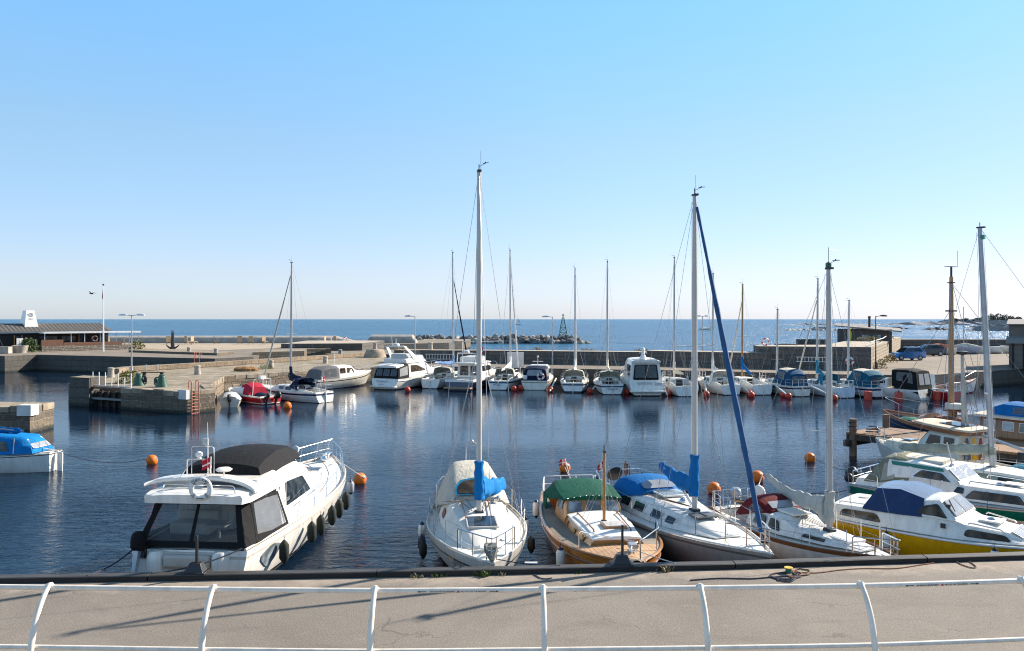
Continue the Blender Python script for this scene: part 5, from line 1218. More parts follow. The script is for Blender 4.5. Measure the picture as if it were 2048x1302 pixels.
# -------- motor boats of the far row
def fboat(name,label,px,py,th,Ln,B,fb,**k):
    s,w=st_bow(px,py,th,Ln); b=Boat(name,label,'motorboat',s,w,B,FAR); b.shape(*fb,**k); return b
# flybridge yacht
b=fboat('flybridge_yacht','white flybridge motor yacht with big radar arch on the far quay',770,779,27,9.6,3.3,(1.0,1.15,1.7),tw=.9,pos=.5,full=2.3,rake=1.1,trake=-.35,flare=.6)
b.hull([(.32,0),(1,1)],[ANTI,WHITE]); b.deck(DECKW); b.strake(mat('strake_grey',(.3,.3,.31),.5),.035,.86)
LL=b.L
SAL=[(1.9,1.35,1.25,1.05,2.35,.06,0),(5.0,1.3,1.15,1.1,2.4,.06,.0),(6.6,1.15,.85,1.3,1.75,.05,-.1),(8.0,.7,.5,1.4,1.55,.03)]
b.secs('saloon',SAL,WHITE,n=6); b.window(SAL,[(2.3,.35),(4.8,.35),(5.3,.85),(2.3,.85)],GLASSB,None,r=.1)
b.secs('cockpit_canopy',[(.15,1.4,1.25,1.0,1.95,.12,.25),(1.0,1.4,1.3,1.0,2.2,.1),(1.95,1.37,1.28,1.05,2.35,.06)],CANBLK,n=6)
A=[Vector((.17,1.25,1.15)),Vector((.17,-1.25,1.15)),Vector((.40,-1.2,1.95)),Vector((.40,1.2,1.95))]
for u in (.03,.36,.69): b.quadwin(A,[(u,.1),(u+.28,.1),(u+.28,.95),(u,.95)],(-1,0,.3),VINYLD,'canopy_window',off=.03)
b.window([(.15,1.4,1.25,1.0,1.95),(1.0,1.4,1.3,1.0,2.2),(1.95,1.37,1.28,1.05,2.35)],[(.4,.2),(1.7,.2),(1.7,.85),(.5,.85)],VINYL,None,'canopy_window',off=.02)
b.secs('canopy_roof',[(.1,1.25,1.2,2.0,2.12,.1),(1.2,1.3,1.25,2.2,2.3,.1)],WHITE,n=6)
b.secs('flybridge',[(1.6,1.3,1.28,2.36,2.75,.0,0),(3.6,1.28,1.28,2.38,3.0,.0),(4.9,1.1,1.0,2.4,3.05,.0,-.1),(5.7,.8,.6,2.4,2.6,.02)],WHITE,n=6)
b.secs('flybridge_seat',[(2.2,.9,.9,2.7,3.2,0),(2.7,.9,.9,2.75,3.25,0)],DECKG,n=4)
q=[Vector((4.7,-.95,3.0)),Vector((4.7,.95,3.0)),Vector((4.45,.85,3.45)),Vector((4.45,-.85,3.45))]
b.quadwin(q,[(0,0),(1,0),(1,1),(0,1)],(1,0,.3),VINYLD,'windscreen',off=.0)
m=M()
for sd in (1,-1): m.loft([[(x-w_,sd*(y-.05),z),(x+w_,sd*(y-.05),z),(x+w_,sd*(y+.05),z),(x-w_,sd*(y+.05),z)] for x,y,z,w_ in ((3.2,1.28,2.7,.5),(2.3,1.2,3.4,.3),(1.75,1.05,3.85,.22))])
m.box((1.7,0,3.9),(.45,2.2,.12)); m.build('radar_arch',WHITE,b.e,bevel=.03)
m=M(); m.lathe([(.32,0),(.34,.1),(.28,.22),(0,.26)],12,0,(1.75,0,3.97)); m.tube([(1.7,.4,3.9),(1.6,.4,4.9)],.02,5); m.tube([(1.75,0,4.2),(1.75,0,4.65)],.05,6); m.build('radar_dome',WHITE,b.e)
m=M(); m.box((-.25,0,.28),(.6,2.7,.12)); m.build('swim_platform',WHITE,b.e,bevel=.04)
b.text('Proviant II',.30,b.pt(0,.82,0)+Vector((-.06,.25,.0)),(0,-1,0),(.2,0,1),GREYL); b.text('SVANEKE',.16,b.pt(0,.62,0)+Vector((-.14,.25,.0)),(0,-1,0),(.2,0,1),GREYL)
b.pulpit(.55,h=.65)
# dark blue motor yacht with flag
b=fboat('motor_yacht','white motor yacht with dark blue hull and red flag on the far quay',918,781,19,9.4,3.1,(.95,1.1,1.6),tw=.9,pos=.5,full=2.2,rake=1.0,trake=-.2,flare=.6)
b.hull([(.3,0),(.86,1),(1,2)],[ANTI,NAVY,WHITE]); b.deck(DECKW,well=(.4,2.3,1.1),wd=.35)
SAL=[(2.5,1.25,1.15,1.0,2.3,.06),(5.3,1.2,1.05,1.1,2.3,.06),(6.3,1.1,.8,1.25,1.6,.05),(7.8,.7,.5,1.35,1.5,.03)]
b.secs('cabin',SAL,WHITE,n=6); b.window(SAL,[(2.8,.45),(5.2,.45),(5.4,.85),(2.8,.85)],GLASS,None,r=.08)
A=[Vector((2.5,1.15,1.1)),Vector((2.5,-1.15,1.1)),Vector((2.5,-1.05,2.2)),Vector((2.5,1.05,2.2))]
b.quadwin(A,[(.08,.1),(.45,.1),(.45,.9),(.08,.9)],(-1,0,0),GLASS); b.quadwin(A,[(.55,.1),(.92,.1),(.92,.9),(.55,.9)],(-1,0,0),GLASS)
b.secs('hardtop',[(1.0,1.2,1.18,2.35,2.43,.06),(5.4,1.1,1.05,2.35,2.45,.05)],WHITE,n=6)
b.secs('flybridge',[(2.6,1.0,1.0,2.45,2.95,.0),(4.4,.95,.9,2.45,3.0,0)],WHITE,n=5)
m=M()
for sd in (1,-1): m.tube([(1.9,sd*1.0,2.4),(1.8,sd*.9,3.3)],.05,5)
m.tube([(1.8,-.9,3.3),(1.8,.9,3.3)],.06,5); m.lathe([(.28,0),(.3,.1),(.24,.22),(0,.26)],10,0,(1.8,0,3.35)); m.build('radar_arch',WHITE,b.e)
for sd in (1,-1):
    m=M(); m.tube([(1.15,sd*1.1,.8),(1.1,sd*1.12,2.4)],.03,5); m.build('hardtop_post',STEEL,b.e)
flag(b.e,(2.2,-.9,2.5),(-.25,-1,0),FLAGR,.7,.75,pole=1.6,lean=(-.1,0,1)); m=M(); m.tube([(1.6,.3,2.4),(1.5,.3,4.3)],.025,5); m.build('antenna',WHITEP,b.e)
m=M(); m.box((-.25,0,.25),(.6,2.6,.1)); m.build('swim_platform',TEAK,b.e); b.pulpit(.5,h=.65); b.pushpit(.2,h=.7)
# small cruiser with navy framed enclosure
b=fboat('cabin_cruiser','cream cabin cruiser with navy framed clear canopy and life ring at its stern',1069,780,9,7.4,2.65,(.85,.9,1.25),tw=.92,pos=.5,full=2.3,rake=.8,trake=-.15,flare=.55)
b.hull([(.32,0),(.82,1),(.90,2),(1,1)],[ANTI,CREAM,mat('strake_tan',(.35,.28,.2),.6)]); b.deck(DECKW,well=(.3,2.4,1.05),wd=.35)
C=[(2.2,1.1,1.0,.85,2.0,.07),(4.3,1.05,.9,.9,2.0,.07),(5.2,.95,.7,1.0,1.3,.05),(6.4,.6,.4,1.1,1.2,.03)]
b.secs('cabin',C,WHITE,n=6); b.window(C,[(2.4,.4),(4.2,.4),(4.4,.85),(2.4,.85)],GLASS,None,r=.08)
T=[(.15,1.12,.95,.85,1.85,.12,.15),(1.2,1.12,1.0,.85,2.05,.1),(2.3,1.1,1.0,.85,2.05,.08)]
b.secs('canopy',T,CANNAVY,n=6); A=[Vector((.17,1.0,.95)),Vector((.17,-1.0,.95)),Vector((.30,-.95,1.85)),Vector((.30,.95,1.85))]
b.quadwin(A,[(.10,.38),(.90,.38),(.84,.98),(.16,.98)],(-1,0,.2),VINYL,'canopy_window',off=.03,r=.15)
b.window(T,[(.4,.3),(2.1,.3),(2.1,.9),(.5,.9)],VINYL,None,'canopy_window',off=.02)
m=M(); m.box((3.2,0,2.1),(2.0,1.6,.06)); m.build('roof_hatch',WHITE,b.e,bevel=.02)
m=M(); m.tube([(2.4,0,2.1),(2.4,0,2.9)],.03,5); m.ball((2.4,0,2.95),.1,8); m.tube([(2.4,-.5,2.5),(2.4,.5,2.5)],.03,5); m.build('light_mast',WHITEP,b.e); b.pulpit(.55,h=.6)
p=b.wp(.02,-.55,1.25); lifering(p,b.e.rotation_euler.z-R(90),'white life ring on the stern rail of the navy canopied cruiser',.27)
m=M(); m.box((-.05,.85,1.15),(.12,.35,.4)); m.build('horseshoe_buoy',WHITEP,b.e,bevel=.05)
# big white motor cruiser
b=fboat('motor_cruiser','white motor cruiser with black framed aft canopy in the middle of the far quay',1294,792,0,9.0,3.15,(1.1,1.2,1.6),tw=.95,pos=.5,full=2.4,rake=1.0,trake=-.3,flare=.6)
b.hull([(.3,0),(1,1)],[ANTI,WHITE]); b.deck(DECKW)
C=[(.5,1.4,1.2,1.05,2.75,.10,.2),(2.6,1.4,1.2,1.1,2.85,.10),(5.0,1.35,1.1,1.15,2.75,.08),(6.3,1.2,.85,1.3,1.7,.05,-.1),(7.8,.7,.5,1.45,1.6,.03)]
b.secs('deckhouse',C,WHITE,n=8); b.window(C,[(2.4,.45),(4.9,.45),(5.2,.85),(2.4,.85)],GLASS,None,r=.1); b.window(C,[(.9,.3),(2.2,.3),(2.2,.85),(1.0,.85)],GLASS,None,r=.1)
A=[Vector((.5,1.2,1.2)),Vector((.5,-1.2,1.2)),Vector((.68,-1.1,2.66)),Vector((.68,1.1,2.66))]
m=M(); m.pane(roundpoly(quadpoly(A,[(.04,.08),(.96,.08),(.93,.97),(.07,.97)]),.12),(-1,0,.1),.015,.012); cv=m.build('aft_canopy',CANBLK,b.e)
b.quadwin(A,[(.09,.2),(.48,.2),(.48,.92),(.11,.92)],(-1,0,.1),VINYLD,'canopy_window',off=.03,parent=cv); b.quadwin(A,[(.52,.2),(.91,.2),(.89,.92),(.52,.92)],(-1,0,.1),VINYLD,'canopy_window',off=.03,parent=cv)
b.secs('hardtop',[(.35,1.25,1.22,2.8,2.95,.08),(3.5,1.2,1.15,2.85,3.05,.08),(5.0,1.05,.95,2.7,2.85,.06)],WHITE,n=8)
m=M(); m.box((1.2,0,2.99),(1.3,1.9,.12)); m.build('sunroof',GLASS,b.e)
m=M(); m.lathe([(.35,0),(.25,.2),(.16,.35),(.12,.75),(.2,.8),(.1,.95),(0,1.0)],10,0,(2.0,0,3.05)); m.tube([(2.0,-.35,3.55),(2.0,.35,3.55)],.03,5); m.build('light_mast',WHITEP,b.e)
m=M(); m.box((-.3,0,.42),(.8,2.95,.14)); m.build('swim_platform',WHITE,b.e,bevel=.05)
m=M(); m.box((-.02,-.95,.85),(.05,.6,.55)); m.build('transom_door',DECKG,b.e,bevel=.02)
b.text('NORDIC STAR',.19,Vector((-.06,.2,1.02)),(0,-1,0),(.15,0,1),GREYL); b.pulpit(.45,h=.65)
# black canopy cruiser on the right
s_=W(1828,800,0); b=Boat('cabin_cruiser','white cruiser with tall black canopy and two clear windows near the cars','motorboat',s_+Vector((.9,0,0)),s_+Vector((-2.9,5.2,0)),2.6,FAR); b.shape(.85,.9,1.25,tw=.92,pos=.5,full=2.2,rake=.9,trake=-.2,flare=.55)
b.hull([(.3,0),(1,1)],[ANTI,WHITE]); b.deck(DECKW,well=(.3,2.5,1.0),wd=.3)
C=[(2.6,1.1,.95,.85,1.65,.05),(4.0,1.0,.75,.95,1.35,.05),(5.6,.55,.4,1.05,1.15,.03)]
b.secs('cabin',C,WHITE,n=6); b.window(C,[(2.8,.3),(3.8,.3),(3.8,.8),(2.8,.8)],GLASS,None,r=.06)
q=[Vector((2.6,-.95,1.6)),Vector((2.6,.95,1.6)),Vector((2.1,.85,2.25)),Vector((2.1,-.85,2.25))]
b.quadwin(q,[(0,0),(1,0),(1,1),(0,1)],(1,0,.5),VINYL,'windscreen',off=0)
T=[(-.05,1.2,1.05,.5,2.25,.10,.25),(1.0,1.2,1.05,.85,2.4,.1),(2.15,1.1,.95,1.0,2.35,.08,.1)]
b.secs('canopy',T,CANBLK,n=6)
A=[Vector((-.05,1.15,.6)),Vector((-.05,-1.15,.6)),Vector((.20,-1.05,2.2)),Vector((.20,1.05,2.2))]
b.quadwin(A,[(.12,.38),(.46,.38),(.46,.93),(.14,.93)],(-1,0,.15),VINYL,'canopy_window',off=.03); b.quadwin(A,[(.54,.38),(.90,.38),(.88,.93),(.54,.93)],(-1,0,.15),VINYL,'canopy_window',off=.03)
b.window(T,[(.4,.4),(1.8,.4),(1.8,.9),(.5,.9)],VINYLD,None,'canopy_window',off=.02); b.pulpit(.55,h=.6); b.outboard(0,-.3,.45,k=.9)
# white cruiser alongside the granite pier
b=Boat('cabin_cruiser','cream white motor cruiser lying along the granite pier','motorboat',(-18.6,73.4),(-14.0,79.6),2.8,FAR); b.shape(.95,1.05,1.45,tw=.88,pos=.5,full=2.2,rake=1.1,trake=-.1,flare=.55)
b.hull([(.3,0),(.80,1),(.86,2),(1,1)],[ANTI,CREAM,BLACKP]); b.deck(DECKW,well=(.4,2.6,1.0),wd=.35)
C=[(2.5,1.2,1.05,.95,2.05,.08),(4.2,1.15,.98,1.0,2.05,.08),(5.3,1.0,.75,1.15,1.5,.05,-.1),(6.8,.6,.4,1.3,1.42,.03)]
b.secs('cabin',C,WHITE,n=6); b.window(C,[(2.7,.4),(3.4,.4),(3.4,.85),(2.7,.85)],GLASSB,WHITE,r=.08); b.window(C,[(3.6,.4),(4.6,.45),(4.3,.85),(3.6,.85)],GLASSB,WHITE,r=.08)
q=[Vector((5.15,-.85,1.55)),Vector((5.15,.85,1.55)),Vector((4.3,.8,2.0)),Vector((4.3,-.8,2.0))]; b.quadwin(q,[(.02,.05),(.98,.05),(.98,.95),(.02,.95)],(.5,0,.8),GLASS,'windscreen',off=.06)
T=[(.4,1.15,.95,.95,1.75,.1,.3),(1.4,1.2,1.05,.95,2.0,.08),(2.6,1.2,1.05,.95,2.05,.08)]
b.secs('aft_canopy',T,canvas('canvas_smoke',(.16,.15,.15)),n=6); b.window(T,[(.9,.2),(2.3,.2),(2.3,.9),(1.0,.9)],VINYLD,None,'canopy_window',off=.02); b.pulpit(.6,h=.6)
m=M(); m.tube([(3.2,.2,2.1),(3.1,.2,3.4)],.018,5); m.build('antenna',WHITEP,b.e)
# red motorboat
b=Boat('motorboat','red motorboat with white stripe and crimson cockpit cover','motorboat',(-18.4,61.0),(-22.9,64.7),2.1,FAR); b.shape(.62,.7,1.0,tw=.9,pos=.5,full=2.0,rake=1.0,trake=-.1,flare=.5)
b.hull([(.42,0),(.50,1),(.90,2),(1,1)],[ANTIR,WHITE,RED]); b.deck(DECKW,well=(.3,2.6,.8),wd=.3)
b.secs('bow_cover',[(2.5,.85,.75,.68,1.2,.08),(3.4,.75,.6,.75,1.15,.06),(4.9,.35,.25,.88,.98,.03)],WHITE,n=6)
b.secs('cockpit_cover',[(1.6,.85,.6,.68,1.15,.1),(2.3,.85,.65,.68,1.45,.1),(3.0,.75,.6,.75,1.3,.08)],CANRED,n=8,wr=.03,seed=3)
q=[Vector((3.3,-.7,1.2)),Vector((3.3,.7,1.2)),Vector((2.85,.6,1.6)),Vector((2.85,-.6,1.6))]; b.quadwin(q,[(0,0),(1,0),(1,1),(0,1)],(1,0,.4),VINYLD,'windscreen',off=0)
b.outboard(-.3,-.25,.5,k=1.15,tilt=-25); b.outboard(.5,-.2,.5,k=.8,tilt=-15)
m=M(); m.tube(fillet([(1.2,.8,.65),(1.1,.75,1.9),(1.1,-.75,1.9),(1.2,-.8,.65)],.2),.03,6); m.box((1.1,0,2.0),(.3,.5,.25)); m.build('targa_bar',WHITEP,b.e)
m=M(); m.ball((1.3,0,.6),.4,10,0,(1.3,1.2,.6)); m.build('blue_tarpaulin',CANNAVY,b.e)
b.text('SEA QUEEN',.16,b.pt(.55,.72,1)+Vector((0,.03,0)),(-1,0,0),(0,-.2,1),WHITEP)
# covered dinghy
b=Boat('dinghy','small white dinghy under a pale grey cover with black outboard beside the pier','dinghy',(-20.8,58.9),(-21.7,62.2),1.5,FAR); b.shape(.5,.5,.65,tw=.9,pos=.5,full=2,rake=.4,trake=0,flare=.4)
b.hull([(.3,0),(1,1)],[ANTI,CREAM],nu=14); b.deck(CREAM)
b.secs('boat_cover',[(.1,.72,.5,.48,.7,.08),(1.2,.78,.5,.5,.95,.1),(2.6,.55,.35,.58,.85,.06),(3.4,.2,.12,.62,.68,.02)],canvas('canvas_pale_grey',(.5,.5,.49)),n=6)
b.outboard(0,-.2,.5,k=.9); b.strake(BLACK,.03,.95)
# red hulled boat with white cabin, behind the wooden mast
b=Boat('work_boat','old red hulled boat with small white cabin behind the brown mast','motorboat',(35.4,64.0),(32.4,69.4),2.4,FAR); b.shape(.8,.8,1.3,tw=.8,pos=.5,full=2.0,rake=.6,trake=0,flare=.5)
b.hull([(.3,0),(.9,1),(1,2)],[ANTI,RED,WHITE]); b.deck(DECKG,well=(.4,2.0,.8),wd=.3)
b.secs('cabin',[(2.2,.95,.85,.8,1.9,.05),(4.2,.85,.7,.9,1.8,.05)],WHITE,n=6); b.quadwin([(2.2,.85,.9),(2.2,-.85,.9),(2.2,-.85,1.8),(2.2,.85,1.8)],[(.1,.3),(.45,.3),(.45,.9),(.1,.9)],(-1,0,0),GLASSL); b.pushpit(.15,h=.6)
# open white wooden boat alongside
b=Boat('rowing_boat','white open wooden boat with red trim lying along the right quay','open boat',(33.9,68.3),(41.0,70.6),2.0,FAR); b.shape(.75,.7,1.3,tw=.35,pos=.5,full=1.8,rake=.5,trake=.4,flare=.5)
b.hull([(.3,0),(.92,1),(1,2)],[ANTIR,WHITE,RED]); b.deck(CANCREAM,dz=-.05,well=(.9,6.2,.8),wd=.35,wmat=DKWOOD)
for x in (1.6,3.0,4.6):
    m=M(); m.box((x,0,.62),(.28,1.5,.05)); m.build('thwart',VARN2,b.e)
b.rail(fillet([b.edge(.7,1,.05,0),b.edge(.7,1,.05,.6),b.edge(.97,1,.0,.7),b.edge(.97,-1,.0,.7),b.edge(.7,-1,.05,.6),b.edge(.7,-1,.05,0)],.2),STEEL,.02,'pulpit')
# boats ashore
def ashore(loc,rz,Ln,B,label,hm,cover=None,mast=0):
    d=Vector((math.cos(rz),math.sin(rz),0)); p=Vector(loc)
    b=Boat('beached_boat',label,'small boat',p,p+d*Ln,B,'small boats ashore by the dark wall'); b.e.location.z=loc[2]; b.shape(.7,.65,.85,tw=.75,pos=.45,full=2,rake=.4,trake=0,flare=.4)
    b.hull([(.25,0),(1,1)],[hm,hm],nu=12); b.deck(cover or CREAM)
    if cover: b.secs('cover',[(.2,B*.4,B*.25,.6,.8,.1),(Ln*.5,B*.42,B*.2,.6,1.15,.1),(Ln*.9,B*.15,B*.08,.75,.85,.04)],cover,n=5)
    if mast: 
        m=M(); m.tube([(Ln*.55,0,.7),(Ln*.55,0,mast)],.05,6); m.build('mast',ALU,b.e)
ashore((62.0,112,1.85),R(175),4.6,1.9,'orange and white boat ashore against the dark wall behind the brown mast',WHITE,canvas('canvas_rust',(.42,.13,.07)))
ashore((66.5,114,1.85),R(170),3.6,1.7,'small blue boat ashore with a bare mast',gelcoat('gelcoat_lavender',(.35,.38,.50)),CANCREAM,6.4)
ashore((70.6,115.5,1.85),R(172),3.6,1.5,'white dinghy ashore left of the leaning mast foot of the grey shed side',WHITE)
ashore((75.5,116,1.85),R(172),4.4,1.6,'longer white dinghy ashore beside the grey board shed',CREAM)
# boats out at sea
b=Boat('distant_yacht','tiny white sailing boat far out on the sea left of the lattice beacon','sailboat',(10,900),(3,900),2.5); b.shape(.9,.8,1.2); b.hull([(1,0)],[WHITE],nu=8); m=M(); m.tube([(3.5,0,.9),(3.5,0,10.5)],.12,5); m.build('mast',WHITEP,b.e); m=M(); m.add([(3.3,0,2),(0.3,0,2),(3.3,0,7.5)],[(0,1,2)]); m.build('sail',CANWHITE,b.e)
b=Boat('distant_motorboat','tiny white speedboat far out on the sea right of the white mast','motorboat',(110,470),(118,472),3.0); b.shape(1.0,1.0,1.4); b.hull([(1,0)],[WHITE],nu=8); b.secs('cabin',[(1.5,1,.8,.9,2.0,.1),(5,.8,.5,1.1,1.5,.1)],WHITE,n=4)
# red buoys of the far row
RB=[(815,784),(880,776,1),(1028,782),(1041,780),(1101,784),(1180,786),(1254,788),(1337,791),(1413,793),(1499,791),(1503,795),(1566,794),(1577,797),(1669,801)]
names=['flybridge motor yacht','blue covered sailboat','sailboat with long white cover, left one','sailboat with long white cover, right one','navy canopied cruiser','striped stern sailboat','cream hooded sailboat','white motor cruiser','cluttered sailboat','wooden masted sailboat, farther one','wooden masted sailboat, nearer one','orange box sailboat, farther one','orange box sailboat, nearer one','pale blue sailboat']
for (q,nm) in zip(RB,names):
    p=W(q[0],q[1],0); e=buoy(p,.27,'small red mooring buoy afloat right of the '+nm,BUOYR,group='small red mooring buoys of the far row',dip=.25,rz=q[0])
def barrel(px,py,label):
    p=W(px,py,0); e=empty('barrel_buoy',(p.x,p.y,0),0,label,'buoy','red barrel buoys'); m=M(); m.lathe([(.02,-.2),(.29,-.2),(.30,0),(.30,.62),(.26,.70),(.02,.72)],14); m.build('drum',BUOYR,e); m=M(); m.tube([(0,0,.70),(0,0,.82)],.04,6); m.build('eye',BLACK,e)
barrel(1736,800,'red barrel buoy at the stern of the double striped sailboat'); barrel(1797,801,'red barrel buoy left of the black canopied cruiser'); barrel(1874,800,'red barrel buoy right of the black canopied cruiser')
for px,py,r,t,mt in ((304,928,.25,'orange mooring buoy alone on the water left of the flybridge yacht',BUOY),(720,967,.255,'orange mooring buoy off the bow of the flybridge yacht',BUOY),(575,817,.30,'small far orange buoy in front of the navy covered sailboat',BUOY),(1130,943,.235,'orange mooring buoy behind the stern of the varnished wooden boat',BUOY),(1428,986,.25,'orange mooring buoy left of the outboard of the burgundy hooded sailboat',BUOY),(1515,963,.265,'orange mooring buoy behind the blue furled forestay',BUOY),(1620,923,.245,'orange mooring buoy left of the thick mast near the jetty',BUOY)):
    buoy(W(px,py,0),r,t,mt,rz=random.uniform(-.5,.5))
# pale booms between the far boats
for k,(a,bq) in enumerate((((1112,757),(1100,782)),((1202,757),(1182,783)),((1326,765),(1334,789)),((1409,763),(1414,789)),((1484,771),(1502,789)),((1552,772),(1578,793)),((1622,772),(1670,795)))):
    p=W(a[0],a[1],.9); q=W(bq[0],bq[1],.15); m=M(); m.tube([p,q],.07,6); o=m.build('mooring_boom',WHITEP); tag(o,['white mooring boom right of the navy canopied cruiser','white mooring boom right of the striped stern sailboat','white mooring boom right of the white motor cruiser','white mooring boom right of the cluttered sailboat','white mooring boom left of the wooden masted sailboat','white mooring boom left of the orange box sailboat','long white mooring boom left of the pale blue sailboat'][k],'boom','mooring booms of the far row')
m=M(); m.box((0,0,.3),(.75,.5,.6)); o=m.build('orange_box',mat('box_orange',(.60,.13,.04),.6),bevel=.03); o.location=W(1565,756,1.1); tag(o,'orange box beside the small cream sailboat with blue enclosure','box')
m=M(); m.box((0,0,.8),(1.7,.4,1.6)); o=m.build('white_cabinet',mat('cabinet_grey',(.5,.5,.5),.6)); o.location=WD(1031,738,82)-Vector((0,0,.8)); o.location.z=1.5; tag(o,'pale cabinet on the quay behind the white covered sailboat','cabinet')
# ---------------------------------------------------------------- boats at the near quay
VINB=vinylm('canopy_vinyl_beige',(.085,.08,.075),.85); VINS=vinylm('canopy_vinyl_silver',(.36,.385,.42),.88,.12)
def pathband(name,path,w,t,mt,parent,wd=Vector((1,0,0))):
    m=M(); rings=[]
    for p in path:
        p=Vector(p); rings.append([p-wd*w/2,p+wd*w/2,p+wd*w/2+Vector((0,0,t)),p-wd*w/2+Vector((0,0,t))])
    m.loft(rings); return m.build(name,mt,parent,angle=50,bevel=.02)
# ======== flybridge yacht
b=Boat('flybridge_yacht','big white flybridge yacht with black canvas aft canopy, moored stern to the near quay','yacht',(-7.4,18.35),(-6.55,29.2),3.25)
b.shape(1.2,1.24,1.52,tw=.84,pos=.45,full=2.7,rake=1.3,trake=-.25,flare=.5,round_=.3); LL=b.L
b.hull([(.34,0),(.385,1),(.88,2),(.92,3),(1,2)],[ANTI,BLACKP,WHITE,mat('strake_sand',(.50,.46,.40),.5)],nu=32)
b.deck(DECKW); b.toerail(mat('rail_sand',(.52,.47,.40),.5),.035,.05,0,.995,.03)
sec=[b.pt(lerp(.07,.17,i/8),.80-.18*abs(i/4-1)**2*0+.09*math.sin(PI*i/8),-1) for i in range(9)]+[b.pt(lerp(.17,.07,i/8),.80-.26*math.sin(PI*i/8)*(1-.35*i/8)-.06*(i/8),-1) for i in range(9)]
m=M(); m.pane(sec,(0,-1,0),.012,.01); m.build('hull_window',GLASSL,b.e)
TB=mat('transom_beige',(.52,.46,.40),.45,var=.12)
m=M(); m.box((-.03,.0,.85),(.08,1.5,.62)); m.build('transom_panel',TB,b.e,bevel=.03)
for y in (-.85,.85,0):
    m=M(); m.lathe([(.16,.35),(.2,.5),(.2,1.08),(.14,1.2),(0,1.22)],14,0,(-.06,y*.9,0)) if y else m.box((-.12,0,.98),(.16,1.1,.30)); m.build('transom_pod' if y else 'stern_seat',WHITE if y else TB,b.e,bevel=.0 if y else .06)
m=M(); m.box((-.45,0,.30),(.8,2.5,.1)); m.build('swim_platform',TEAK,b.e,bevel=.03)
g=b.outboard(1.12,-.15,1.15,CANBLK,.9,'covered_tender_motor',tilt=18)
# deckhouse
DH=[(2.1,1.42,1.24,1.18,2.28,.02),(3.3,1.38,1.14,1.22,2.28,.04),(5.2,1.27,.98,1.28,2.22,.06),(6.4,1.05,.72,1.34,1.72,.06,-.1),(7.8,.80,.52,1.40,1.52,.04)]
b.secs('deckhouse',DH,WHITE,n=8)
b.window(DH,[(2.62,.40),(4.85,.34),(4.45,.82),(2.95,.92)],GLASS,mat('window_trim_grey',(.35,.35,.35),.4),r=.07,fw=.02)
q=[Vector((6.25,-.85,1.72)),Vector((6.25,.85,1.72)),Vector((5.25,.85,2.20)),Vector((5.25,-.85,2.20))]; b.quadwin(q,[(.03,.08),(.97,.08),(.95,.92),(.05,.92)],(.5,0,.9),GLASS,'windscreen',off=.09)
# aft canopy
TC=[(.04,1.32,1.0,1.25,2.20,.0,.46),(.5,1.38,1.16,1.24,2.22,.0,.2),(1.4,1.44,1.24,1.21,2.2,.0,.0),(2.42,1.46,1.30,1.20,2.12,.0,-.35)]
cnp=b.secs('aft_canopy',TC,CANBLK,n=6,caps=(False,False))
A=[Vector((.04,1.30,1.27)),Vector((.04,-1.30,1.27)),Vector((.50,-1.0,2.2)),Vector((.50,1.0,2.2))]
for u0,u1,v0,v1 in ((0,1,-.02,.11),(0,1,.93,1.06),(0,.065,.11,.93),(.935,1,.11,.93),(.482,.518,.11,.93)):
    m=M(); m.pane(sub(A,u0,u1,v0,v1),(-1,0,.4),.004,.010); m.build('canvas_border',CANBLK,cnp)
CLR=vinylm('clear_canopy_film',(.22,.22,.22),.30)
for uv in ([(.05,.10),(.49,.10),(.49,.94),(.07,.94)],[(.51,.10),(.95,.10),(.93,.94),(.51,.94)]): b.quadwin(A,uv,(-1,0,.4),CLR,'canopy_window',off=.0,r=.02)
INW=mat('cabin_panel_beige',(.52,.46,.38),.7)
m=M(); m.box((2.36,0,1.72),(.04,2.5,1.0)); m.build('saloon_bulkhead',INW,b.e)
m=M(); m.box((2.33,-.72,1.66),(.03,.62,.84)); dr_=m.build('saloon_door',mat('door_wood_pale',(.60,.54,.45),.6),b.e); m=M(); m.box((2.31,-.72,1.50),(.02,.44,.44)); m.build('door_mesh',mat('door_mesh_dark',(.05,.05,.05),.8),dr_)
m=M(); m.box((2.33,.55,1.75),(.03,.75,.5)); m.build('saloon_window',GLASSL,b.e)
m=M(); m.box((1.35,.55,1.38),(.55,1.0,.30)); m.box((1.62,.55,1.56),(.14,1.0,.36)); m.build('cockpit_bench',INW,b.e,bevel=.06)
m=M(); m.box((1.0,-.25,1.55),(.5,.5,.05)); m.tube([(1.0,-.25,1.2),(1.0,-.25,1.53)],.04,6); m.build('cockpit_table',mat('table_grey',(.30,.28,.25),.5),b.e)
m=M(); m.loft([[(1.9,-.38+.02*math.sin(k*2.0),2.15-.01) if False else (1.85+.02*math.sin(k*1.9),-.28+.055*k,z) for k in range(7)] for z in (1.22,1.7,2.16)],0,False,(0,0)); m.build('curtain',mat('curtain_beige',(.62,.56,.47),.8),b.e)
bm=bmesh.new(); bm.from_mesh(cnp.data); bmesh.ops.delete(bm,geom=[f for f in bm.faces if abs(f.normal.y)>.6 and f.calc_center_median().x>.55],context='FACES'); bm.to_mesh(cnp.data); bm.free()
def sp_(x,t,sd): return b.side(TC,x,t,sd)+Vector(((lerp(.2,0,(x-.5)/.9) if x<1.4 else lerp(0,-.35,(x-1.4)/1.02))*t,0,0))
FILM=vinylm('canopy_film_silver',(.42,.44,.47),.42,.12)
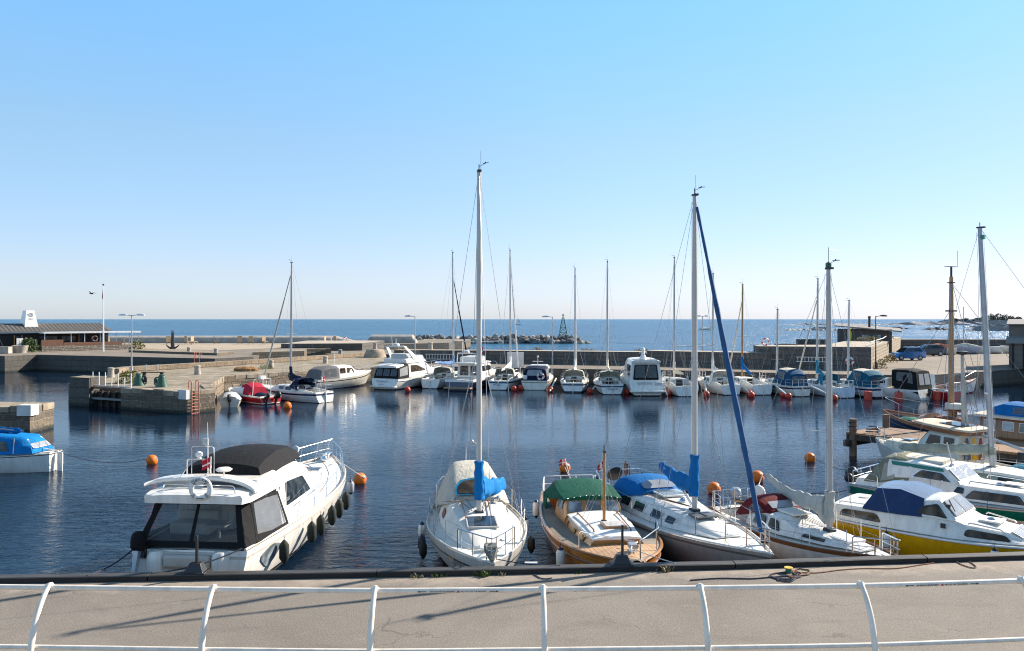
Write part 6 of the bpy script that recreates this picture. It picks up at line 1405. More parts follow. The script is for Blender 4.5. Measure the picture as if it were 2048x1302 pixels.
for sd in (1,-1):
    for poly in ([(.5,0),(1.4,0),(2.42,0),(2.42,.10),(1.4,.12),(.5,.20)],[(.5,.90),(1.4,.92),(2.42,.94),(2.42,1.02),(1.4,1.02),(.5,1.02)],[(.5,.20),(.62,.19),(.62,.92),(.5,.91)],[(2.30,.10),(2.42,.09),(2.42,.95),(2.30,.94)]):
        m=M(); m.pane([sp_(x,t,sd) for x,t in poly],(0,sd,.2),-.002,.008); m.build('canvas_border',CANBLK,cnp)
    m=M(); m.loft([[sp_(lerp(.55,2.38,i/14),t,sd)+Vector((0,sd*(.012*math.sin(i*1.7+t*3)-.01),0)) for i in range(15)] for t in (.08,.35,.65,.97)],0,False,(0,0)); m.build('canopy_window',FILM,cnp)
# flybridge deck
b.secs('flybridge_deck',[(.10,.95,.98,2.24,2.42,.02),(.17,1.16,1.18,2.22,2.44,.02),(.5,1.26,1.26,2.21,2.45,.02),(2.2,1.30,1.27,2.22,2.42,.0),(4.8,1.08,1.0,2.2,2.38,.0),(5.35,.9,.8,2.18,2.26,.0)],WHITE,n=8)
b.secs('flybridge_coaming',[(1.15,1.24,1.16,2.42,2.60,.0),(3.0,1.14,1.02,2.38,2.62,.0),(4.7,.92,.72,2.34,2.58,.0),(5.3,.62,.45,2.28,2.36,.0)],WHITE,n=6)
b.secs('flybridge_cover',[(1.62,1.04,.92,2.47,2.78,.09,.16),(2.3,1.06,.88,2.52,2.88,.13),(3.3,1.04,.80,2.57,2.96,.11),(4.35,.98,.78,2.56,2.90,.06),(4.85,.92,.82,2.48,2.70,.03),(4.9,.88,.80,2.44,2.60,.02)],CANBLK,n=10,wr=.006,seed=4,angle=28,rad=.03)
pathband('radar_wing',bez((.80,1.42,2.50),(1.15,1.25,2.58),(1.22,.45,2.58),6)+bez((1.22,.45,2.58),(1.30,-.75,2.62),(.72,-1.34,2.40),8)[1:],.46,.09,WHITE,b.e)
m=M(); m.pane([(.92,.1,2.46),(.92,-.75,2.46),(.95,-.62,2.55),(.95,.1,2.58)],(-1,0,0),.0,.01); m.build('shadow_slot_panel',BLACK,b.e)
m=M(); m.tube(fillet([(.30,.78,2.44),(.30,.78,2.64),(.24,-.95,2.64),(.24,-.98,2.44)],.08),.014,6); m.tube([(.30,.78,2.54),(.24,-.95,2.54)],.011,5); m.build('aft_rail',STEEL,b.e)
m=M(); m.tube(fillet([(1.25,.68,2.7),(1.25,.68,3.06),(1.25,.08,3.06),(1.25,.08,2.7)],.07),.02,6); m.tube(fillet([(1.7,.78,2.6),(1.7,.78,3.30),(1.7,.20,3.30),(1.7,.20,2.6)],.07),.014,6)
for y in (.68,.08): m.tube([(1.25,y,2.85),(1.05,y+.08,2.65)],.012,5)
m.build('instrument_hoop',STEEL,b.e)
m=M(); m.lathe([(.0,.12),(.16,.14),(.20,.18),(.14,.22),(0,.235)],18,0,(1.15,-.30,2.66)); m.tube([(1.15,-.30,2.6),(1.15,-.30,2.8)],.02,6); m.build('satellite_mushroom',WHITEP,b.e)
m=M(); m.ball((1.3,.40,3.17),.09,12,0,(1,1,.85)); m.lathe([(.07,3.05),(.04,3.12)],8,0,(1.3,.40,0)); m.build('satellite_dome',WHITEP,b.e)
m=M(); m.box((1.7,.42,3.42),(.08,.13,.16)); m.tube([(1.7,.42,3.3),(1.7,.42,3.36)],.03,5); m.build('floodlight',GALV,b.e)
m=M(); m.tube([(1.35,.20,2.7),(1.35,.20,3.3),(1.38,.22,3.95)],[.016,.014,.006],6); m.build('antenna',WHITEP,b.e)
flag(b.e,(1.0,-.02,2.75),(.1,.9,-.2),FLAGR,.22,.24,pole=.42,lean=(0,-.05,1))
m=M(); m.lathe([(0,0),(.11,.01),(.12,.06),(.08,.12),(0,.13)],14,0,mt=frame((4.9,-.72,2.72),(0,1,0),(.3,0,1))); m.tube([(4.95,-.72,2.4),(4.95,-.72,2.72)],.02,5); m.build('searchlight',WHITEP,b.e)
for sd in (1,-1):
    m=M(); m.tube([b.side(DH,2.5,.96,sd)+Vector((0,sd*.05,.0)),b.side(DH,5.0,.98,sd)+Vector((0,sd*.04,.02))],.013,6); m.build('grab_rail',STEEL,b.e)
    us=[.30,.40,.5,.6,.7,.8,.88,.94,.98]
    m=M(); m.tube([b.edge(.27,sd,.1,.0)]+[b.edge(u,sd,.12,.42+.28*(u-.3)) for u in us]+([Vector((LL+.05,0,b.zs(1)+.62))]),.012,6); m.tube([b.edge(u,sd,.12,.22+.14*(u-.3)) for u in us],.009,5)
    for u in us[1:]: m.tube([b.edge(u-.01,sd,.10,0),b.edge(u,sd,.12,.42+.28*(u-.3))],.011,5)
    m.build('guard_rail',STEEL,b.e)
b.hatch(8.6,0,b.zs(.8)+.06,.55,.55,GLASS,'deck_hatch',.05,WHITEP); b.cleat(9.6,.5,1.5,1.3); b.cleat(9.6,-.5,1.5,1.3)
m=M(); m.box((10.3,0,1.62),(.35,.25,.18)); m.lathe([(.12,0),(.14,.05),(.08,.2),(.12,.25),(0,.26)],10,0,(9.9,0,1.5)); m.build('anchor_windlass',STEEL,b.e,bevel=.02)
b.text('Fantasi',.17,b.side(DH,2.65,.55,-1)+Vector((0,-.012,0)),(1,0,0),(0,.2,1),GREYL,shear=.3)
BN='big white flybridge yacht'
fl=['nearest the stern, hanging alone below the side canopy','second from the stern, one of a close pair','third from the stern, one of a close pair','fourth from the stern','fifth from the stern, touching its neighbour','sixth from the stern']
for i,(x,y) in enumerate(((1.57,0),(3.35,0),(4.05,0),(5.05,0),(5.8,0),(6.7,0))):
    p=b.pt(x/LL,.97,-1)+Vector((0,-.16,0)); fender(b.mw@p,'dark cylindrical fender '+fl[i]+' of the flybridge yacht',.58,.125,FENDG,FENDG,'dark fenders along the flybridge yacht',.10)
p=b.pt(8.3/LL,.97,-1)+Vector((0,-.14,0)); fender(b.mw@p,'grey fender with navy end nearest the bow of the flybridge yacht',.5,.12,mat('fender_grey',(.30,.32,.38),.5),FENDN,'dark fenders along the flybridge yacht',.12)
e=empty('lifebuoy',b.wp(.06,-.24,2.60),0,'white lettered lifebuoy hung on the flybridge rail of the big yacht','life ring')
ringmesh(.215,.062,24,10).build('ring',[LRW,mat('ring_band',(.68,.66,.62),.6)],e)
def ring_text(body,r,a0,da,size,parent):
    n=len(body)
    for i,c in enumerate(body):
        a=a0-da*(i-(n-1)/2); pos=Vector((r*math.cos(a),-.052,r*math.sin(a))); t=Vector((math.sin(a),0,-math.cos(a)))*(1 if a>0 else -1); up=Vector((math.cos(a),0,math.sin(a)))*(1 if a>0 else -1)
        if c!=' ': yield pos,t,up,c
bm_objs=[]
for pos,t,up,c in ring_text('NEVIKA',.215,PI/2,R(13),.07,e): text_mesh(c,.085,frame(pos,t,up),INK,'letter',e)
for pos,t,up,c in list(ring_text('RØNNE'[::-1],.215,-PI/2,R(-13),.05,e))[:0]: pass
text_mesh('RØNNE',.05,frame((0,-.056,-.215),(1,0,0),(0,0,1)),INK,'lettering',e)
for k in range(4):
    m=M(); a=PI/4+k*PI/2
    for dd in (-.12,0,.12): m.tube([((.215+.064*math.cos(t))*math.cos(a+dd),.055*math.sin(t),(.215+.064*math.cos(t))*math.sin(a+dd)) for t in [2*PI*j/12 for j in range(12)]],.005,4,0,True)
    m.build('cord_binding',BLACK,e)
for sd,tp,t in ((1,(-8.9,16.75,1.13),'black mooring line from the left stern corner of the flybridge yacht'),(-1,(-7.6,16.9,1.13),'black mooring line crossing the transom of the flybridge yacht'),):
    mooring(b.wp(.05,sd*1.27,1.27),tp,.10,ROPED,t,.018)
m=M(); m.ball((-8.55,18.38,1.28),.09,8,0,(1.3,1,1)); tag(m.build('rope_knot',ROPED),'black rope coil on the left stern cleat of the flybridge yacht','rope')
# ======== centre sailboat
b=Boat('sailboat','white sailboat seen bow on with cream cockpit tent and bright blue boom cover','sailboat',(-1.4,25.4),(-.42,17.5),2.72)
b.shape(.92,.88,1.12,tw=.62,pos=.42,full=1.85,rake=1.0,trake=-.3,flare=.5); LL=b.L
b.hull([(.30,0),(.345,1),(.80,2),(.835,1),(1,2)],[ANTI,mat('stripe_dark',(.03,.03,.035),.5),gelcoat('gelcoat_warm_white',(.66,.64,.58))],nu=30)
b.deck(DECKW,well=(.6,2.5,.75),wd=.4); b.toerail(mat('toe_rail_alu',(.55,.53,.49),.5,.3),.024,.02,0,.99,.02)
CS=[(2.4,1.0,.82,.88,1.42,.05),(3.4,.98,.78,.88,1.42,.06),(4.6,.85,.64,.9,1.33,.06),(5.5,.66,.46,.95,1.25,.05),(6.3,.42,.28,.99,1.06,.03)]
b.secs('cabin',CS,DECKW,n=8); 
for x0,x1 in ((3.0,3.55),): b.window(CS,[(x0,.3),(x1,.3),(x1-.08,.7),(x0,.7)],GLASS,None,r=.08)
TT=[(.35,.95,.66,1.0,1.95,.08,.12),(.9,1.06,.64,.98,2.10,.08),(1.9,1.08,.68,1.0,2.06,.08),(2.55,1.02,.74,1.22,1.90,.10),(3.3,.82,.62,1.40,1.54,.05)]
b.secs('cockpit_tent',TT,canvas('canvas_dirty_cream',(.50,.47,.40),.85,.4),n=10,wr=.004,seed=8,angle=40,rad=.16)
q=[Vector((3.28,.62,1.56)),Vector((3.28,-.62,1.56)),Vector((2.62,-.72,1.97)),Vector((2.62,.72,1.97))]; b.quadwin(q,[(.05,.04),(.95,.04),(.93,.45),(.80,.80),(.5,.93),(.20,.80),(.07,.45)],(.7,0,.7),CANTURQ,'hood_trim',off=.075,r=.08); b.quadwin(q,[(.11,.10),(.89,.10),(.87,.42),(.76,.72),(.5,.82),(.24,.72),(.13,.42)],(.7,0,.7),GLASSB,'hood_window',off=.088,r=.08)
mz=1.38
b.rig(4.32,mz,10.4,r=.072,rakex=.0,spreaders=(.50,),sw=.75,mt=MASTW,wr=.006,fore=Vector((LL-.15,0,1.2)),aft=-.1,flat=1.5,backx=.25)
b.boom(4.25,2.15,1.9,1.62,r=.04,y1=.88); b.boomcover(4.25,2.05,1.95,1.66,canvas('canvas_bright_blue',(.003,.17,.46)),up=.70,r=.22,y1=.98,taper=.75,mastr=.125,seed=11,low=.30,flare=.55)
b.hatch(5.15,0,1.36,.72,.72,GLASS,'deck_hatch',.05,mat('hatch_frame',(.5,.48,.44),.5),ry=R(6)); b.hatch(6.55,0,1.12,.4,.35,DECKW,'anchor_locker',.03)
for y in (-.42,.30):
    m=M(); m.tube([(3.5,y,1.50),(3.45,y*1.05,1.52),(4.9,y*.9,1.42)],.018,5); m.build('hand_rail',DKWOOD,b.e)
for sd in (1,-1):
    m=M(); m.tube([(3.2,sd*.9,1.46),(3.9,sd*.45,1.6)],.006,4); m.tube([(4.2,sd*.12,1.45),(3.2,sd*.30,1.52)],.009,4); m.tube([(4.2,sd*.2,1.45),(3.2,sd*.5,1.52)],.009,4); m.build('control_line',ROPEB,b.e)
    m=M(); m.box((3.5,sd*.52,1.52),(.14,.1,.1)); m.lathe([(.06,0),(.06,.08),(.04,.1),(.06,.13),(0,.135)],10,0,(3.3,sd*.62,1.46)); m.build('winch',STEEL,b.e)
b.stanchions((.08,.24,.40,.56,.70,.82),h=.60,inset=.07); b.pulpit(.80,h=.55,r=.016); b.pushpit(.12,h=.62,r=.014)
m=M(); m.tube(fillet([(.15,.35,1.0),(.1,.3,2.55),(.1,.05,2.6),(.1,-.05,2.6),(.15,-.1,1.0)],.1),.022,6); m.ball((.1,.12,2.62),.07,8); m.build('stern_pole',GALV,b.e)
m=M(); m.loft([[(7.45,-.05,1.16),(7.45,.05,1.16),(7.45,.05,1.22),(7.45,-.05,1.22)],[(8.0,-.04,1.12),(8.0,.04,1.12),(8.0,.04,1.16),(8.0,-.04,1.16)]]); m.build('bow_roller',STEEL,b.e)
m=M(); m.loft([[(7.35,-.15,1.36),(7.35,.15,1.36),(7.35,.12,1.44),(7.35,-.12,1.44)],[(7.62,-.16,1.33),(7.62,.16,1.33),(7.62,.13,1.42),(7.62,-.13,1.42)],[(7.85,-.04,1.15),(7.85,.04,1.15),(7.85,.03,1.2),(7.85,-.03,1.2)]]); m.build('bow_anchor',mat('anchor_grey',(.10,.11,.10),.6),b.e)
o=b.pt(.815,.80,-1)+Vector((0,-.02,0)); xd=b.pt(.86,.80,-1)-b.pt(.78,.80,-1); b.text('Egeria',.22,o,xd,(0,.35,1),INK,shear=.35)
m=M(); q=b.pt(.755,.82,-1); xd=xd.normalized()
for k,mm in enumerate((0,1,0)): m.pane([q+xd*(k*.06)+Vector((0,-.01,-.04)),q+xd*(k*.06+.05)+Vector((0,-.01,-.02)),q+xd*(k*.05)+Vector((0,-.01,.08))],(0,-1,.1),.004,.003,k%2)
m.build('bow_emblem',[mat('emblem_yellow',(.7,.4,.04),.5),REDP],b.e)
for x,sd,tx,bd,en in ((2.9,-1,'white fender with navy end on the left side of the blue covered centre sailboat',FENDW,FENDN),(3.25,-1,'black fender hanging left, just behind a white one, on the centre sailboat',FENDN,FENDN),(3.9,-1,'low black fender on the left bow quarter of the centre sailboat',RUBBER,RUBBER),(2.7,1,'white fender on the right side of the centre sailboat',FENDW,FENDN),(3.75,1,'low black fender on the right side of the centre sailboat',RUBBER,RUBBER)):
    p=b.pt(x/LL,1,sd)+Vector((0,sd*.13,.0)); fender(b.mw@p,tx,.5,.105,bd,en,'fenders of the centre sailboat',.02 if bd is FENDW else .28)
mooring(b.wp(7.8,.1,1.2),(1.05,17.45,1.12),.04,ROPED,'dark bow line from the centre sailboat to the kerb',.011)
m=M(); m.box((.42,17.62,1.13),(.28,.06,.03)); tag(m.build('fender_board',WHITEP),'small white strip fixed to the kerb right of the centre sailboat bow','strip')
# ======== varnished wooden boat
b=Boat('wooden_boat','varnished wooden boat with green canvas roof, short wooden mast and white cabin top','wooden boat',(1.85,26.4),(2.82,17.98),2.75)
b.shape(.84,.78,1.04,tw=.62,pos=.5,full=2.9,rake=.55,trake=.1,flare=.16,round_=.20,tip=.12); LL=b.L
b.hull([(.30,0),(1,1)],[mat('antifouling_black',(.012,.012,.012),.7),VARN],nu=30)
for r_,v_ in ((.035,.80),(.045,.985)): b.strake(DKWOOD if v_<.9 else VARN2,r_,v_,'rubbing_strake',flat=.7)
b.deck(mat('side_deck_grey',(.21,.185,.145),.7,var=.25,scale=2,bump=.2,bscale=40),well=(.5,3.2,.8),wd=.45,wmat=TEAK,mats2=VARN2,camber=.06)
# teak foredeck laid over
m=M(); rows=[]
for i in range(9):
    u=lerp(.775,.985,i/8); hb=b.hb(u)-.07; rows.append([Vector((u*LL,y*hb,b.zs(u)-.02+.06*(1-y*y))) for y in (-1,-.6,-.2,.2,.6,1)])
m.loft(rows,0,False,(0,0)); m.build('foredeck',TEAK,b.e)
CW=[(3.7,.84,.80,.74,1.04,.02),(5.2,.82,.76,.76,1.06,.02),(6.62,.70,.62,.84,1.06,.02)]
b.secs('cabin',CW,VARN2,n=6)
b.secs('cabin_top',[(3.72,.79,.78,1.03,1.06,.06),(5.2,.75,.74,1.05,1.08,.07),(6.66,.62,.60,1.04,1.08,.05)],WHITEP,n=8)
for x in (4.3,5.2,6.0): 
    for sd in (1,-1):
        m=M(); c=b.side(CW,x,.5,sd); m.lathe([(0,0),(.085,0),(.085,.02),(.06,.025)],12,0,mt=frame(c+Vector((0,sd*.006,0)),(1,0,0),(0,0,1) if sd<0 else (0,0,-1))); pt=m.build('porthole',mat('brass',(.45,.33,.12),.35,.9),b.e)
# wheelhouse windscreen
WS=[Vector((4.02,-.82,1.05)),Vector((4.02,.82,1.05)),Vector((3.72,.76,1.38)),Vector((3.72,-.76,1.38))]
for u0,u1 in ((.02,.33),(.345,.655),(.67,.98)):
    f=b.quadwin(WS,[(u0,.02),(u1,.02),(u1,.98),(u0,.98)],(1,0,.7),VARN2,'window_frame',off=.0,r=.02); b.quadwin(WS,[(u0+.03,.14),(u1-.03,.14),(u1-.03,.9),(u0+.03,.9)],(1,0,.7),GLASSL,'window',off=.012,r=.04,parent=f)
HS=[(2.9,.94,.84,.80,1.36,.02),(3.7,.88,.78,.80,1.38,.02),(4.02,.86,.82,.80,1.07,.0)]
b.secs('wheelhouse',HS,VARN2,n=5); b.window(HS,[(3.05,.48),(3.6,.5),(3.58,.95),(3.08,.95)],GLASSL,None,r=.04)
b.secs('canvas_roof',[(1.05,.98,.70,1.05,1.38,.10,.25),(1.6,1.02,.80,1.02,1.48,.10),(2.6,1.0,.88,1.16,1.50,.09),(3.3,.92,.87,1.34,1.46,.09),(3.76,.86,.83,1.38,1.42,.08)],CANGRN,n=10,wr=.012,seed=6,angle=35,rad=.05)
m=M(); 
for i in range(9): m.ball((3.80,-.72+.18*i,1.41+.10*(1-(abs(-.72+.18*i)/.8)**2)),.016,6)
m.build('canvas_eyelet',STEEL,b.e)
for sd in (1,-1):
    m=M(); m.loft([[(1.15,sd*1.0,1.08),(1.15,sd*1.02,1.05),(2.0,sd*1.03,1.1),(2.0,sd*1.0,1.14)],[(1.7,sd*1.06,.72),(1.7,sd*1.08,.70),(2.05,sd*1.08,.72),(2.05,sd*1.05,.74)]]); m.build('canvas_flap',CANGRN,b.e)
    m=M(); m.tube([(4.3,sd*.55,1.10),(4.35,sd*.55,1.17),(6.1,sd*.48,1.16),(6.15,sd*.48,1.09)],.018,6); m.build('hand_rail',DKWOOD,b.e)
b.rig(5.2,1.10,2.98,r=.042,spreaders=(),mt=VARN2,back=False,vane=False,fore=Vector((6.0,0,1.2)),wr=.004,chain=.65,ftop=.9)
m=M(); m.box((5.75,.12,1.16),(.5,.62,.07)); gt=m.build('hatch',VARN2,b.e,bevel=.01); m=M()
for i in range(6): m.box((5.55+i*.08,.12,1.205),(.04,.5,.02))
gs=m.build('grating',WHITEP,gt)
m=M(); m.tube(fillet([b.edge(.80,-1,.06,0),b.edge(.80,-1,.08,.42),b.edge(.9,-1,.10,.44),b.edge(.955,-1,.1,.45)],.12)+[b.edge(.955,-1,.1,.02)],.017,6); m.build('pulpit',STEEL,b.e)
m=M(); m.tube(fillet([b.edge(.66,1,.06,0),b.edge(.68,1,.06,.42),b.edge(.8,1,.06,.44),b.edge(.955,1,.06,.46),b.edge(.985,1,.02,.46)],.12)+[b.edge(.985,1,.02,.02)],.017,6); m.tube([b.edge(.85,1,.06,0),b.edge(.85,1,.06,.45)],.015,5); m.build('pulpit',STEEL,b.e)
b.pushpit(.17,h=.52,r=.018,mt=WHITEP); b.cleat(8.0,0,1.1,1.6)
m=M(); m.tube([(7.9,.0,1.1),(7.6,.1,1.16),(7.2,.35,1.12),(7.0,.1,1.12)],.02,5); m.box((7.5,.15,1.13),(.25,.18,.1)); m.build('anchor',GALV,b.e)
flag(b.e,(-.05,.15,.95),(.15,-1,0),FLAGR,.22,.19,pole=.95,lean=(-.1,-.25,1)); flag(b.e,(5.16,-.02,2.2),(0,-1,-.9),FLAGR,.22,.17,pole=.55,lean=(0,0,1))
for x,sd,tx,bd in ((1.1,-1,'white fender with navy ends at the left stern of the varnished wooden boat',FENDW),(6.3,-1,'white fender with navy end on the left bow of the varnished wooden boat',FENDW)):
    p=b.pt(x/LL,1,sd)+Vector((0,sd*.16,.05)); fender(b.mw@p,tx,.58,.115,bd,FENDN,'fenders of the varnished wooden boat',.02 if x<3 else .1)
mooring(b.wp(7.9,.1,1.15),(3.6,17.6,1.13),.02,ROPEW,'white bow line from the varnished boat to the kerb',.012); mooring(b.wp(.1,.2,1.0),W(1130,935,.3),.02,ROPEW,'pale stern line from the varnished boat to the orange buoy',.011)
# ======== beige hulled sailboat
b=Boat('sailboat','sailboat with beige hull, blue sprayhood and blue furled foresail','sailboat',(3.45,26.6),(5.95,18.2),2.75)
b.shape(.92,.9,1.14,tw=.58,pos=.42,full=1.85,rake=1.1,trake=-.2,flare=.5); LL=b.L
b.hull([(.30,0),(.345,1),(.90,2),(.94,3),(1,2)],[ANTI,WHITE,BEIGE,mat('stripe_brown',(.16,.12,.10),.5)],nu=30)
b.deck(DECKW,well=(.6,2.4,.72),wd=.4); b.toerail(WHITEP,.025,.03,0,.99,.02)
CS=[(2.3,1.02,.84,.88,1.36,.05),(4.0,.98,.76,.9,1.34,.07),(5.2,.84,.60,.93,1.26,.07),(6.3,.58,.36,1.0,1.12,.05),(6.9,.36,.22,1.04,1.07,.02)]
b.secs('cabin',CS,WHITE,n=8,angle=60)
for x0,x1 in ((2.55,3.05),(3.35,3.9),(4.3,4.75),(5.0,5.35)): b.window(CS,[(x0,.3),(x1,.3),(x1,.78),(x0,.78)],GLASS,WHITEP,r=.03)
HS=[(1.7,1.02,.80,1.06,1.56,.13,.1),(2.2,1.0,.82,1.12,1.64,.14),(2.7,.92,.74,1.26,1.60,.14),(3.3,.72,.58,1.38,1.44,.06)]
b.secs('sprayhood',HS,CANBLUE,n=10,wr=.006,seed=9,angle=40,rad=.14)
q=[Vector((3.26,.60,1.46)),Vector((3.26,-.60,1.46)),Vector((2.74,-.68,1.66)),Vector((2.74,.68,1.66))]; b.quadwin(q,[(.06,.10),(.94,.10),(.90,.62),(.70,.86),(.3,.86),(.1,.62)],(.5,0,.9),VINS,'hood_window',off=.075,r=.1)
for sd in (1,-1):
    m=M(); m.loft([[b.edge(.03,sd,.06,.05),b.edge(.03,sd,.06,.5)],[b.edge(.15,sd,.07,.04),b.edge(.15,sd,.07,.48)],[b.edge(.30,sd,.07,.03),b.edge(.30,sd,.07,.40)]],0,False,(0,0)); o=m.build('weather_cloth',CANNAVY,b.e); md=o.modifiers.new('t','SOLIDIFY'); md.thickness=.012
b.rig(5.2,1.32,9.85,r=.072,spreaders=(.52,),sw=.7,mt=MASTW,wr=.006,fore=Vector((LL-.35,0,1.18)),furl=mat('furled_blue_uv',(.012,.075,.19),.75,var=.25,scale=3),furlr=.055,aft=-.1,flat=1.5)
b.boom(5.1,2.05,2.7,2.08,r=.04,y1=.25); b.boomcover(5.15,1.98,2.65,2.10,CANBLUE,up=.85,r=.20,y1=.25,taper=.6,mastr=.12,droop=.12,seed=21,low=.25,flare=.5); 
m=M(); m.tube([(5.1,.03,1.4),(3.9,.12,2.0)],.022,6); m.tube([(5.1,-.05,1.45),(4.0,.05,2.0)],.012,5); m.build('kicking_strap',ALU,b.e)
m=M(); 
for i in range(7): m.box((5.65,-.27+i*.09,1.33-.02*abs(i-3)),(.42,.035,.03))
m.box((5.65,0,1.305),(.5,.62,.03),0); m.build('deck_grille',mat('grille_dark',(.12,.12,.12),.5),b.e)
b.hatch(3.55,.1,1.47,.8,.7,GLASSL,'sliding_hatch',.05,WHITEP); m=M(); m.lathe([(.12,0),(.08,.06),(.0,.09)],12,0,(4.4,.1,1.42)); m.build('vent',STEEL,b.e)
for i in range(4):
    m=M(); m.tube([(3.3,-.62+i*.05,1.44),(4.0,-.55+i*.06,1.44),(5.1,-.1+i*.02,1.42)],.007,4); m.build('control_line',ROPEB,b.e)
b.stanchions((.03,.16,.30,.46,.62,.76,.86),h=.6,inset=.07); b.pulpit(.86,h=.55,r=.016); b.pushpit(.1,h=.6)
m=M(); m.lathe([(0,0),(.26,0),(.27,.02),(.24,.03),(0,.035)],20,0,mt=frame((.25,-.15,1.42),(0,1,0),(.5,0,1))); m.build('wheel_cover',BLACK,b.e); m=M(); m.tube([(.1,.35,.8),(-.05,.38,1.75)],.03,6); m.tube([(.0,.5,1.0),(.0,.5,1.6)],.02,5); m.box((-.05,.4,1.5),(.06,.12,.35)); m.build('rudder_head',DKWOOD,b.e)
for x,sd,tx in ((2.2,-1,'small black fender on the left side of the beige hulled sailboat'),):
    p=b.pt(x/LL,1,sd)+Vector((0,sd*.10,.15)); fender(b.mw@p,tx,.3,.09,RUBBER,RUBBER,'fenders of the beige hulled sailboat',.1)
# ======== burgundy hooded sailboat
b=Boat('sailboat','small white sailboat with burgundy sprayhood and grey sail cover','sailboat',(6.63,24.5),(8.98,18.37),2.2)
b.shape(.80,.74,.98,tw=.62,pos=.45,full=1.9,rake=.9,trake=.05,flare=.45); LL=b.L
b.hull([(.32,0),(.93,1),(1,2)],[ANTI,WHITE,DKWOOD],nu=28); b.deck(DECKW,well=(.3,2.0,.62),wd=.42); b.toerail(DKWOOD,.028,.02,0,.99,.015)
CS=[(1.9,.80,.66,.78,1.18,.04),(3.15,.78,.62,.78,1.18,.05),(3.45,.74,.56,.80,1.02,.05),(4.6,.58,.42,.86,1.02,.04),(5.2,.40,.28,.90,.97,.03),(5.6,.30,.2,.92,.94,.01)]
b.secs('cabin',CS,WHITE,n=6); 
b.window(CS,[(2.15,.26),(2.65,.26),(2.6,.82),(2.25,.86)],GLASSB,BLACK,r=.07,fw=.02); b.window(CS,[(2.78,.26),(3.22,.24),(3.08,.78),(2.78,.84)],GLASSB,BLACK,r=.07,fw=.02); b.window(CS,[(3.95,.35),(4.6,.35),(4.6,.72),(3.95,.72)],GLASSB,BLACK,r=.06,fw=.02)
HS=[(1.35,.80,.60,.86,1.36,.06,.22),(1.8,.76,.62,1.02,1.46,.06),(2.15,.70,.58,1.12,1.44,.06),(2.62,.58,.48,1.20,1.24,.02)]
b.secs('sprayhood',HS,CANBURG,n=8,angle=40); q=[Vector((2.60,.50,1.25)),Vector((2.60,-.50,1.25)),Vector((2.18,-.54,1.46)),Vector((2.18,.54,1.46))]; b.quadwin(q,[(.08,.12),(.92,.12),(.88,.72),(.12,.72)],(.6,0,.8),VINS,'hood_window',off=.03,r=.05)
b.window([(1.8,.76,.62,1.02,1.46),(2.15,.70,.58,1.12,1.44),(2.62,.58,.48,1.20,1.24)],[(1.85,.2),(2.45,.2),(2.2,.75),(2.0,.78)],VINYLD,None,'hood_window',off=.012,r=.08)
b.rig(4.25,1.06,7.8,r=.072,rakex=-.04,spreaders=(.38,),sw=.62,mt=ALU,wr=.006,fore=Vector((LL-.1,0,1.0)),aft=-.05,flat=1.4,backx=0.05)
m=M(); m.lathe([(.05,0),(.075,.02),(.075,.14),(.04,.17)],10,0,(4.1,.1,7.8)); m.tube([(4.1,.1,7.95),(4.1,.1,8.35)],.008,4); m.tube([(4.1,.1,8.3),(4.0,.45,8.28)],.007,4); m.build('masthead_light',mat('lantern_green',(.01,.12,.08),.4),b.e)
b.boom(4.1,1.55,.75,1.74,r=.04,y1=.85); b.boomcover(4.15,1.66,.65,1.80,CANGREY,up=.42,r=.19,y1=.85,taper=.45,mastr=.125,droop=.30,seed=31,low=.36,flare=.62)
b.hatch(2.9,0,1.26,.75,.6,DECKW,'sliding_hatch',.06); b.hatch(4.85,0,1.03,.55,.5,DECKW,'fore_hatch',.06,WHITEP); 
for i in range(4):
    m=M(); m.tube([(2.7,.2-.13*i,1.25),(4.2,.05-.05*i,1.14)],.007,4); m.build('control_line',ROPEB,b.e)
b.stanchions((.04,.2,.36,.52,.68,.82),h=.55,inset=.06,mt=WHITEP); b.pulpit(.84,h=.42,r=.018); b.pushpit(.1,h=.5)
b.outboard(.42,-.1,.82,GALV,.85); m=M(); m.tube([(.1,.1,.95),(1.1,.05,1.1)],.025,6); m.build('tiller',VARN2,b.e); m=M(); m.lathe([(0,0),(.28,0),(.3,.05),(.28,.1),(0,.1)],16,0,mt=frame((.5,.75,1.15),(1,0,0),(0,.3,1))); m.build('horseshoe_buoy',CANWHITE,b.e)
m=M(); m.tube([(.15,.75,.85),(.5,.86,1.72)],.02,5); m.build('boom_crutch',STEEL,b.e)
p=b.pt(5.6/LL,1,-1)+Vector((0,-.09,.0)); fender(b.mw@p,'navy fender low on the bow of the burgundy hooded sailboat',.35,.1,FENDN,FENDN,'fenders of the small boats',.05)
# ======== yellow cruiser
b=Boat('cabin_cruiser','yellow and white cabin cruiser with navy canvas cockpit cover','motorboat',(9.7,23.5),(14.2,18.98),2.5)
b.shape(.90,.88,1.02,tw=.9,pos=.42,full=2.1,rake=.9,trake=-.1,flare=.5,round_=.3); LL=b.L
b.hull([(.28,0),(.955,1),(.975,2),(1,3)],[mat('antifouling_brown',(.035,.016,.008),.8),YELLOW,BLACKP,WHITE],nu=26); b.deck(DECKW); b.strake(WHITEP,.03,.985)
CB=[(.15,1.06,.98,.88,1.28,.03),(1.1,1.10,1.0,.88,1.30,.03),(2.3,1.10,1.0,.88,1.34,.03),(3.2,1.06,.90,.88,1.34,.04),(3.45,1.02,.84,.89,1.24,.05),(4.4,.82,.60,.92,1.16,.05),(4.7,.72,.5,.94,1.02,.04),(5.0,.6,.42,.96,.99,.02)]
b.secs('cabin',CB,WHITE,n=8)
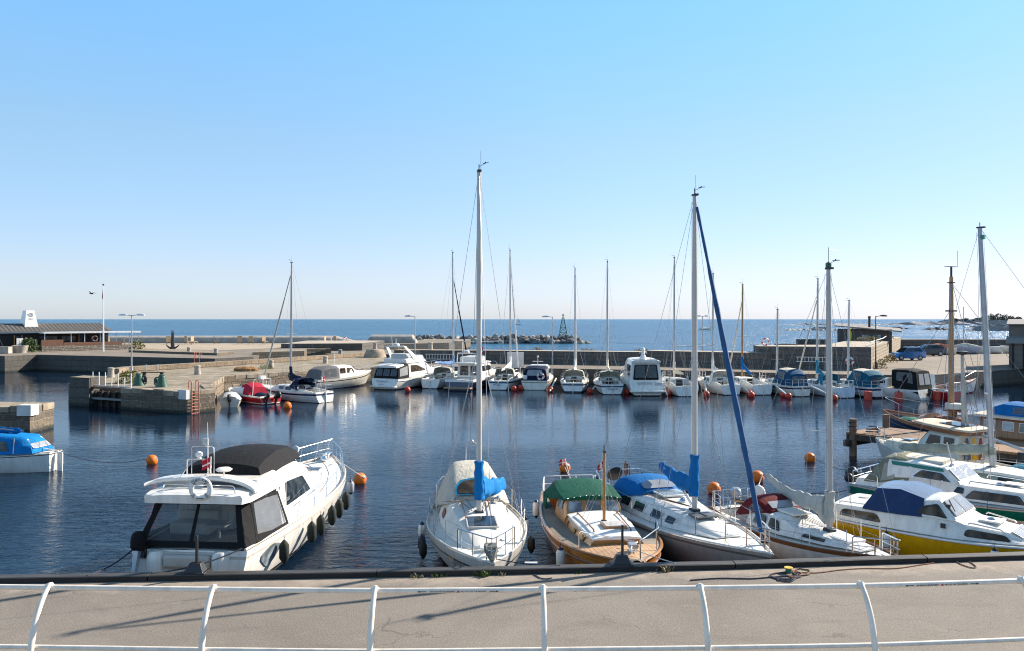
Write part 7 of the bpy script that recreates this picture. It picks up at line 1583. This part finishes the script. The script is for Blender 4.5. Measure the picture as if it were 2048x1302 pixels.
b.window(CB,[(.35,.30),(1.5,.22),(1.35,.74),(.45,.74)],GLASSB,mat('rubber_trim',(.10,.10,.10),.6),r=.1,fw=.02); b.window(CB,[(3.5,.25),(4.5,.20),(4.35,.70),(3.55,.74)],GLASSB,BLACK,r=.09,fw=.02)
WH=[(2.15,1.02,.80,1.30,1.66,.02),(2.85,1.0,.70,1.30,1.72,.04),(3.26,.94,.86,1.30,1.36,.0)]
b.secs('windscreen_frame',[(2.35,.98,.80,1.32,1.68,.05),(2.85,.97,.70,1.32,1.74,.06),(3.28,.92,.86,1.31,1.36,.0)],WHITE,n=8)
b.window([(2.35,.98,.80,1.32,1.68),(2.85,.97,.70,1.32,1.74),(3.28,.92,.86,1.31,1.36)],[(2.38,.15),(3.1,.15),(2.82,.78),(2.5,.62)],GLASSB,BLACK,r=.05,fw=.015)
q=[Vector((3.27,-.86,1.37)),Vector((3.27,.86,1.37)),Vector((2.88,.68,1.74)),Vector((2.88,-.68,1.74))]; 
b.quadwin(q,[(.05,.08),(.48,.08),(.48,.9),(.08,.9)],(.7,0,.7),VINS,'windscreen',mat('seal_black',(.02,.02,.02),.6),off=.03,r=.05,fw=.03); b.quadwin(q,[(.52,.08),(.95,.08),(.92,.9),(.52,.9)],(.7,0,.7),VINS,'windscreen',MC['seal_black',],off=.03,r=.05,fw=.03)
m=M(); m.tube([(3.2,-.62,1.5),(2.98,-.35,1.72)],.012,4); m.box((3.05,-.66,1.62),(.1,.08,.08)); m.build('wiper',BLACK,b.e)
CN2=canvas('canvas_navy_faded',(.012,.035,.11)); CN2.node_tree.nodes['Principled BSDF'].inputs['Sheen Weight'].default_value=.6; CN2.node_tree.nodes['Principled BSDF'].inputs['Sheen Tint'].default_value=(.5,.75,1,1)
b.secs('cockpit_cover',[(.98,1.02,.98,1.27,1.32,.03),(1.28,1.02,.74,1.26,1.84,.06),(1.9,1.02,.76,1.27,1.90,.06),(2.5,1.0,.76,1.30,1.74,.05)],CN2,n=10,wr=.006,seed=14,angle=26,rad=.03)
b.hatch(3.9,0,1.29,.5,.62,DECKW,'deck_hatch',.05); m=M(); m.lathe([(.13,0),(.10,.03),(0,.05)],14,0,(3.9,.0,1.32)); m.build('vent',STEEL,b.e)
q=[Vector((4.72,-.5,1.02)),Vector((4.72,.5,1.02)),Vector((4.42,.55,1.18)),Vector((4.42,-.55,1.18))]; b.quadwin(q,[(.06,.1),(.46,.1),(.46,.9),(.06,.9)],(.6,0,.8),VINS,'fore_window',WHITEP,off=.03,r=.04); b.quadwin(q,[(.54,.1),(.94,.1),(.94,.9),(.54,.9)],(.6,0,.8),VINS,'fore_window',WHITEP,off=.03,r=.04)
for sd in (1,-1):
    m=M(); m.tube([(3.55,sd*.80,1.26),(3.6,sd*.80,1.30),(4.25,sd*.66,1.22),(4.3,sd*.64,1.18)],.018,5); m.build('hand_rail',WHITEP,b.e)
m=M(); m.box((3.05,-1.08,1.18),(.12,.03,.12)); m.build('navigation_light',BLACK,b.e)
m=M(); m.tube([(.3,-.9,1.30),(.35,-.9,1.36),(1.0,-.9,1.37),(1.05,-.9,1.31)],.016,5); m.build('hand_rail',WHITEP,b.e)
m=M(); m.lathe([(.14,0),(.14,.03),(0,.035)],14,0,(.55,.2,1.31)); m.build('deck_plate',DECKG,b.e)
b.outboard(.1,-.15,.75,mat('outboard_pale',(.42,.43,.42),.5),.9,tilt=-40)
for x,tx in ((1.75,'white fender with black end on the yellow hull near the navy cover'),(4.25,'white fender on the bow of the yellow cruiser by the kerb')):
    p=b.pt(x/LL,1,-1)+Vector((0,-.13,.10)); fender(b.mw@p,tx,.5,.105,FENDW,RUBBER,'fenders of the yellow cruiser',.12)
# ======== green striped cruiser
b=Boat('cabin_cruiser','white cabin cruiser with green stripes and olive canvas tent','motorboat',(12.3,27.9),(17.6,21.9),2.6)
b.shape(.95,.92,1.15,tw=.9,pos=.42,full=2.1,rake=.9,trake=-.1,flare=.5,round_=.3); LL=b.L
b.hull([(.28,0),(.72,1),(.93,2),(1,3)],[ANTI,CREAM,GREENP,gelcoat('gelcoat_grey',(.55,.55,.55))],nu=26); b.deck(DECKW); b.strake(GALV,.028,.985)
CB=[(.2,1.12,1.04,.93,1.14,.03),(1.0,1.12,1.02,.93,1.2,.03),(1.9,1.1,1.0,.93,1.45,.03),(3.2,1.08,.96,.93,1.42,.04),(3.5,1.06,.90,.94,1.36,.05),(5.2,.98,.80,.96,1.36,.06),(5.9,.8,.55,1.0,1.10,.03)]
GW=gelcoat('gelcoat_cabin_grey',(.60,.60,.60))
b.secs('cabin',CB,WHITE,n=8); b.window(CB,[(3.55,.15),(5.2,.18),(5.0,.78),(3.75,.74)],GLASSB,STEEL,r=.08); b.window(CB,[(3.25,.45),(3.5,.45),(3.5,.8),(3.35,.8)],GLASS,BLACK,r=.03,fw=.015)
WH=[(1.2,1.0,.90,1.30,1.86,.04),(1.9,1.0,.88,1.38,1.88,.05),(2.9,.98,.78,1.38,1.80,.05),(3.36,.92,.82,1.38,1.42,.0)]
b.secs('wheelhouse',WH,WHITE,n=8); b.window(WH,[(2.0,.12),(3.15,.1),(2.85,.62),(2.25,.62)],GLASSB,STEEL,r=.06); b.window(WH,[(1.35,.74),(2.9,.72),(2.86,.94),(1.3,.96)],GREENP,None,'green_stripe',r=.01)
q=[Vector((3.34,-.82,1.43)),Vector((3.34,.82,1.43)),Vector((2.93,.76,1.80)),Vector((2.93,-.76,1.80))]; b.quadwin(q,[(.05,.08),(.48,.08),(.48,.9),(.08,.9)],(.7,0,.7),VINS,'windscreen',STEEL,off=.03,r=.05); b.quadwin(q,[(.52,.08),(.95,.08),(.92,.9),(.52,.9)],(.7,0,.7),VINS,'windscreen',STEEL,off=.03,r=.05)
b.secs('roof_hatch',[(1.35,.55,.53,1.9,1.97,.04),(2.75,.5,.48,1.86,1.93,.04)],CANCREAM,n=6)
TT=[(.42,1.08,1.02,1.0,1.10,.02),(.95,1.06,.80,1.02,1.82,.10),(1.35,1.05,.82,1.08,1.92,.12),(1.9,1.02,.88,1.30,1.86,.08)]
b.secs('canvas_tent',TT,CANOLIVE,n=10,wr=.012,seed=15,angle=45); b.window(TT,[(1.0,.15),(1.45,.2),(1.4,.85),(1.05,.85)],vinylm('tent_vinyl_tan',(.42,.38,.30),.9),None,'tent_window',off=.012,r=.05)
b.hatch(4.6,0,1.46,.5,.5,DECKW,'deck_hatch',.04); m=M(); m.lathe([(.13,0),(.10,.03),(0,.05)],14,0,(4.3,-.2,1.44)); m.build('vent',STEEL,b.e)
for sd in (1,-1):
    m=M(); m.tube([(3.6,sd*.80,1.40),(3.65,sd*.80,1.5),(5.1,sd*.70,1.48),(5.15,sd*.70,1.38)],.014,5); m.build('hand_rail',STEEL,b.e)
q=[Vector((5.88,-.55,1.11)),Vector((5.88,.55,1.11)),Vector((5.25,.72,1.40)),Vector((5.25,-.72,1.40))]; b.quadwin(q,[(.05,.15),(.44,.15),(.44,.9),(.05,.9)],(.5,0,.9),VINS,'fore_window',STEEL,off=.04,r=.04); b.quadwin(q,[(.56,.15),(.95,.15),(.95,.9),(.56,.9)],(.5,0,.9),VINS,'fore_window',STEEL,off=.04,r=.04)
m=M(); m.tube([(2.95,-.3,1.85),(2.8,-.33,2.55)],.022,6); m.box((2.95,-.3,1.86),(.1,.1,.06)); m.build('antenna',GALV,b.e)
m=M(); m.box((1.3,-.6,1.95),(.06,.05,.22)); m.build('horn',WHITEP,b.e)
b.pushpit(.12,h=.42,r=.016); b.outboard(.0,-.2,.9,BLACK,.9,tilt=-35); b.outboard(-.75,-.05,.9,BLACK,.6,tilt=-20)
for x in (2.7,4.3):
    p=b.pt(x/LL,1,-1)+Vector((0,-.1,.45 if x>4 else .75)); fender(b.mw@p,'black fender on a long cord on the green striped cruiser, '+('forward one' if x>4 else 'aft one'),.28,.1,FENDN,FENDN,'fenders of the green striped cruiser',.65)
# ======== grey sailboat with leaning mast
b=Boat('sailboat','grey green sailboat with thick leaning mast and weathered sail cover','sailboat',(15.0,30.2),(20.1,24.0),2.5)
b.shape(.92,.9,1.1,tw=.62,pos=.45,full=1.9,rake=1.0,trake=-.1,flare=.45); LL=b.L
GG=gelcoat('gelcoat_grey_green',(.30,.33,.29),.45); b.hull([(.3,0),(1,1)],[ANTI,GG],nu=22); b.deck(DECKW,well=(.5,1.5,.7),wd=.4); b.toerail(GALV,.02)
CS=[(1.5,.92,.78,.88,1.22,.05),(3.3,.88,.72,.9,1.24,.06),(4.6,.66,.5,.95,1.15,.05),(5.3,.5,.34,1.0,1.04,.02)]
b.secs('cabin',CS,[GG][0],n=6); b.secs('cabin_top',[(1.48,.80,.77,1.18,1.26,.06),(3.3,.74,.71,1.2,1.28,.06),(4.62,.52,.49,1.11,1.19,.05)],DECKW,n=8)
for x in (2.3,3.3): b.window(CS,[(x,.35),(x+.42,.35),(x+.42,.7),(x,.7)],GLASS,GALV,r=.02,fw=.02)
b.rig(2.86,1.28,9.75,r=.095,rakex=-.45,rakey=.1,spreaders=(),mt=mat('mast_dull_grey',(.36,.37,.38),.45,.4,var=.12),vane=False,wr=.006,back=True,chain=.8,fore=Vector((LL-.1,0,1.1)))
m=M(); m.box((2.5,.1,9.4),(.14,.14,.14)); m.build('masthead_lantern',mat('lantern_teal',(.01,.2,.15),.4),b.e)
m=M(); m.box((2.7,-.12,3.9),(.10,.26,.05),0,.4); m.build('deck_light',WHITEP,b.e)
b.boom(2.8,1.95,-.35,1.62,r=.045); b.boomcover(2.75,1.90,-.4,1.62,mat('sail_cover_mossy',(.27,.29,.25),.9,var=.35,scale=2.5,bump=.4,bscale=8),up=.12,r=.15,taper=.9,droop=.02,seed=41,mastr=.11,low=.15,flare=.1)
b.stanchions((.04,.2,.4,.6,.8),h=.6,mt=GALV); b.pushpit(.12,h=.65,r=.018,mt=GALV); b.hatch(3.9,.1,1.27,.45,.45,DECKW,'fore_hatch',.07)
m=M(); m.box((4.2,.25,1.32),(.2,.28,.22)); m.build('cowl_vent',WHITEP,b.e,bevel=.04); b.pulpit(.85,h=.5)
# ======== old motorboat with wheelhouse
b=Boat('fishing_boat','weathered old motorboat with brown rimmed wheelhouse roof and short mast beside the jetty','fishing boat',(19.3,27.6),(15.9,35.0),2.7)
b.shape(.85,.85,1.3,tw=.6,pos=.5,full=2.3,rake=.7,trake=.1,flare=.4); LL=b.L
b.hull([(.32,0),(1,1)],[ANTIR,DIRTY],nu=24); b.deck(CANCREAM,well=(.6,3.0,.85),wd=.45,wmat=DKWOOD); b.toerail(DIRTY,.03)
b.secs('foredeck_cabin',[(5.0,1.0,.85,.95,1.40,.05),(6.2,.9,.72,1.05,1.42,.05),(7.3,.55,.35,1.18,1.36,.04)],[mat('deck_cream',(.62,.58,.46),.7)][0],n=8)
WH=[(3.6,.95,.85,.9,2.05,.03),(4.9,.95,.82,.92,2.1,.03),(5.5,.9,.86,.95,1.42,.02)]
b.secs('wheelhouse',WH,DIRTY,n=6); b.window(WH,[(3.75,.42),(4.2,.42),(4.2,.88),(3.75,.88)],GLASS,None,r=.04); b.window(WH,[(4.35,.42),(5.1,.42),(4.82,.88),(4.35,.88)],GLASS,None,r=.04)
q=[Vector((5.48,.8,1.45)),Vector((5.48,-.8,1.45)),Vector((4.94,-.76,2.08)),Vector((4.94,.76,2.08))]; b.quadwin(q,[(.05,.1),(.47,.1),(.47,.9),(.05,.9)],(.7,0,.6),GLASSL,'windscreen',off=.03); b.quadwin(q,[(.53,.1),(.95,.1),(.95,.9),(.53,.9)],(.7,0,.6),GLASSL,'windscreen',off=.03)
RB_=mat('roof_brown_rim',(.20,.09,.04),.6,var=.3,scale=5)
b.secs('roof_rim',[(3.2,.72,.74,2.06,2.20,.0),(3.6,.98,1.0,2.08,2.24,.0),(5.0,.98,1.0,2.14,2.32,.0),(5.7,.80,.82,2.18,2.36,.0),(5.95,.5,.5,2.2,2.36,.0)],RB_,n=6); b.secs('roof_top',[(3.25,.66,.62,2.2,2.25,.03),(3.6,.9,.86,2.23,2.28,.05),(5.0,.9,.86,2.31,2.36,.05),(5.65,.72,.68,2.35,2.40,.04)],mat('roof_tan',(.55,.47,.35),.7,var=.25,scale=3),n=6)
b.secs('solar_panel',[(3.7,.45,.45,2.33,2.36,.0),(4.7,.45,.45,2.38,2.41,.0)],GLASS,n=4)
m=M(); m.tube([(3.95,.05,1.0),(4.0,.02,3.2),(4.05,0,5.1)],[.085,.075,.06],8); mt_=m.build('mast',mat('mast_weathered',(.40,.38,.34),.6,var=.25,scale=4,stretch=(1,1,.3)),b.e); m=M(); m.tube([(3.7,-.12,1.0),(3.95,-.04,3.0),(4.02,0,4.6)],.05,6); m.build('second_pole',MC['mast_weathered',],b.e)
m=M(); m.lathe([(.1,0),(.2,.05),(.22,.12),(.06,.16),(0,.17)],10,0,(4.05,0,5.1)); m.build('mast_lantern',BLACK,mt_)
m=M(); m.tube([(3.9,.0,2.2),(.6,.3,1.6)],.06,8); m.build('boom',GALV,b.e)
for k,(y,c) in enumerate(((.55,mat('oilskin_grey',(.10,.10,.13),.8)),(.25,mat('oilskin_yellow',(.75,.42,.02),.6)),(.05,mat('oilskin_red',(.28,.05,.05),.7)))):
    m=M(); m.loft([[(3.35-.1*k,y-.08,1.15),(3.5-.1*k,y-.08,1.15),(3.5-.1*k,y+.12,1.12),(3.35-.1*k,y+.12,1.12)],[(3.38-.1*k,y-.05,1.6),(3.5-.1*k,y-.05,1.6),(3.5-.1*k,y+.1,1.6),(3.38-.1*k,y+.1,1.6)],[(3.42-.1*k,y,1.95),(3.48-.1*k,y,1.95),(3.48-.1*k,y+.04,1.95),(3.42-.1*k,y+.04,1.95)]]); m.build('hanging_oilskin',c,b.e)
b.rail([b.edge(.3,1,.05,.0),b.edge(.3,1,.05,.6),b.edge(.08,1,.05,.6),b.edge(.02,1,.05,0)],GALV,.02,'stern_rail'); m=M(); m.tube([(2.6,1.0,.9),(2.5,.95,1.9),(2.1,.95,1.9),(2.0,1.0,.9)],.02,6); m.build('hoop',GALV,b.e)
m=M(); m.lathe([(.22,.9),(.24,.95),(.24,1.5),(.2,1.55),(0,1.56)],14,0,(2.0,-.6,0)); m.build('black_barrel',BLACK,b.e); m=M(); m.ball((1.4,.2,.95),.5,10,0,(1.5,1.2,.6)); m.build('blue_tarpaulin',CANTURQ,b.e)
b.hatch(6.3,.1,1.5,.5,.5,GLASSL,'fore_hatch',.05); m=M(); m.lathe([(0,0),(.10,0),(.10,.03),(.06,.035)],12,0,mt=frame(b.pt(.74,.78,1)+Vector((0,.01,0)),(1,0,0),(0,.2,-1))); m.build('porthole',BLACK,b.e); b.pulpit(.8,h=.5,mt=GALV)
# ======== timber jetty
JW=woodm('jetty_planks',(.20,.115,.065),(.34,.21,.13),.9,0,plank=.16,pdir='x'); JD=mat('jetty_timber',(.045,.036,.03),.9,var=.45,scale=3,bump=.4,bscale=14)
p0=W(1692,864,1.1); dd=Vector((20.5-15.9,32-38.2,0)).normalized(); ja=math.atan2(dd.y,dd.x); e=empty('timber_jetty',(p0.x,p0.y,0),ja,'timber jetty with brown plank deck on dark piles between the old boats','jetty')
m=M(); m.box((7.0,1.6,1.06),(14.0,3.2,.09)); m.build('deck',JW,e)
for y in (.15,3.05):
    m=M(); m.box((7.0,y,.88),(14.0,.24,.26)); m.build('long_beam',JD,e)
m=M(); m.box((.2,1.6,.62),(.26,3.9,.3)); m.build('cross_beam',JD,e)
for x in (.3,2.6,5.4,8.4,11.4):
    for y in (.1,3.1):
        m=M(); m.tube([(x,y,-1.5),(x,y,.95 if x>.5 else 1.75)],.17,10); m.build('pile',JD if x>.5 else mat('pile_brown',(.16,.10,.065),.9,var=.35,scale=4,bump=.4,bscale=14),e)
m=M(); m.tube([(.3+.2*math.cos(a),.1+.2*math.sin(a),1.25+.02*k) for k,a in enumerate([2*PI*j/10 for j in range(24)])],.025,5); m.build('rope_turns',ROPED,e)
m=M(); m.tube([(1.1+.3*math.cos(a)*(1+.1*math.sin(3*a)),.4+.3*math.sin(a),1.13+.01*k) for k,a in enumerate([2*PI*j/12 for j in range(30)])],.025,5); o=m.build('rope_coil',ROPED); o.parent=None; o.location=(p0.x,p0.y,0); o.rotation_euler=(0,0,ja); tag(o,'coil of dark rope lying on the end of the timber jetty','rope')
# ======== old cutter behind the jetty
b=Boat('wooden_cutter','old wooden cutter with navy hull, brown mast and varnished deckhouse under a blue canopy','fishing boat',(24.4,35.0),(19.9,43.0),3.3)
b.shape(1.15,1.12,1.62,tw=.6,pos=.5,full=2.2,rake=.5,trake=.3,flare=.45); LL=b.L
b.hull([(.46,0),(.49,1),(.93,2),(1,3)],[mat('hull_brown',(.10,.06,.035),.6,var=.3),WHITE,NAVY,VARN2],nu=26); b.deck(mat('deck_pinkish',(.42,.33,.27),.8,var=.2),dz=-.32); b.toerail(DKWOOD,.05,.03,0,.99,.02)
DHS=[(.6,1.25,1.15,.9,2.0,.06),(3.3,1.15,1.05,.9,2.0,.06)]
b.secs('deckhouse',DHS,[woodm('deckhouse_wood',(.20,.075,.02),(.32,.13,.035),.35,.4,plank=.25,pdir='x')][0],n=6); b.secs('deckhouse_roof',[(.4,1.32,1.3,1.98,2.08,.08),(3.55,1.22,1.2,1.98,2.08,.08)],mat('roof_pale_wood',(.62,.52,.42),.7),n=8)
for x in (1.0,1.75,2.6): b.window(DHS,[(x,.5),(x+.48,.5),(x+.48,.85),(x,.85)],GLASSL if x>1.2 else GLASSL,WHITEP,r=.03)
b.secs('canopy',[(.3,1.0,.85,2.1,2.55,.08),(2.4,1.0,.85,2.1,2.6,.08),(3.0,.9,.6,2.1,2.4,.04)],CANBLUE,n=6); b.window([(.3,1.0,.85,2.1,2.55),(2.4,1.0,.85,2.1,2.6)],[(.5,.2),(1.9,.2),(1.9,.85),(.5,.85)],VINYLD,None,'canopy_window',r=.05)
b.secs('fore_hood',[(6.35,.75,.70,1.1,1.65,.10),(6.8,.72,.5,1.12,1.52,.10),(7.1,.5,.3,1.2,1.3,.05)],VARN2,n=6); 
m=M(); m.tube([(5.35,0,1.1),(5.35,0,5),(5.35,0,8.6)],[.14,.13,.09],10); mt_=m.build('mast',MAST_WOOD,b.e); m=M(); m.tube([(5.35,0,8.6),(5.35,0,9.1)],.05,6); m.tube([(5.35,-.5,9.1),(5.35,.55,9.1)],.018,5); m.tube([(5.35,-.5,9.1),(5.35,-.5,9.9)],.012,4); m.box((5.35,0,6.9),(.3,.5,.07)); m.box((5.35,.0,8.3),(.22,.3,.05)); m.build('mast_fittings',BLACK,mt_)
for sd in (1,-1):
    for k in (0,.35,.7):
        m=M(); m.tube([(5.0-k,sd*1.45,1.0),(5.35,sd*.08,6.9 if k<.6 else 8.3)],.013,4); m.build('shroud',WIRE,b.e)
m=M(); m.tube([(9.0,0,1.6),(5.35,0,7.0)],.012,4); m.tube([(.5,0,2.0),(5.35,0,8.3)],.010,4); m.build('stay',WIRE,b.e)
m=M(); m.lathe([(.42,0),(.46,.03),(.46,.24),(.42,.28),(0,.3)],16,0,(5.15,.0,2.05)); m.build('radar_drum',mat('radar_cream',(.60,.58,.50),.5),b.e); m=M(); m.tube([(5.15,0,1.0),(5.15,0,2.05)],.09,8); m.box((5.15,0,1.98),(.9,.6,.08)); m.build('radar_stand',DKWOOD,b.e)
m=M(); m.box((5.2,.3,1.40),(1.3,.7,.55)); m.build('liferaft_box',mat('crate_brown',(.22,.09,.05),.8,var=.3,scale=4),b.e,bevel=.06)
m=M(); m.ball((7.5,.1,1.25),.45,10,0,(1.4,1,.4)); m.build('green_net',mat('net_green',(.03,.18,.12),.9,var=.4,scale=10,bump=.6,bscale=30),b.e)
b.stanchions((.45,.58,.7,.82),h=.75,inset=.06,mt=GALV,lr=.009); b.rail(fillet([b.edge(.82,1,.06,.75),b.edge(.97,1,.0,.75),b.edge(.97,-1,.0,.75),b.edge(.82,-1,.06,.75)],.2),GALV,.016,'pulpit'); m=M(); m.lathe([(.2,0),(.28,.08),(.2,.16)],14,0,mt=frame(b.pt(.30,.85,1)+Vector((0,.02,0)),(1,0,0),(0,0,-1))); m.build('tyre_fender',RUBBER,b.e)
# small white boat behind, at the frame's right edge
b=Boat('rowing_boat','small white boat with grey cover at the right edge, beyond the blue canopy','open boat',(30.0,45.5),(25.0,47.0),1.8); b.shape(.6,.6,.9,tw=.7,pos=.5,full=2,rake=.4,trake=0,flare=.4); b.hull([(.3,0),(1,1)],[ANTI,WHITE],nu=14); b.deck(CREAM); b.secs('cover',[(.3,.75,.5,.55,.8,.1),(3,.7,.4,.6,.95,.1),(4.4,.3,.15,.8,.9,.03)],canvas('canvas_mid_grey',(.35,.35,.36)),n=6)
# ======== blue canopy sailboat at the left edge
b=Boat('sailboat','white sailboat with bright blue cockpit canopy, cut off by the left edge','sailboat',(-19.55,34.3),(-28.0,35.0),2.5)
b.shape(.82,.74,1.05,tw=.34,pos=.5,full=2.0,rake=.9,trake=.1,flare=.4); LL=b.L
b.hull([(.31,0),(.93,1),(.96,2),(1,1)],[mat('antifouling_tan',(.12,.10,.07),.8),WHITE,BLACKP],nu=24); b.deck(DECKW); b.toerail(GALV,.018)
CB2=MC.get('canvas_bright_blue')
TT=[(.55,.72,.50,.84,1.30,.04,.3),(1.15,.86,.62,.82,1.48,.06),(2.4,.95,.72,.8,1.55,.06),(3.6,.92,.7,.8,1.5,.06),(4.2,.85,.6,.8,1.3,.04)]
b.secs('cockpit_canopy',TT,CB2,n=8,angle=45,wr=.006,seed=3); A=[Vector((.56,.70,.90)),Vector((.56,-.70,.90)),Vector((1.12,-.60,1.46)),Vector((1.12,.60,1.46))]; b.quadwin(A,[(.12,.18),(.88,.18),(.84,.82),(.16,.82)],(-1,0,.9),VINS,'canopy_window',CANWHITE,off=.05,r=.06,fw=.035)
b.window(TT,[(1.5,.18),(2.6,.2),(2.6,.75),(1.75,.75)],GLASSB,None,'canopy_window',off=.01,r=.06); b.window(TT,[(1.28,.05),(1.32,.05),(1.42,.95),(1.38,.95)],CANWHITE,None,'canopy_piping',off=.01,r=.0)
b.rig(4.9,1.3,10.5,r=.065,spreaders=(.45,),mt=MASTW,vane=False,backx=.25); b.boom(4.8,1.95,1.5,1.68,r=.045); b.boomcover(4.8,2.0,1.45,1.68,MC['canvas_blue'],up=.8,r=.17,taper=.5,seed=51)
b.stanchions((.05,.3,.5,.7),h=.5); m=M(); m.box((-.18,0,.2),(.22,.05,1.2)); m.tube([(-.1,0,.85),(.6,0,.95)],.025,5); m.build('rudder',WHITEP,b.e)
m=M()
for y in (.16,-.16): m.tube(fillet([(-.02,y,.82),(-.22,y,.86),(-.26,y,.25)],.08),.012,5)
for k in range(3): m.tube([(-.24,.16,.32+.17*k),(-.24,-.16,.32+.17*k)],.011,5)
m.build('stern_ladder',STEEL,b.e)
p=W(304,915,.3); mooring(b.wp(.1,-.2,.8),p,.35,ROPED,'slack dark mooring line from the blue canopied sailboat to the orange buoy',.012)
# lines from buoys and between boats on the right
mooring(W(1438,970,.35),Vector((6.95,24.5,.9)),.05,ROPED,'short dark line from an orange buoy to the burgundy hooded sailboat',.012)
mooring(W(1522,948,.4),W(1712,975,.9),.45,ROPED,'sagging dark line from the middle orange buoy to the green striped cruiser',.012)
mooring(W(1628,915,.4),W(1745,935,.9),.30,ROPED,'sagging dark line from the thick mast side orange buoy to the old boat',.012)
mooring(W(728,955,.35),Vector((-6.55,29.2,1.5)),.02,ROPEW,'white line from the bow of the flybridge yacht to its orange buoy',.012)
